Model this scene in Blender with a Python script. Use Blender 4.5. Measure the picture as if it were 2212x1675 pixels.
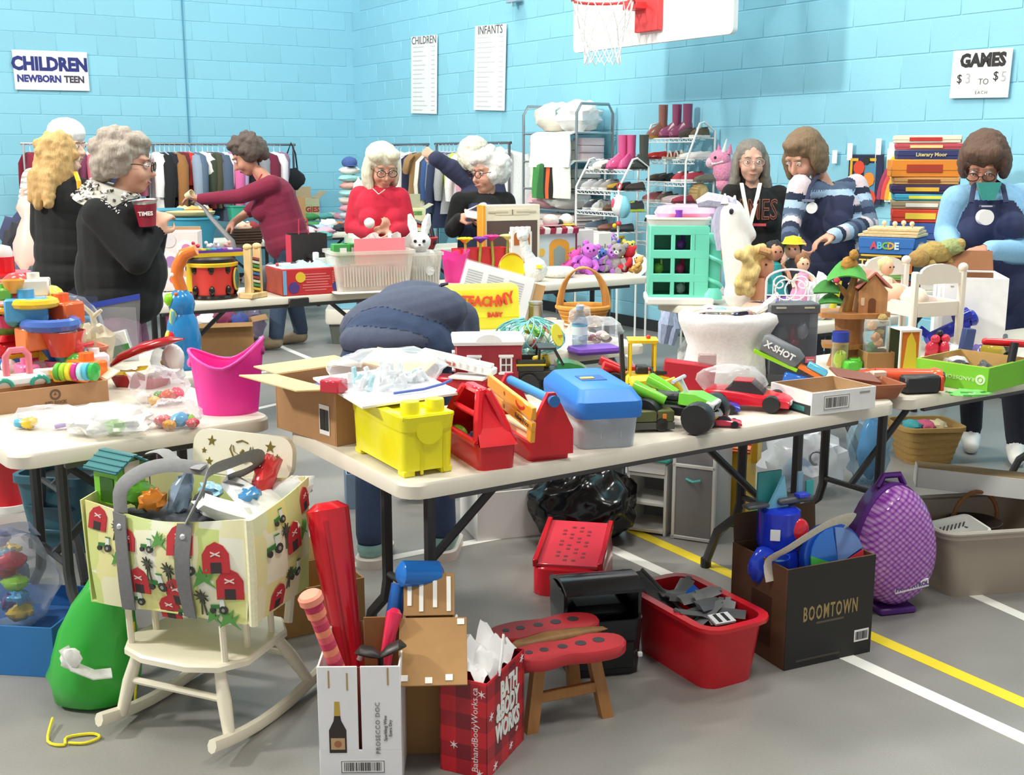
import bpy,bmesh,math,random
import numpy as np
from mathutils import Vector as V,Matrix as MX,Euler,noise
from math import pi,sin,cos,tan,atan,atan2,sqrt,radians as R
random.seed(7)
S=bpy.context.scene
COL=S.collection
for o in list(bpy.data.objects):bpy.data.objects.remove(o)
# ---------------------------------------------------------------- camera
F=2500.0;CAMH=1.53;PITCH=atan((837.5-335)/F)
cam=bpy.data.objects.new('camera',bpy.data.cameras.new('camera'));COL.objects.link(cam)
cam.location=(0,0,CAMH);cam.rotation_euler=(pi/2-PITCH,0,0)
cam.data.sensor_fit='HORIZONTAL';cam.data.sensor_width=36;cam.data.lens=36*F/2212
cam.data.clip_end=200
S.camera=cam
# ---------------------------------------------------------------- light
S.view_settings.view_transform='Standard';S.view_settings.look='None'
S.view_settings.exposure=0.0;S.view_settings.gamma=1;S.view_settings.use_curve_mapping=False
wd=bpy.data.worlds.new('world');S.world=wd;wd.use_nodes=True
wd.node_tree.nodes['Background'].inputs[0].default_value=(0.96,0.98,1.0,1)
wd.node_tree.nodes['Background'].inputs[1].default_value=0.6
def area_light(loc,sx,sy,power,rot=(0,0,0),color=(1,.975,.89)):
 l=bpy.data.lights.new('lamp_light','AREA');l.shape='RECTANGLE';l.size=sx;l.size_y=sy
 l.energy=power;l.color=color
 o=bpy.data.objects.new('lamp_light',l);COL.objects.link(o);o.location=loc;o.rotation_euler=rot
 return o
LAMPS=[(-3.0,4.0,6.3),(1.5,1.5,6.3),(3.5,4.5,6.3),(-1.0,7.5,6.3),(-5.0,8.5,6.3),(-1.5,11.5,6.3),(-2.5,0,6.3),(0.5,4.6,6.3)]
for p in LAMPS:area_light((p[0],p[1],p[2]-.08),1.5,.9,128,(0,0,R(33)))
area_light((-8.6,2.5,6.3),.7,.7,800,(MX.Rotation(atan2(10.4,-6.7)*0,4,'Z')@V((1.87+8.6,9.24-2.5,2.18-6.3)).to_track_quat('-Z','Y').to_matrix().to_4x4()).to_euler())
# ---------------------------------------------------------------- pixel helpers (read once to find where things stand)
cP,sP=cos(PITCH),sin(PITCH)
def ray(px,py):
 x=(px-1106)/F;y=-(py-837.5)/F
 return V((x,cP+y*sP,-sP+y*cP))
def G(px,py,z=0.0):
 r=ray(px,py);t=(z-CAMH)/r.z
 return V((r.x*t,r.y*t,z))
def D(px,py,Y):
 r=ray(px,py);t=Y/r.y
 return V((r.x*t,Y,CAMH+r.z*t))
def PR(p):
 d=p.y*cP-(p.z-CAMH)*sP
 return(1106+F*p.x/d,837.5-F*((p.z-CAMH)*cP+p.y*sP)/d)
def SC(p):return F/(p.y*cP-(p.z-CAMH)*sP)
def ZH(p,py):return D(PR(p)[0],py,p.y).z
U=V((.838,.546,0)).normalized();VV=V((-.546,.838,0)).normalized()
UA=atan2(U.y,U.x)
TZ=.74
# ---------------------------------------------------------------- materials
MC={}
def lin(h):
 h=h.lstrip('#');c=[int(h[i:i+2],16)/255 for i in(0,2,4)]
 return tuple((x/12.92 if x<=.04045 else((x+.055)/1.055)**2.4)for x in c)+(1,)
def newmat(name):
 m=bpy.data.materials.new(name);m.use_nodes=True
 return m,m.node_tree,m.node_tree.nodes['Principled BSDF']
def M(spec):
 """'rrggbb' or 'rrggbb:kind' -> cached procedural material"""
 if not isinstance(spec,str):return spec
 if spec in MC:return MC[spec]
 hx,_,kind=spec.partition(':')
 m,nt,b=newmat('mat_'+spec.replace(':','_'));c=lin(hx)
 N,L=nt.nodes,nt.links
 rough={'':.42,'c':.95,'g':.16,'m':.32,'w':.5,'k':.8,'p':.7,'f':.95,'s':.55,'t':.08,'v':.12,'h':.7,'b':.3}[kind]
 b.inputs['Roughness'].default_value=rough
 b.inputs['Base Color'].default_value=c
 tc=N.new('ShaderNodeTexCoord')
 nz=N.new('ShaderNodeTexNoise');L.new(tc.outputs['Object'],nz.inputs['Vector'])
 nz.inputs['Scale'].default_value={'c':90,'f':60,'w':8,'k':25,'h':20}.get(kind,12)
 nz.inputs['Detail'].default_value=3
 amt={'c':.16,'f':.3,'w':.35,'k':.1,'h':.35,'s':.1}.get(kind,.05)
 if kind in('w','h'):
  mp=N.new('ShaderNodeMapping');L.new(tc.outputs['Object'],mp.inputs['Vector']);L.new(mp.outputs[0],nz.inputs['Vector'])
  mp.inputs['Scale'].default_value=(6,1,1)if kind=='w' else(7,7,.7)
 mix=N.new('ShaderNodeMix');mix.data_type='RGBA'
 L.new(nz.outputs['Fac'],mix.inputs['Factor'])
 mix.inputs['A'].default_value=tuple(x*(1-amt)for x in c[:3])+(1,)
 mix.inputs['B'].default_value=tuple(min(1,x*(1+amt)+amt*.02)for x in c[:3])+(1,)
 L.new(mix.outputs['Result'],b.inputs['Base Color'])
 if kind in('c','f','h','k'):
  bp=N.new('ShaderNodeBump');bp.inputs['Strength'].default_value={'c':.25,'f':.8,'h':.6,'k':.1}[kind]
  bp.inputs['Distance'].default_value={'c':.002,'f':.01,'h':.008,'k':.001}[kind]
  L.new(nz.outputs['Fac'],bp.inputs['Height']);L.new(bp.outputs[0],b.inputs['Normal'])
 if kind in('c','f'):b.inputs['Sheen Weight'].default_value=.04
 if kind=='m':b.inputs['Metallic'].default_value=.85
 if kind=='s':b.inputs['Subsurface Weight'].default_value=.12;b.inputs['Subsurface Radius'].default_value=(.02,.008,.005);b.inputs['Subsurface Scale'].default_value=.5
 if kind in('t','v'):
  out=N['Material Output']
  tr=N.new('ShaderNodeBsdfTransparent');tr.inputs[0].default_value=tuple(.5+.5*x for x in c[:3])+(1,)
  ms=N.new('ShaderNodeMixShader');fr=N.new('ShaderNodeLayerWeight');fr.inputs['Blend'].default_value=.35
  mr=N.new('ShaderNodeMapRange');mr.inputs['To Min'].default_value=.1 if kind=='t' else .42;mr.inputs['To Max'].default_value=.6 if kind=='t' else .8
  L.new(fr.outputs['Facing'],mr.inputs['Value']);L.new(mr.outputs[0],ms.inputs['Fac'])
  L.new(tr.outputs[0],ms.inputs[1]);L.new(b.outputs[0],ms.inputs[2]);L.new(ms.outputs[0],out.inputs['Surface'])
 MC[spec]=m
 return m
def nma(name,fn,rough=.6):
 """custom procedural material: fn(nodes, links, bsdf, texcoord)"""
 if name in MC:return MC[name]
 m,nt,b=newmat(name);b.inputs['Roughness'].default_value=rough
 fn(nt.nodes,nt.links,b,nt.nodes.new('ShaderNodeTexCoord'));MC[name]=m
 return m
 # ---------------------------------------------------------------- mesh builder
def rz(a):return MX.Rotation(a,4,'Z')
def frame(p,d,up=V((0,0,1))):
 d=V(d).normalized()
 if abs(d.dot(up))>.98:up=V((0,1,0))
 x=up.cross(d).normalized();y=d.cross(x)
 return MX(((x.x,y.x,d.x,p[0]),(x.y,y.y,d.y,p[1]),(x.z,y.z,d.z,p[2]),(0,0,0,1)))
def rrect(w,d,r,n=4,z=0.,cx=0.,cy=0.):
 r=max(1e-4,min(r,w/2-1e-4,d/2-1e-4));P=[]
 for(sx,sy,a0)in((1,1,0),(-1,1,90),(-1,-1,180),(1,-1,270)):
  for k in range(n+1):
   a=R(a0+90*k/n)
   P.append(V((cx+sx*(w/2-r)+r*cos(a),cy+sy*(d/2-r)+r*sin(a),z)))
 return P
def circ(r,n=16,z=0.,ry=None,cx=0.,cy=0.):
 ry=r if ry is None else ry
 return[V((cx+r*cos(2*pi*k/n),cy+ry*sin(2*pi*k/n),z))for k in range(n)]
class MB:
 def __init__(s,mat='cccccc'):
  s.v=[];s.f=[];s.fm=[];s.mats=[];s.cur=0;s.M=None;s.mat(mat)
 def mat(s,spec):
  if spec not in s.mats:s.mats.append(spec)
  s.cur=s.mats.index(spec);return s
 def add(s,vs,fs):
  k=len(s.v)
  if s.M is not None:vs=[s.M@V(p)for p in vs]
  s.v+=[tuple(p)for p in vs];s.f+=[tuple(i+k for i in f)for f in fs];s.fm+=[s.cur]*len(fs)
  return s
 def box(s,c,d,rot=None,ch=None):
  """chamfered box: centre, full dims"""
  hx,hy,hz=d[0]/2,d[1]/2,d[2]/2
  if ch is None:ch=min(.004,hx*.3,hy*.3,hz*.3)
  ch=min(ch,hx*.9,hy*.9,hz*.9)
  vs=[];ix={}
  for sx in(-1,1):
   for sy in(-1,1):
    for sz in(-1,1):
     for a in range(3):
      e=[hx-ch,hy-ch,hz-ch];e[a]+=ch
      ix[(sx,sy,sz,a)]=len(vs);vs.append(V((sx*e[0],sy*e[1],sz*e[2])))
  fs=[]
  for a in range(3):
   b,g=(a+1)%3,(a+2)%3
   for sg in(-1,1):
    q=[]
    for(p,r_)in((-1,-1),(1,-1),(1,1),(-1,1)):
     t=[0,0,0];t[a]=sg;t[b]=p;t[g]=r_;q.append(ix[tuple(t)+(a,)])
    fs.append(q if sg>0 else q[::-1])
   for p in(-1,1):
    for r_ in(-1,1):
     t0=[0,0,0];t0[b]=p;t0[g]=r_;t1=t0[:];t0[a]=-1;t1[a]=1
     q=[ix[tuple(t0)+(b,)],ix[tuple(t1)+(b,)],ix[tuple(t1)+(g,)],ix[tuple(t0)+(g,)]]
     fs.append(q[::-1]if p*r_>0 else q)
  for sx in(-1,1):
   for sy in(-1,1):
    for sz in(-1,1):
     q=[ix[(sx,sy,sz,a)]for a in range(3)]
     fs.append(q if sx*sy*sz>0 else q[::-1])
  T=MX.Translation(V(c))
  if rot is not None:T=T@(rz(rot)if isinstance(rot,(int,float))else(Euler(rot).to_matrix().to_4x4()if isinstance(rot,tuple)else rot))
  return s.add([T@p for p in vs],fs)
 def loft(s,rings,cap=(True,True),closed=True,loop=False):
  n=len(rings[0]);vs=[p for r_ in rings for p in r_];fs=[]
  m=len(rings)
  for i in range(m if loop else m-1):
   a,b=i*n,((i+1)%m)*n
   for k in range(n if closed else n-1):
    k2=(k+1)%n
    fs.append((a+k,a+k2,b+k2,b+k))
  if not loop:
   if cap[0]:fs.append(tuple(range(n-1,-1,-1)))
   if cap[1]:fs.append(tuple((m-1)*n+k for k in range(n)))
  return s.add(vs,fs)
 def cyl(s,p0,p1,r0,r1=None,n=12,cap=(True,True)):
  p0,p1=V(p0),V(p1);r1=r0 if r1 is None else r1
  T=frame((0,0,0),p1-p0)
  return s.loft([[p0+T@q for q in circ(r0,n)],[p1+T@q for q in circ(r1,n)]],cap)
 def tube(s,pts,r,n=8,loop=False,flat=None):
  pts=[V(p)for p in pts];m=len(pts);rs=r if isinstance(r,(list,tuple))else[r]*m
  rings=[];X=None
  for i,p in enumerate(pts):
   a=pts[(i-1)%m]if(i>0 or loop)else p;b=pts[(i+1)%m]if(i<m-1 or loop)else p
   d=(b-a)
   if d.length<1e-9:d=V((0,0,1))
   d.normalize()
   if X is None:
    up=V((0,0,1))if abs(d.z)<.9 else V((0,1,0));X=up.cross(d).normalized()
   else:
    X=(X-d*X.dot(d))
    X=X.normalized()if X.length>1e-6 else V((1,0,0))
   Y=d.cross(X)
   fx,fy=flat if flat else(1,1)
   rings.append([p+X*(rs[i]*fx*cos(2*pi*k/n))+Y*(rs[i]*fy*sin(2*pi*k/n))for k in range(n)])
  return s.loft(rings,loop=loop)
 def lathe(s,prof,c=(0,0,0),n=20,T=None,sx=1.,sy=1.,cap=(True,True)):
  T=MX.Translation(V(c))@(T if T is not None else MX.Identity(4))
  return s.loft([[T@V((r_*cos(2*pi*k/n)*sx,r_*sin(2*pi*k/n)*sy,z))for k in range(n)]for(r_,z)in prof],cap)
 def sph(s,c,r,n=10,T=None):
  rr=(r,r,r)if isinstance(r,(int,float))else r
  Q=MX.Translation(V(c))@((T if T is not None else MX.Identity(4)))
  k=max(4,n//2+1);rings=[]
  for i in range(1,k):
   a=-pi/2+pi*i/k
   rings.append([Q@V((rr[0]*cos(a)*cos(2*pi*j/n),rr[1]*cos(a)*sin(2*pi*j/n),rr[2]*sin(a)))for j in range(n)])
  vs=[p for q in rings for p in q];b=len(vs);vs+=[Q@V((0,0,-rr[2])),Q@V((0,0,rr[2]))];fs=[]
  for i in range(len(rings)-1):
   for j in range(n):fs.append((i*n+j,i*n+(j+1)%n,(i+1)*n+(j+1)%n,(i+1)*n+j))
  for j in range(n):
   fs.append((b,(j+1)%n,j));fs.append((b+1,(len(rings)-1)*n+j,(len(rings)-1)*n+(j+1)%n))
  return s.add(vs,fs)
 def prism(s,poly,z0,z1,T=None):
  """2-D outline extruded from z0 to z1 (local z), then T"""
  T=T if T is not None else MX.Identity(4)
  return s.loft([[T@V((x,y,z0))for x,y in poly],[T@V((x,y,z1))for x,y in poly]])
 def wallp(s,poly,y0,y1,c=(0,0,0),rot=0.):
  """outline in the x-z plane, extruded along y (front at y0)"""
  T=MX.Translation(V(c))@rz(rot)@MX.Rotation(pi/2,4,'X')
  return s.prism(poly,-y1,-y0,T)
 def tub(s,w0,d0,w1,d1,h,r=.03,t=.004,lip=0.,liph=.0,z=0.,n=4,c=(0,0),floor=True):
  """open container, bottom w0*d0 to top w1*d1"""
  R_=[]
  cx,cy=c
  R_.append(rrect(w0,d0,r,n,z,cx,cy));R_.append(rrect(w1,d1,r,n,z+h-liph,cx,cy))
  if lip:R_+=[rrect(w1+2*lip,d1+2*lip,r+lip,n,z+h-liph,cx,cy),rrect(w1+2*lip,d1+2*lip,r+lip,n,z+h,cx,cy)]
  else:R_+=[rrect(w1,d1,r,n,z+h,cx,cy)]
  R_.append(rrect(w1-2*t,d1-2*t,r,n,z+h,cx,cy));R_.append(rrect(w0-2*t,d0-2*t,r,n,z+t,cx,cy))
  return s.loft(R_,(True,True))
 def grid(s,fn,nu,nv,thick=0.,closeu=False):
  """surface fn(u,v)->point with u,v in 0..1; with thickness a closed sheet"""
  P=[[V(fn(i/(nu if closeu else nu-1),j/(nv-1)))for i in range(nu)]for j in range(nv)]
  k=nu if closeu else nu-1
  fs=[(j*nu+i,j*nu+(i+1)%nu,(j+1)*nu+(i+1)%nu,(j+1)*nu+i)for j in range(nv-1)for i in range(k)]
  vs=[p for r_ in P for p in r_]
  if thick:
   nr=[V((0,0,0))for _ in vs]
   for f in fs:
    q=(vs[f[2]]-vs[f[0]]).cross(vs[f[3]]-vs[f[1]])
    for i in f:nr[i]+=q
   m=len(vs);vs=vs+[p-(q.normalized()if q.length>0 else V((0,0,1)))*thick for p,q in zip(vs,nr)]
   g=[tuple(i+m for i in f[::-1])for f in fs]
   bd=[]
   for i in range(k):
    a,b=i,(i+1)%nu;bd.append((b,a,a+m,b+m));a,b=(nv-1)*nu+i,(nv-1)*nu+(i+1)%nu;bd.append((a,b,b+m,a+m))
   if not closeu:
    for j in range(nv-1):
     a,b=j*nu,(j+1)*nu;bd.append((a,b,b+m,a+m));a,b=j*nu+nu-1,(j+1)*nu+nu-1;bd.append((b,a,a+m,b+m))
   fs=fs+g+bd
  return s.add(vs,fs)
 def lump(s,c,r,amp=.12,fq=3.,seed=0,n=18,flat=None,T=None):
  """ellipsoid with noisy surface; flat: z below which it is cut flat"""
  k0=len(s.v);tM=s.M;s.M=None
  s.sph((0,0,0),1.,n)
  rr=(r,r,r)if isinstance(r,(int,float))else r
  off=V((seed*7.3,seed*3.1,seed*1.7))
  for i in range(k0,len(s.v)):
   p=V(s.v[i]);d=1+amp*2*noise.noise(p*fq+off)+amp*noise.noise(p*fq*2.3+off)
   q=V((p.x*rr[0]*d,p.y*rr[1]*d,p.z*rr[2]*d))
   if T is not None:q=T@q
   q+=V(c)
   if flat is not None and q.z<flat:q.z=flat
   s.v[i]=tuple(tM@q if tM is not None else q)
  s.M=tM
  return s
 def mesh(s,name,angle=38):
  me=bpy.data.meshes.new(name);me.from_pydata(s.v,[],s.f)
  for sp in s.mats:me.materials.append(M(sp))
  me.polygons.foreach_set('material_index',s.fm)
  me.polygons.foreach_set('use_smooth',[True]*len(s.f))
  me.update()
  if angle:me.set_sharp_from_angle(angle=R(angle))
  return me
  # ---------------------------------------------------------------- objects
def link(o,parent=None):
 COL.objects.link(o)
 if parent is not None:o.parent=parent
 return o
def tag(o,label,cat,group=None,kind=None):
 if label:o['label']=label
 if cat:o['category']=cat
 if group:o['group']=group
 if kind:o['kind']=kind
 return o
def tg(name,label,cat,loc=(0,0,0),rot=0.,group=None):
 o=bpy.data.objects.new(name,None);o.empty_display_size=.05
 o.location=loc;o.rotation_euler=rot if isinstance(rot,tuple)else(0,0,rot)
 return tag(link(o),label,cat,group)
def pa(parent,name,mb,label=None,loc=None,rot=None,kind=None,angle=38):
 me=mb.mesh(name,angle)if isinstance(mb,MB)else mb
 o=bpy.data.objects.new(name,me)
 if loc is not None:o.location=loc
 if rot is not None:o.rotation_euler=rot if isinstance(rot,tuple)else(0,0,rot)
 if label:o['label']=label
 if kind:o['kind']=kind
 return link(o,parent)
def so(name,label,cat,mb,loc=(0,0,0),rot=0.,group=None,kind=None,angle=38):
 me=mb.mesh(name,angle)if isinstance(mb,MB)else mb
 o=bpy.data.objects.new(name,me);o.location=loc
 o.rotation_euler=rot if isinstance(rot,tuple)else(0,0,rot)
 return tag(link(o),label,cat,group,kind)
def stc(name,mb,parent=None,loc=(0,0,0),rot=0.):
 o=bpy.data.objects.new(name,mb.mesh(name));o.location=loc;o.rotation_euler=(0,0,rot)
 o['kind']='structure'
 return link(o,parent)
def copytree(o,loc=None,rot=None,label=None,scale=None,parent=None,group=None):
 c=o.copy();COL.objects.link(c)
 if parent is not None:c.parent=parent
 if loc is not None:c.location=loc
 if rot is not None:c.rotation_euler=rot if isinstance(rot,tuple)else(0,0,rot)
 if scale is not None:c.scale=(scale,)*3 if isinstance(scale,(int,float))else scale
 if label:c['label']=label
 if group:c['group']=group
 for ch in list(o.children):copytree(ch,parent=c)
 return c
FRONT=(pi/2,0,0);LEFT=(pi/2,0,-pi/2);RIGHT=(pi/2,0,pi/2);TOP=(0,0,0)
def text(parent,body,size,mat,loc,rot=FRONT,name='lettering',sx=1.,ext=.0006,align='CENTER',shear=0.,bold=0.,spacing=1.,line=1.):
 cu=bpy.data.curves.new(name,'FONT');cu.body=body;cu.size=size;cu.align_x=align;cu.align_y='CENTER'
 cu.extrude=ext;cu.shear=shear;cu.offset=bold;cu.resolution_u=2;cu.space_character=spacing;cu.space_line=line
 t=bpy.data.objects.new('tmp',cu);COL.objects.link(t)
 dg=bpy.context.evaluated_depsgraph_get();me=bpy.data.meshes.new_from_object(t.evaluated_get(dg))
 bpy.data.objects.remove(t);bpy.data.curves.remove(cu)
 me.name=name;me.materials.clear();me.materials.append(M(mat))
 o=pa(parent,name,me,loc=loc,rot=rot);o.scale=(sx,1,1)
 return o
def fit(pc,pl,pr,z=TZ,top=None):
 """box on plane z from three bottom-corner pixels (near, left, right): centre, yaw, width, depth, height"""
 C,A,B=G(*pc,z),G(*pl,z),G(*pr,z)
 b=B-C;a=A-C;yaw=atan2(b.y,b.x);w=b.length
 n=V((-sin(yaw),cos(yaw),0));d=abs(a.dot(n))
 h=ZH(C,top)-z if top else .1
 return C+b/2+n*d/2,yaw,w,d,h
def sm(P,k=4):
 P=[V(p)for p in P];Q=[]
 for i in range(len(P)-1):
  a,b,c,d=P[max(0,i-1)],P[i],P[i+1],P[min(len(P)-1,i+2)]
  for j in range(k):t=j/k;Q.append(.5*((2*b)+(c-a)*t+(2*a-5*b+4*c-d)*t*t+(3*b-a-3*c+d)*t**3))
 return Q+[P[-1]]
def star(r,k=5,q=.4,a0=pi/2):return[((r if i%2==0 else r*q)*cos(a0+pi*i/k),(r if i%2==0 else r*q)*sin(a0+pi*i/k))for i in range(2*k)]
def remesh(mb,name,voxel,smooth=6,fac=.5,mats=None):
 o=bpy.data.objects.new('tmp',mb.mesh('tmp',0));COL.objects.link(o)
 r_=o.modifiers.new('r','REMESH');r_.mode='VOXEL';r_.voxel_size=voxel
 if smooth:s_=o.modifiers.new('s','SMOOTH');s_.iterations=smooth;s_.factor=fac
 dg=bpy.context.evaluated_depsgraph_get();me=bpy.data.meshes.new_from_object(o.evaluated_get(dg))
 old=o.data;bpy.data.objects.remove(o);bpy.data.meshes.remove(old)
 me.name=name;me.materials.clear()
 for sp in(mats or mb.mats[:1]):me.materials.append(M(sp))
 me.polygons.foreach_set('use_smooth',[True]*len(me.polygons))
 me.polygons.foreach_set('material_index',[0]*len(me.polygons));me.update()
 return me
 # ================================================================ the room
C0=V((-2.01,15.2,0))
RA=UA-pi/2
def onwall(px,py,side,off=0.):
 """pixel -> point on a wall plane (off metres in front of it)"""
 n=VV if side=='L' else U
 r=ray(px,py);t=((C0-n*off-V((0,0,CAMH))).dot(n))/r.dot(n)
 return V((r.x*t,r.y*t,CAMH+r.z*t))
def fl_fn(N,L,b,tc):
 n1=N.new('ShaderNodeTexNoise');n1.inputs['Scale'].default_value=1.3;n1.inputs['Detail'].default_value=6;L.new(tc.outputs['Object'],n1.inputs['Vector'])
 n2=N.new('ShaderNodeTexNoise');n2.inputs['Scale'].default_value=160;L.new(tc.outputs['Object'],n2.inputs['Vector'])
 ad=N.new('ShaderNodeMath');ad.operation='MULTIPLY_ADD';L.new(n2.outputs['Fac'],ad.inputs[0]);ad.inputs[1].default_value=.35;L.new(n1.outputs['Fac'],ad.inputs[2])
 cr=N.new('ShaderNodeValToRGB');L.new(ad.outputs[0],cr.inputs[0])
 cr.color_ramp.elements[0].position=.35;cr.color_ramp.elements[0].color=lin('787672');cr.color_ramp.elements[1].position=.95;cr.color_ramp.elements[1].color=lin('969390')
 L.new(cr.outputs[0],b.inputs['Base Color']);b.inputs['Roughness'].default_value=.38
 mr=N.new('ShaderNodeMapRange');L.new(n1.outputs['Fac'],mr.inputs['Value']);mr.inputs['To Min'].default_value=.28;mr.inputs['To Max'].default_value=.5;L.new(mr.outputs[0],b.inputs['Roughness'])
nma('floor_rubber',fl_fn)
def wl_fn(N,L,b,tc):
 oi=N.new('ShaderNodeObjectInfo');hs=N.new('ShaderNodeHueSaturation')
 n2=N.new('ShaderNodeTexNoise');n2.inputs['Scale'].default_value=40;n2.inputs['Detail'].default_value=4;L.new(tc.outputs['Object'],n2.inputs['Vector'])
 hs.inputs['Color'].default_value=lin('92cfe4')
 mr=N.new('ShaderNodeMapRange');L.new(oi.outputs['Random'],mr.inputs['Value']);mr.inputs['To Min'].default_value=.95;mr.inputs['To Max'].default_value=1.04;L.new(mr.outputs[0],hs.inputs['Value'])
 L.new(hs.outputs[0],b.inputs['Base Color'])
 bp=N.new('ShaderNodeBump');bp.inputs['Strength'].default_value=.3;bp.inputs['Distance'].default_value=.004;L.new(n2.outputs['Fac'],bp.inputs['Height']);L.new(bp.outputs[0],b.inputs['Normal'])
nma('wall_paint',wl_fn,.55)
MC['wallpaint']=MC['wall_paint'];MC['floorrub']=MC['floor_rubber']
fl=stc('floor',MB('floorrub').box((0,6,-.05),(40,44,.1),UA))
def court_line(p,q,col,wid=.05,ext=(0,0)):
 a,b=G(*p),G(*q);d=(b-a).normalized();a=a-d*ext[0];b=b+d*ext[1]
 c=(a+b)/2
 pa(fl,'court_line',MB(col).box((c.x,c.y,.0008),((b-a).length,wid,.0016),atan2(d.y,d.x),ch=.0003))
court_line((1330,1190),(2212,1597),'f2f0ea',.055,(1.2,1))
court_line((1365,1147),(2212,1520),'f2d832',.055,(.3,1))
court_line((2113,1290),(2212,1334),'f2f0ea',.05,(.6,.6))
court_line((755,1223),(985,1179),'f2f0ea',.05,(.4,.35))
court_line((548,885),(602,873),'f2f0ea',.05,(.6,.5))
court_line((575,736),(712,793),'f2f0ea',.05,(.4,.1))
court_line((572,804),(722,786),'e8e6e0',.04,(.6,.2))
# walls: a painted slab that carries the blocks
BL,BH=.436,.2185
bm_=MB('wallpaint').box((0,0,0),(BL-.008,.03,BH-.008),ch=.003).mesh('block')
def blockwall(name,loc,rot,t0,t1,zmax,sgn):
 w=stc(name,MB('wallpaint').box(((t0+t1)/2,.075,3.3),(abs(t1-t0),.15,6.6)),None,loc,rot)
 c,s_=cos(rot),sin(rot);seen=[];rest=[]
 for j in range(int(6.5/BH)):
  k=0
  x=min(t0,t1)+(BL/2 if j%2 else 0)
  while x<max(t0,t1)-BL/2:
   p=V((x+BL/2,.011,(j+.5)*BH));wp=V((loc[0]+p.x*c,loc[1]+p.x*s_,p.z));px=PR(wp)if wp.y>1 else(9e9,0)
   (seen if(-70<px[0]<2290 and-60<px[1]<730 and len(seen)<300)else rest).append(p);x+=BL
 for p in seen:pa(w,'block',bm_,loc=p)
 mb=MB('wallpaint')
 for p in rest:mb.box(p,(BL-.008,.03,BH-.008),ch=.003)
 pa(w,'block_courses',mb,kind='stuff');return w
wl=blockwall('wall_left',C0,UA,-11,.05,3.5,-1)
wr=blockwall('wall_right',C0,RA,0,12.5,3.5,1)
stc('baseboard_left',MB('2c2e30').box((-5.5,-.026,.05),(11,.012,.1)),None,C0,UA)
stc('baseboard_right',MB('2c2e30').box((6.2,-.026,.05),(12.4,.012,.1)),None,C0,RA)
stc('trim_1',MB('4e93b4').box((-2.17,-.021,2.6),(.012,.008,5.2)),None,C0,UA)
stc('ceiling',MB('d8d8d4').box((0,6,6.65),(30,30,.1),UA))
for p in LAMPS:
 t=tg('ceiling_light','long white ceiling light fixture hung high above the tables','ceiling light',(p[0],p[1],6.6),R(33),'ceiling lights')
 pa(t,'housing',MB('d0d0d0').tub(1.3,.7,1.7,1.1,.22,.03,.01,z=-.28))
 pa(t,'hanger',MB('999999:m').cyl((-.6,0,-.02),(-.6,0,0),.01).cyl((-.6,0,-.28),(-.6,0,-.05),.008).cyl((.6,0,-.28),(.6,0,0),.008))
 # signs on the walls: flat printed boards
def board(name,label,cat,side,q,group=None,col='f4f3f1'):
 P=[onwall(x,y,side,.028)for x,y in q];c=sum(P,V())/4
 w=((P[1]-P[0]).length+(P[2]-P[3]).length)/2;h=((P[0]-P[3]).length+(P[1]-P[2]).length)/2
 d=P[1]-P[0];ang=UA if side=='L' else RA
 tilt=atan2(d.z,sqrt(d.x**2+d.y**2))
 t=tg(name,label,cat,c,0,group);t.rotation_euler=(MX.Rotation(ang,4,'Z')@MX.Rotation(-tilt,4,'Y')).to_euler()
 pa(t,'sheet',MB(col+':p').box((0,0,0),(w,.006,h)))
 return t,w,h
t,w,h=board('wall_sign','white wall sign reading children newborn teen in blue letters','sign','L',[(25,107),(189,113),(192,197),(33,193)])
text(t,'CHILDREN',h*.46,'2a2f7a',(-.01,-.0045,h*.15),sx=.86,bold=.01,ext=.001)
text(t,'NEWBORN',h*.24,'3a3a86',(-w*.17,-.0045,-h*.22),sx=.9,bold=.005,ext=.001)
text(t,'TEEN',h*.24,'4a3a52',(w*.3,-.0045,-h*.22),sx=.9,bold=.004,ext=.001)
t,w,h=board('wall_sign','white wall sign reading games with prices in black letters','sign','R',[(2063,110),(2191,103),(2175,211),(2049,212)])
text(t,'GAMES',h*.37,'2a2626',(.01,-.0045,h*.27),sx=.95,bold=.006,ext=.001)
text(t,'$',h*.26,'2a2626',(-w*.35,-.0045,-h*.1),ext=.001);text(t,'3',h*.3,'b4b4b4',(-w*.2,-.0045,-h*.1),ext=.001)
text(t,'TO',h*.18,'6a6a6a',(.03,-.0045,-h*.17),ext=.001);text(t,'$',h*.26,'2a2626',(w*.27,-.0045,-h*.06),ext=.001)
text(t,'5',h*.3,'b4b4b4',(w*.4,-.0045,-h*.08),ext=.001);text(t,'EACH',h*.1,'8a8482',(.02,-.0045,-h*.39),spacing=1.3,ext=.001)
for q,lab,ttl in(([(886,80),(942,75),(946,244),(891,247)],'tall white price list poster hung beside the wall corner','CHILDREN'),([(1024,57),(1092,51),(1092,237),(1026,240)],'tall white price list poster reading infants at its top','INFANTS')):
 t,w,h=board('price_poster',lab,'poster','R',q)
 text(t,ttl,w*.2,'55504e',(0,-.0045,h*.44),ext=.001)
 mb=MB('d4d2d4');n=15
 for k in range(n):
  z=h*.36-k*h*.058;wl_=random.uniform(.35,.6)*w
  mb.box((-w*.42+wl_/2,-.004,z),(wl_,.001,h*.014));mb.box((w*.36,-.004,z),(w*.14,.001,h*.014))
 pa(t,'printed_line',mb)
p=onwall(1112,2,'R',.06)
so('wall_bracket','small grey bracket fixed high on the blue wall','bracket',MB('9fb4c4').box((0,.02,.06),(.12,.09,.14)).box((0,-.02,.0),(.2,.05,.03)).cyl((0,-.03,-.05),(0,-.03,.1),.012),p,RA)
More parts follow.
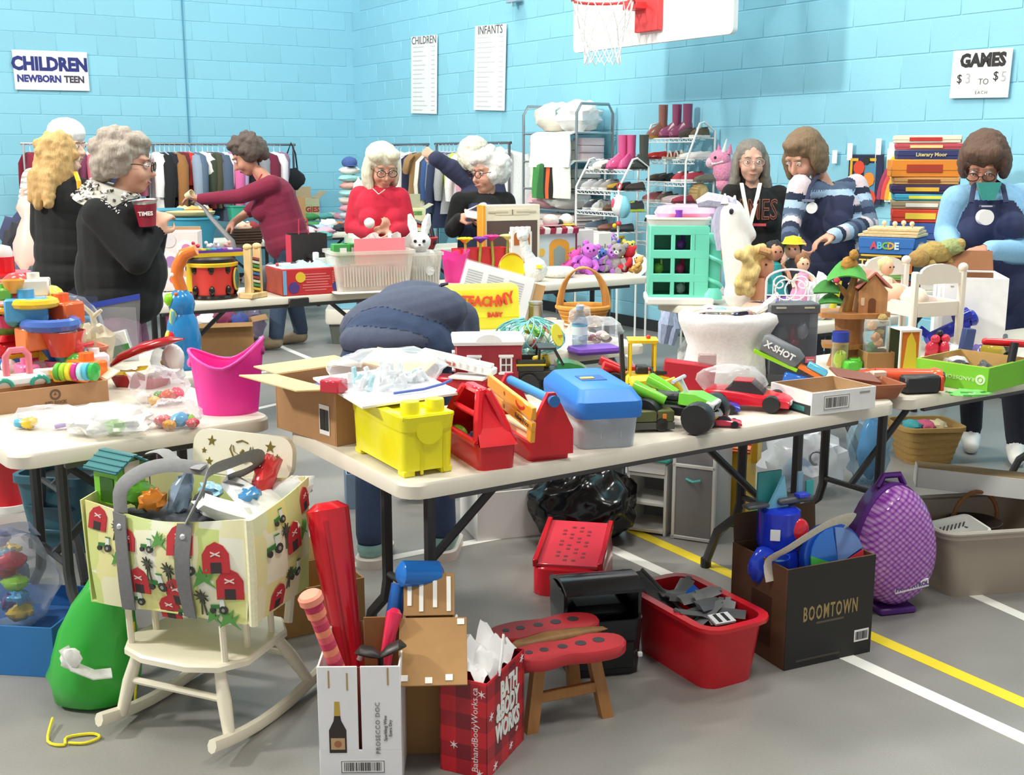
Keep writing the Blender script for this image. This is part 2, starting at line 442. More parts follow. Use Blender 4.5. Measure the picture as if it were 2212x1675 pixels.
# basketball backboard on brackets, 1 m in front of the right wall
OFF=1.0
A,B=onwall(1243,112,'R',OFF),onwall(1588,76,'R',OFF)
bw=V((B.x-A.x,B.y-A.y,0)).length;bz=(A.z+B.z)/2;bh=1.05
t=tg('basketball_backboard','white basketball backboard with red inner square and orange hoop','backboard',((A.x+B.x)/2,(A.y+B.y)/2,bz),RA)
pa(t,'board',MB('f6f4f3').prism([(q.x,q.y)for q in rrect(bw,bh,.04)],-.02,.02,MX.Translation((0,0,bh/2))@MX.Rotation(pi/2,4,'X')))
def bpix(px,py,dy=0.):
 q=onwall(px,py,'R',OFF+dy);l=rz(-RA)@(q-V(t.location));return l
hub=bpix(1385,30,.05)
pa(t,'hoop_plate',MB('e8484a').box((hub.x+.08,-.045,hub.z+.02),(.26,.05,.3)).box((hub.x,-.1,hub.z+.05),(.16,.12,.05)))
hr=.22;hc=V((hub.x-.05,-.36,hub.z+.08))
pa(t,'hoop',MB('dc3a3c').tube([hc+V((hr*cos(2*pi*k/24),hr*sin(2*pi*k/24),0))for k in range(24)],.011,8,loop=True).cyl((hc.x,hc.y+hr,hc.z),(hub.x,-.05,hub.z+.06),.03))
mb=MB('f2f0ee:c');n=12;lv=[(1.,0.),(.9,-.1),(.76,-.2),(.64,-.29),(.58,-.38),(.6,-.44)]
for k in range(n):
 for sg in(-1,1):
  pts=[]
  for i,(s_,dz)in enumerate(lv):
   a=2*pi*(k+sg*.5*(i%2))/n
   pts.append(hc+V((hr*s_*cos(a),hr*s_*sin(a),dz)))
  mb.tube(pts,.0045,5)
pa(t,'net',mb)
pa(t,'wall_arm',MB('8aa6b8').box((-bw*.28,OFF/2-.02,bh*.55),(.05,OFF-.06,.05)).box((bw*.28,OFF/2-.02,bh*.55),(.05,OFF-.06,.05)).box((0,OFF-.06,bh*.55),(bw*.7,.05,.1)).tube([(-bw*.28,.04,bh*.2),(-bw*.28,OFF-.05,bh*.9)],.02).tube([(bw*.28,.04,bh*.2),(bw*.28,OFF-.05,bh*.9)],.02))
# ================================================================ folding tables
def fta(label,corner,L=1.83,Wd=.76,ang=UA,h=TZ,hinge=False):
 """corner: near-left top corner; local x along the long edge, y across"""
 t=tg('folding_table',label,'table',(corner[0],corner[1],0),ang,'folding tables')
 top=MB('ddd5c6')
 rings=[rrect(L-.03,Wd-.03,.05,4,h-.045,L/2,Wd/2),rrect(L,Wd,.06,4,h-.04,L/2,Wd/2),rrect(L,Wd,.06,4,h-.008,L/2,Wd/2),rrect(L-.012,Wd-.012,.056,4,h,L/2,Wd/2)]
 top.loft(rings);pa(t,'tabletop',top)
 for sx,x0 in((1,.2),(-1,L-.2)):
  for y in(.08,Wd-.08):
   b=(.17 if y<.3 else-.17)*Wd/.76
   mb=MB('3c3c3e').tube([(x0,y+b,h-.05),(x0,y+b,h-.44),(x0,y+b*.9,h-.5),(x0,y+b*.35,.16),(x0,y,.02)],.017,8)
   lg=pa(t,'leg',mb)
   pa(lg,'foot_cap',MB('1e1e1e').cyl((x0,y,0),(x0,y,.035),.02,n=8))
  pa(t,'crossbar',MB('3c3c3e').cyl((x0,.25*Wd/.76,h-.42),(x0,Wd-.25*Wd/.76,h-.42),.011,n=8))
  pa(t,'leg_hinge',MB('3c3c3e').cyl((x0,.15,h-.055),(x0,Wd-.15,h-.055),.015,n=8))
  pa(t,'brace',MB('3c3c3e').tube([(x0,Wd/2,h-.42),(x0+sx*.42,Wd/2,h-.06)],.013,6))
 for y in(.05,Wd-.05):pa(t,'frame_rail',MB('4a4a4c').box((L/2,y,h-.055),(L-.3,.02,.025)))
 if hinge:pa(t,'hinge_block',MB('2e2e30').box((L/2,-.003,h-.035),(.12,.03,.05)))
 return t
def corner_from(px,py,du=0.,dv=0.):return G(px,py,TZ)+U*du+VV*dv
T1C=G(878,1052,TZ)
T1=fta('front folding table carrying the yellow brick tub and toy cars',T1C,L=(G(1966,868,TZ)-T1C).length-.02)
T2E=G(602,905,TZ);T2C=G(30,994,TZ)+VV*.03;T2E=T2E+VV*.03;T2d=T2E-T2C
T2=fta('left front folding table under the carton of baby toys',T2C,L=T2d.length,ang=atan2(T2d.y,T2d.x))
fta('second left table behind the front one under the toy heap',T2C+VV*.79+U*.16,L=T2d.length,ang=atan2(T2d.y,T2d.x))
T3C=G(1966,868,TZ)+VV*.03+U*.02
T3=fta('right front folding table under the green shoe box',T3C)
T4C=G(1225,763,TZ)-U*.27
T4=fta('folding table behind the front one holding the wicker basket',T4C,L=.7)
T5C=G(355,660,TZ)-U*.15
T5=fta('folding table carrying the red toy drum with black latch on its edge',T5C,Wd=.6,hinge=True)
T6C=T5C+U*1.86;T6E=G(1408,598,TZ);T6L=(T6E-T6C).dot(U);T6C=T6E-U*T6L
T6=fta('folding table heaped with small plush toys',T6C,L=T6L,Wd=.6)
T7=fta('folding table under the turquoise dollhouse and white horse',G(1412,652,TZ)-VV*1.12,L=.72,Wd=1.12)
T9E=G(190,602,TZ);T9=fta('folding table behind the grey haired woman piled with dark jeans',T9E-U*1.83)
T10C=G(330,540,TZ)
T10=fta('back folding table under the blue tub and carton',G(640,520,TZ)-U*1.83)
T11=fta('far folding table heaped with folded clothes',G(650,508,TZ),L=1.55,Wd=.6)
# ================================================================ people
class Person:
 def __init__(p,label,base,s=1.,name='person'):
  p.t=tg(name,label,'person',base,0);p.b=V(base);p.s=s;p.pr=[];p.vox=.009
 def J(p,px,py,dy=0.):return D(px,py,p.b.y+dy)-p.b
 def cap(p,a,b,ra,rb,reg):p.pr.append(('c',V(a),V(b),ra*p.s,rb*p.s,reg))
 def ell(p,c,r,reg,T=None):
  p.pr.append(('e',V(c),V(r)*p.s,(T or MX.Identity(4)).to_3x3(),reg))
 def torso(p,pel,che,yaw,fat=1.,wide=1.,reg='top',preg='top',sh=None,neck=None,bust=True):
  z=(che-pel).normalized();f=V((sin(R(yaw)),-cos(R(yaw)),0));x=f.cross(z).normalized()*-1;y=z.cross(x)
  T=MX(((x.x,y.x,z.x),(x.y,y.y,z.y),(x.z,y.z,z.z))).to_4x4();p.T=T;p.f=f;p.pel=pel;p.che=che
  L=(che-pel).length/p.s
  p.ell(pel,(.172*wide,.125*fat,.14),preg,T);[p.ell(pel.lerp(che,k),(w_*wide,d_*fat,.17),reg,T)for k,w_,d_ in((.3,.163,.122),(.55,.157,.118),(.78,.16,.117))]
  p.ell(che,(.165*wide,.115*fat,.165),reg,T)
  if bust:
   for s_ in(-1,1):p.ell(che+(T.to_3x3()@V((s_*.07,-.075*fat,-.05)))*p.s,(.075,.065*fat,.075),reg,T)
  for q in sh or():p.cap(che+z*.1*p.s,q,.07,.058,reg)
  if neck is not None:p.cap(che+z*.1*p.s,neck,.058,.046,'skin')
 def arm(p,sh,el,wr,reg='sleeve',bare=0.,r=1.,foreg=None):
  p.cap(sh,el,.056*r,.046*r,reg)
  m=el.lerp(wr,1-bare)
  if bare<1:p.cap(el,m,.045*r,(.045-.012*(1-bare))*r,foreg or reg)
  if bare:p.cap(m,wr,.036,.026,'skin')
 def leg(p,hip,kn,an,toe,reg='pants'):
  p.cap(hip,kn,.088,.066,reg);p.cap(kn,an+V((0,0,.03)),.064,.05,reg)
  p.cap(an-V((0,0,.02)),toe,.048,.036,'shoe')
 def hand(p,w,d,n,thumb=1,curl=.5,s=1.):
  d=V(d).normalized();n=V(n);n=(n-d*n.dot(d)).normalized();sd=d.cross(n)*thumb
  s*=p.s;w=V(w);P_=lambda a,b,c:w+(d*a+sd*b+n*c)*s
  k=len(p.pr)
  p.cap(w,P_(.03,0,0),.026,.028,'skin');p.ell(P_(.05,0,0),(.036,.04,.02),'skin',MX((tuple((d.x,sd.x,n.x)),tuple((d.y,sd.y,n.y)),tuple((d.z,sd.z,n.z)))).to_4x4())
  for off,ln in((.03,.07),(.011,.08),(-.01,.075),(-.03,.058)):
   a=P_(.082,off,0);ang=curl*.9;q=d
   for i,fr in enumerate((.45,.32,.25)):
    q=d*cos(ang)+n*sin(ang)+sd*off*2;b=a+q*ln*fr*s
    p.cap(a,b,.0098-.001*i,.009-.001*i,'skin');a=b;ang+=curl*.9
  a=P_(.025,.034,.006);b=P_(.052,.056,.016+.02*curl);c=P_(.082,.056-.02*curl,.02+.03*curl)
  p.cap(a,b,.014,.0115,'skin');p.cap(b,c,.0112,.009,'skin')
 def head(p,c,yaw=0.,pitch=0.,roll=0.,s=1.,glasses=None,lips='b86a64',brow='8a7460',skin2=None):
  s*=p.s
  H=MX.Translation(c)@rz(R(yaw))@MX.Rotation(R(pitch),4,'X')@MX.Rotation(R(roll),4,'Y')@MX.Scale(s,4)
  p.H=H;p.hs=s;H3=H.to_3x3()*(1/s)
  def E(x,y,z,a,b,c_):p.pr.append(('e',H@V((x,y,z)),V((a,b,c_))*s,H3,'skin'))
  def C(a,b,ra,rb):p.pr.append(('c',H@V(a),H@V(b),ra*s,rb*s,'skin'))
  E(0,.015,.035,.073,.092,.082);E(0,-.03,-.03,.06,.062,.08);E(0,-.05,-.085,.034,.036,.028)
  C((0,-.09,.004),(0,-.112,-.03),.008,.0135);E(0,-.094,-.034,.02,.012,.01)
  for q in(-1,1):E(q*.033,-.062,-.035,.028,.03,.03);E(q*.073,.005,-.012,.011,.02,.031);E(q*.03,-.078,.03,.024,.014,.009)
  E(0,-.086,-.064,.025,.014,.013)
  g=MB('f4f0ec');t=p.t
  for q in(-1,1):
   e=pa(t,'eye',MB('f2eeea:g').sph(H@V((q*.031,-.0855,.006)),.0115*s,8));pa(e,'iris',MB('4a3a30:g').sph(H@V((q*.0315,-.0935,.005)),.0052*s,6))
   pa(t,'eyelid',MB('c99b86:s').tube([H@V((q*(.031+.0125*cos(a)),-.0945+.004*cos(a)**2,.007+.008*sin(a)))for a in(0,.6,1.2,1.57,1.95,2.5,3.14)],.0022*s,5))
   pa(t,'eyebrow',MB(brow+':h').tube([H@V((q*.014,-.094,.024)),H@V((q*.032,-.093,.03)),H@V((q*.05,-.08,.025))],[.003*s,.004*s,.002*s],5))
  pa(t,'mouth',MB(lips).tube([H@V((x,-.0985+4*x*x*1.6,-.064+10*x*x))for x in(-.024,-.012,0,.012,.024)],[.001*s,.005*s,.0045*s,.005*s,.001*s],6,flat=(1,.8)))
  if glasses:
   g=MB(glasses+':g')
   for q in(-1,1):
    g.tube([H@V((q*.033+.025*cos(2*pi*k/16),-.108+.008*abs(q*.033+.025*cos(2*pi*k/16))*4-.004,.002+.02*sin(2*pi*k/16)))for k in range(16)],.0024*s,5,loop=True)
    g.tube([H@V((q*.058,-.1,.006)),H@V((q*.074,-.05,.008)),H@V((q*.076,.01,.0))],.002*s,5)
   g.tube([H@V((-.009,-.112,.006)),H@V((.009,-.112,.006))],.002*s,5)
   pa(t,'glasses',g)
 def hair(p,col,blobs,name='hair',vox=.008,sm=3,amp=.0):
  """blobs in head-local: (x,y,z, rx,ry,rz) or (a, b, ra, rb)"""
  mb=MB(col);H=p.H;s=p.hs;H3=(H.to_3x3()*(1/s)).to_4x4()
  for q in blobs:
   if len(q)==6:mb.sph(H@V(q[:3]),(q[3]*s,q[4]*s,q[5]*s),14,H3)
   else:
    a,b,ra,rb=q;a,b=H@V(a),H@V(b)
    mb.cyl(a,b,ra*s,rb*s,10);mb.sph(a,ra*s,10);mb.sph(b,rb*s,10)
  me=remesh(mb,name,vox,sm)
  if amp:
   co=np.empty(len(me.vertices)*3);me.vertices.foreach_get('co',co);co=co.reshape(-1,3);no=np.empty(co.size);me.vertices.foreach_get('normal',no);no=no.reshape(-1,3)
   for i in range(len(co)):co[i]+=no[i]*(noise.noise(V(co[i])*38)*amp+noise.noise(V(co[i])*90)*amp*.5)
   me.vertices.foreach_set('co',co.ravel());me.update()
  return pa(p.t,name,me)
 def build(p,skin='e3b49c:s',regs=None,names=None):
  """one continuous body; each garment is a shell lifted off the body's own surface"""
  mb=MB(skin)
  for q in p.pr:
   if q[0]=='c':
    _,a,b,ra,rb,_r=q
    if(b-a).length>1e-4:mb.cyl(a,b,ra,rb,12)
    mb.sph(a,ra,10);mb.sph(b,rb,10)
   else:mb.sph(q[1],tuple(q[2]),16,q[3].to_4x4())
  me=remesh(mb,'body',p.vox,5,.45)
  n=len(me.vertices);co=np.empty(n*3);me.vertices.foreach_get('co',co);co=co.reshape(-1,3)
  no=np.empty(n*3);me.vertices.foreach_get('normal',no);no=no.reshape(-1,3)
  best=np.full(n,9.);reg=np.zeros(n,int);tt=np.zeros(n);p.R=[q[-1]for q in p.pr]
  for i,q in enumerate(p.pr):
   if q[0]=='c':
    a,b=np.array(q[1]),np.array(q[2]);d=b-a;L2=max(1e-9,d@d);h=np.clip((co-a)@d/L2,0,1)
    ds=np.linalg.norm(co-a-h[:,None]*d,axis=1)-(q[3]+(q[4]-q[3])*h);tv=h*sqrt(L2)
   else:
    w=(co-np.array(q[1]))@np.array(q[3]);rr=np.array(q[2]);k=np.linalg.norm(w/rr,axis=1);ds=(k-1)*rr.min();tv=w[:,2]
   m=ds<best;best[m]=ds[m];reg[m]=i;tt[m]=tv[m]
  p.co,p.no,p.reg,p.tt,p.me=co,no,reg,tt,me
  p.rn=np.array(p.R)[reg]
  p.faces=[tuple(f.vertices)for f in me.polygons]
  pa(p.t,'body',me)
  for i in[k for k,r_ in enumerate(p.R)if r_=='shoe']:p.shell('shoe',regs['shoe'],p.reg==i,.004)
  for rg,mat in(regs or{}).items():
   if rg=='shoe':continue
   p.shell((names or{}).get(rg,rg),mat,np.isin(p.rn,['top','sleeve'])if rg=='top' else p.rn==rg,.004)
  return p
 def shell(p,name,mat,mask,off=.006,label=None,mats=None,pick=None):
  fs=[f for f in p.faces if sum(mask[i]for i in f)>=2]
  if not fs:return None
  ids=sorted({i for f in fs for i in f});mp={v:k for k,v in enumerate(ids)}
  mb=MB(mat);mb.v=[tuple(p.co[i]+p.no[i]*off)for i in ids];mb.f=[tuple(mp[i]for i in f)for f in fs];mb.fm=[0]*len(fs)
  if mats:
   mb.mats=list(mats);mb.fm=[pick(f)for f in fs]
  return pa(p.t,name,mb,label,angle=0)
 def mask(p,regs,fdot=None,zr=None,lat=None):
  m=np.isin(p.rn,regs);T=np.array(p.T.to_3x3())
  w=(p.co-np.array(p.pel))@T
  if fdot is not None:m&=(p.no@np.array(p.f))>fdot
  if zr:m&=(p.co[:,2]>zr[0])&(p.co[:,2]<zr[1])
  if lat:m&=np.abs(w[:,0])<(lat(p.co[:,2])if callable(lat)else lat)
  return m
Z=V((0,0,1))
def legs(p,pel,fa,fb,yaw,toe=.13):
 f=V((sin(R(yaw)),-cos(R(yaw)),0));x=V((f.y,-f.x,0))*-1
 for s_,ft in((-1,fa),(1,fb)):
  hip=pel+x*s_*.085*p.s-Z*.04;an=V((ft[0],ft[1],.085));kn=hip.lerp(an,.5)+f*.02
  p.leg(hip,kn,an,an+f*toe*p.s+V((0,0,-.045)))
SHORT_CURLS=[(0,.02,.06,.088,.1,.075),(-.06,.03,.02,.045,.07,.08),(.06,.03,.02,.045,.07,.08),(0,.085,.0,.075,.05,.085),(0,-.045,.1,.07,.045,.035)]
def curls(n,seed,r=.03):
 rnd=random.Random(seed);out=[]
 while len(out)<n:
  v=V((rnd.gauss(0,1),rnd.gauss(0,1),rnd.gauss(.3,1))).normalized()
  q=V((0,.02,.035))+V((v.x*.088,v.y*.105,v.z*.095))
  if q.y<-.05 and q.z<.07:continue
  if q.z<-.07:continue
  out.append((q.x,q.y,q.z,r*rnd.uniform(.8,1.3),r*rnd.uniform(.8,1.3),r*rnd.uniform(.8,1.2)))
 return out
 # ---- grey haired woman in black cardigan, in profile
p=Person('person with curly grey hair, black cardigan and sequinned collar holding a red cup',(D(265,700,5.25).x,5.25,0))
J=p.J
pel,che=J(262,640,.0),J(250,492,.0)
shn,shf=J(212,462,-.13),J(262,455,.16)
p.torso(pel,che,100,1.45,1.1,sh=(shn,shf),neck=J(266,408,.0))
p.ell(J(288,585),(.15,.15,.17),'top');p.ell(J(278,655),(.15,.17,.1),'top');p.ell(J(215,600),(.1,.14,.2),'top')
el,wr=J(296,565,-.17),J(334,506,-.06)
p.arm(shn,el,wr,r=1.25);p.arm(shf,J(325,560,.14),J(342,500,.06),r=1.2)
p.hand(wr,(.25,.25,.6),(.2,1,-.1),-1,.75);p.hand(J(342,500,.06),(.1,-.3,.8),(-.5,-.6,0),1,.7)
legs(p,pel-Z*.08,(pel.x+.02,-.1),(pel.x+.06,.1),100)
p.head(J(272,356),98,6,0,1.08,'3a2c28')
p.build('d8a58c:s',{'top':'141518:c','pants':'8d5f76:c','shoe':'2a2a2a'},{'top':'cardigan','pants':'trousers','shoe':'shoes'})
p.hair('a89c90:h',SHORT_CURLS+curls(46,3,.03)+[(0,.1,-.03,.07,.04,.05)],amp=.006)
T=MX.Translation(J(243,418))@MX.Rotation(R(18),4,'Y')
mb=MB('c9c4ba:c');rnd=random.Random(4)
mb.M=T;mb.lathe([(.085,.035),(.105,.03),(.14,-.02),(.165,-.065),(.155,-.07),(.125,-.03),(.085,.01)],n=28,sx=.95,sy=1.05);mb.M=None
sc_=pa(p.t,'collar',mb,'sequinned grey and white collar')
for mt,k in(('f6f4f0:g',170),('4a4640:g',110)):
 m2=MB(mt)
 for i in range(k):
  a=rnd.uniform(0,2*pi);u=rnd.random();r_,z_=.107+.06*u,.03-.095*u
  m2.box(T@V((r_*cos(a)*.97,r_*sin(a)*1.07,z_+.004)),(.012,.012,.004),(rnd.uniform(-1,1),rnd.uniform(-1,1),a))
 pa(sc_,'sequins',m2,kind='stuff')
cpos=p.b+J(319,488,-.12)
t=tg('drink_cup','red paper cup with white letters held by the grey haired woman','cup',cpos,(R(4),R(-3),R(10)))
pa(t,'cup',MB('a3243c').lathe([(.036,0),(.05,.105),(.052,.108),(.048,.108),(.034,.006)],n=20))
pa(t,'foil_rim',MB('d8d4d0:m').lathe([(.0505,.098),(.056,.112),(.058,.114),(.048,.1)],n=20,cap=(False,False)))
pa(t,'wrapper',MB('8c1c30').lathe([(.0415,.04),(.0475,.082),(.047,.082),(.041,.04)],n=20,cap=(False,False)))
text(t,'TIMES',.024,'f4f0ec',(.004,-.049,.058),(pi/2-.13,0,0),bold=.0008)
# ---- blonde woman, seen from behind
p=Person('person with long blonde hair in a black jacket, back turned, beside the pink bag',(D(130,600,6.2).x,6.2,0));J=p.J
pel,che=J(140,590),J(138,440)
a,b=J(95,418,.02),J(178,412,-.02)
p.torso(pel,che,150,1.15,1.05,sh=(a,b),neck=J(135,372,.0))
p.arm(a,J(88,500,.0),J(110,560,-.08),r=1.15);p.arm(b,J(190,490),J(200,545,.1),r=1.15)
p.hand(J(110,560,-.08),(.3,-.3,-.5),(0,1,0),1,.8);p.hand(J(200,545,.1),(.5,.3,-.2),(0,0,-1),1,.5)
legs(p,pel,(pel.x-.1,0),(pel.x+.1,0),150)
p.head(J(130,344,.0),140,5,0,.98)
p.build('dcae96:s',{'top':'17181a:c','pants':'33353c:c','shoe':'222222'},{'top':'jacket','pants':'trousers','shoe':'shoes'})
p.hair('c9a268:h',[(0,.02,.05,.095,.11,.09),(0,.07,-.05,.095,.07,.14),(-.07,.03,-.06,.04,.07,.14),(.07,.03,-.06,.04,.07,.14),((-.06,.1,-.1),(-.1,.12,-.24),.05,.03),((0,.12,-.1),(-.02,.13,-.25),.055,.03),((.06,.1,-.1),(.06,.12,-.22),.05,.03)]+curls(20,9,.025),amp=.005)
pa(p.t,'badge_strap',MB('e8a820').tube([J(163,372,-.06),J(170,392,-.15),J(172,412,-.16)],.012,6,flat=(1,.4)),'yellow lanyard strap')
# ---- person with white hat behind her
p=Person('person in a white knitted hat and striped white sweater behind the blonde woman',(D(128,600,8.5).x,8.5,0),1.1);J=p.J
pel,che=J(110,540),J(100,420)
a,b=J(70,385),J(150,385)
p.torso(pel,che,60,1.1,1.,sh=(a,b),neck=J(125,352))
p.arm(a,J(58,440),J(75,480,-.1),r=1.15);p.arm(b,J(165,440),J(185,470,-.1),r=1.1)
p.hand(J(75,480,-.1),(1,-.2,-.2),(0,0,-1),1,.5);p.hand(J(185,470,-.1),(1,-.2,-.2),(0,0,-1),-1,.5)
legs(p,pel,(pel.x-.1,0),(pel.x+.1,0),60)
p.head(J(146,316),75,5,0,1.12)
p.build('e2b8a2:s',{'pants':'8a8a90:c','shoe':'444444'},{'pants':'trousers','shoe':'shoes'})
msk=np.isin(p.rn,['top','sleeve'])
p.shell('sweater','',msk,.005,mats=['f2f0ea:c','a8a49a:c'],pick=lambda f:int((p.co[f[0]][2]*26)%1>.6))
p.hair('efe6c8:h',[(0,.03,.04,.085,.1,.09),(0,.06,-.06,.09,.06,.12),(-.07,.02,-.08,.035,.05,.1),(.07,.02,-.08,.035,.05,.1)],amp=.004)
p.hair('f7f5f2:c',[(0,.01,.08,.098,.115,.085),(0,.03,.05,.1,.115,.05)],'hat',amp=.003)
# ---- woman in maroon sweater reaching over the clothes
p=Person('person with short dark hair in a maroon sweater reaching across the clothes',(D(612,730,9.2).x,9.2,0),1.12);J=p.J
pel,che=J(622,522),J(594,432)
shn,shf=J(588,398,-.17),J(578,402,.15)
p.torso(pel,che,-80,1.3,1.05,sh=(shn,shf),neck=J(560,372));p.ell(J(606,480),(.15,.14,.16),'top')
p.arm(shn,J(520,424,-.2),J(436,430,-.2),r=1.1);p.arm(shf,J(552,448,.1),J(508,478,.05),r=1.1,bare=.75)
p.hand(J(436,430,-.2),(-1,0,.12),(0,0,-1),-1,.55);p.hand(J(508,478,.05),(-.6,-.1,-.6),(0,0,-1),1,.6)
legs(p,pel,(J(600,735)[0],-.05),(J(638,725)[0],.25),-80)
p.head(J(536,336),-85,32,0,1.1)
p.build('c98f78:s',{'top':'7c1f3c:c','pants':'34445c:c','shoe':'8a7a62'},{'top':'sweater','pants':'jeans','shoe':'shoes'})
p.hair('5a4c46:h',SHORT_CURLS+curls(30,5,.024),amp=.005)
pa(p.t,'necklace',MB('c04048').tube([J(548,378,-.1),J(556,392,-.13),J(566,376,-.12)],.006,6))
# ---- blonde woman in red sweater
p=Person('person with a platinum bob and glasses in a bright red sweater looking down',(D(820,600,7.85).x,7.85,0),1.06);J=p.J
pel,che=J(822,540),J(820,455)
a,b=J(778,425,.02),J(862,428,.0)
p.torso(pel,che,15,1.2,1.0,sh=(a,b),neck=J(818,400,-.01))
p.arm(a,J(762,492,.0),J(806,502,-.2),r=1.2);p.arm(b,J(880,492,-.02),J(850,500,-.2),r=1.2)
p.hand(J(806,502,-.2),(.7,-.3,.3),(.4,0,.6),-1,.8);p.hand(J(850,500,-.2),(-1,-.25,0),(.0,0,-1),1,.5)
legs(p,pel,(pel.x-.1,0),(pel.x+.1,0),10)
p.head(J(825,360,-.02),22,22,0,1.12,'2c2626')
p.build('d9a088:s',{'top':'c01e3a:c','pants':'2c3444:c','shoe':'333333'},{'top':'sweater','pants':'trousers','shoe':'shoes'})
p.hair('e6dcc4:h',[(0,.02,.055,.095,.105,.08),(-.078,.01,-.04,.032,.065,.1),(.078,.015,-.04,.03,.06,.1),(0,.08,-.03,.09,.05,.11),(-.05,-.045,.085,.05,.05,.04),(.04,-.05,.09,.045,.045,.035),((-.085,-.02,-.03),(-.07,-.05,-.11),.03,.022)],amp=.004)
pa(p.t,'necklace',MB('c8c0bc:m').tube([J(806,408,-.12),J(818,420,-.16),J(832,410,-.13)],.005,6))
so('white_ball','small white ball held by the woman in red','ball',MB('f2efe8').lump((0,0,0),(.036,.034,.034),.04,2,3,14),p.b+J(798,482,-.29))
# ---- white haired helper with notepad
p=Person('person with fluffy white hair, black cardigan and navy apron writing on a notepad',(D(1040,600,8.15).x,8.15,0),1.08);J=p.J
pel,che=J(1040,560),J(1040,470)
a,b=J(995,436,-.06),J(1092,436,.05)
p.torso(pel,che,-30,1.15,1.0,sh=(a,b),neck=J(1056,405))
p.arm(a,J(978,496,-.08),J(992,474,-.24),r=1.15);p.arm(b,J(1100,500,.0),J(1062,490,-.2),r=1.15,bare=.25)
p.hand(J(992,474,-.24),(.5,-.2,.25),(.3,.2,-.6),-1,.7);p.hand(J(1062,490,-.2),(-1,-.1,.12),(0,0,1),1,.45)
legs(p,pel,(pel.x-.1,0),(pel.x+.1,0),-30)
p.head(J(1056,372,-.02),-48,8,0,1.12,'4a2c2c')
p.build('d29a84:s',{'top':'131416:c','pants':'2a2c34:c','shoe':'333333'},{'top':'cardigan','pants':'trousers','shoe':'shoes'})
p.hair('f1eee4:h',SHORT_CURLS+curls(34,11,.028),amp=.004)
zt_=J(1040,440)[2]
p.shell('apron','2d3654:c',p.mask(['top'],.25,(.3,zt_),.115),.012)
bd=J(1045,446,-.2)
pa(p.t,'badge',MB('f4f2f0').cyl(bd+V((0,.03,0)),bd+V((-.01,-.012,0)),.026,n=18))
t=tg('notepad','small white notepad held in front of the navy apron','notepad',p.b+J(1028,466,-.34),(R(25),R(12),R(15)))
pa(t,'page',MB('f2ede8:p').box((0,0,0),(.15,.1,.008)));pa(t,'binding',MB('c8b8b0').box((0,.048,.002),(.15,.01,.012)))
so('pen','slim pen held over the notepad','pen',MB('c8ccd8:m').cyl((0,0,0),(.1,-.01,.045),.005,n=8).mat('2c3a6a').cyl((-.012,0,-.006),(0,0,0),.001,.005,8),p.b+J(1008,455,-.31),0)
# ---- person in navy puffer behind
p=Person('person in a navy quilted jacket with arm raised to the clothes rail',(D(1030,600,9.3).x,9.3,0),1.08);J=p.J
pel,che=J(1040,520),J(1035,440)
a,b=J(1010,392,-.02),J(1070,400,.05)
p.torso(pel,che,-150,1.2,1.0,sh=(a,b),neck=J(1025,362))
el=J(972,362,-.06);wr=J(944,344,-.1)
for i in range(5):p.ell(a.lerp(el,i/4.),(.075,.066,.062),'top')
for i in range(4):p.ell(el.lerp(wr,i/3.),(.06,.055,.055),'top')
p.arm(b,J(1085,450),J(1070,490,.1),r=1.2)
p.hand(wr,(-.6,.1,.4),(0,.8,0),1,.6);p.hand(J(1070,490,.1),(-.3,.5,-.4),(0,0,-1),1,.6)
legs(p,pel,(pel.x-.1,0),(pel.x+.1,0),-150)
p.head(J(1022,338),-165,10,0,1.12)
p.build('dba68e:s',{'top':'2f3450:c','pants':'30323a:c','shoe':'333333'},{'top':'quilted_jacket','pants':'trousers','shoe':'shoes'})
p.hair('efe4cc:h',[(0,.02,.045,.1,.115,.085),(0,.08,-.03,.09,.05,.09),(-.06,.02,0,.05,.07,.1),(.06,.02,0,.05,.07,.1)],amp=.006)
# ---- smiling woman in a black printed shirt
p=Person('person with long grey hair and white lanyard in a black printed shirt, smiling',(D(1634,600,7.9).x,7.9,0),1.06);J=p.J
pel,che=J(1640,545),J(1632,460)
a,b=J(1582,420,.0),J(1682,424,.0)
p.torso(pel,che,-8,1.3,1.05,sh=(a,b),neck=J(1625,392))
p.arm(a,J(1568,490),J(1575,545,-.1),r=1.25,bare=.8);p.arm(b,J(1698,490),J(1694,548,-.1),r=1.25,bare=.85)
p.hand(J(1575,545,-.1),(.2,-.3,-.8),(.8,0,0),-1,.4);p.hand(J(1694,548,-.1),(-.1,-.3,-.8),(-.8,0,0),1,.4)
legs(p,pel,(pel.x-.1,0),(pel.x+.1,0),0)
p.head(J(1622,350,-.01),-3,2,0,1.12,'a89890')
p.build('d6a590:s',{'top':'0f0f11:c','pants':'2a2c34:c','shoe':'333333'},{'top':'shirt','pants':'trousers','shoe':'shoes'})
p.hair('7e786f:h',[(0,.03,.05,.088,.1,.08),(0,.08,-.05,.09,.045,.14),(-.085,.01,-.07,.026,.05,.13),(.085,.01,-.07,.026,.05,.13),((-.085,.0,-.1),(-.11,.0,-.24),.035,.03),((.085,.0,-.1),(.12,.02,-.22),.035,.025)],amp=.004)
fz=-.215
q=J(1618,432,fz)
text(p.t,'GAMES',.19,'a86450',J(1620,455,fz),(pi/2,0,.05),'shirt_print',bold=.002,sx=.62);text(p.t,'GAMES',.19,'1c1a1a',J(1620,455,fz-.002),(pi/2,0,.05),'shirt_print',bold=-.004,sx=.62);pa(p.t,'shirt_stripe',MB('d0505c').box(J(1622,486,fz),(.2,.004,.018)))
mb=MB('efe9da:c')
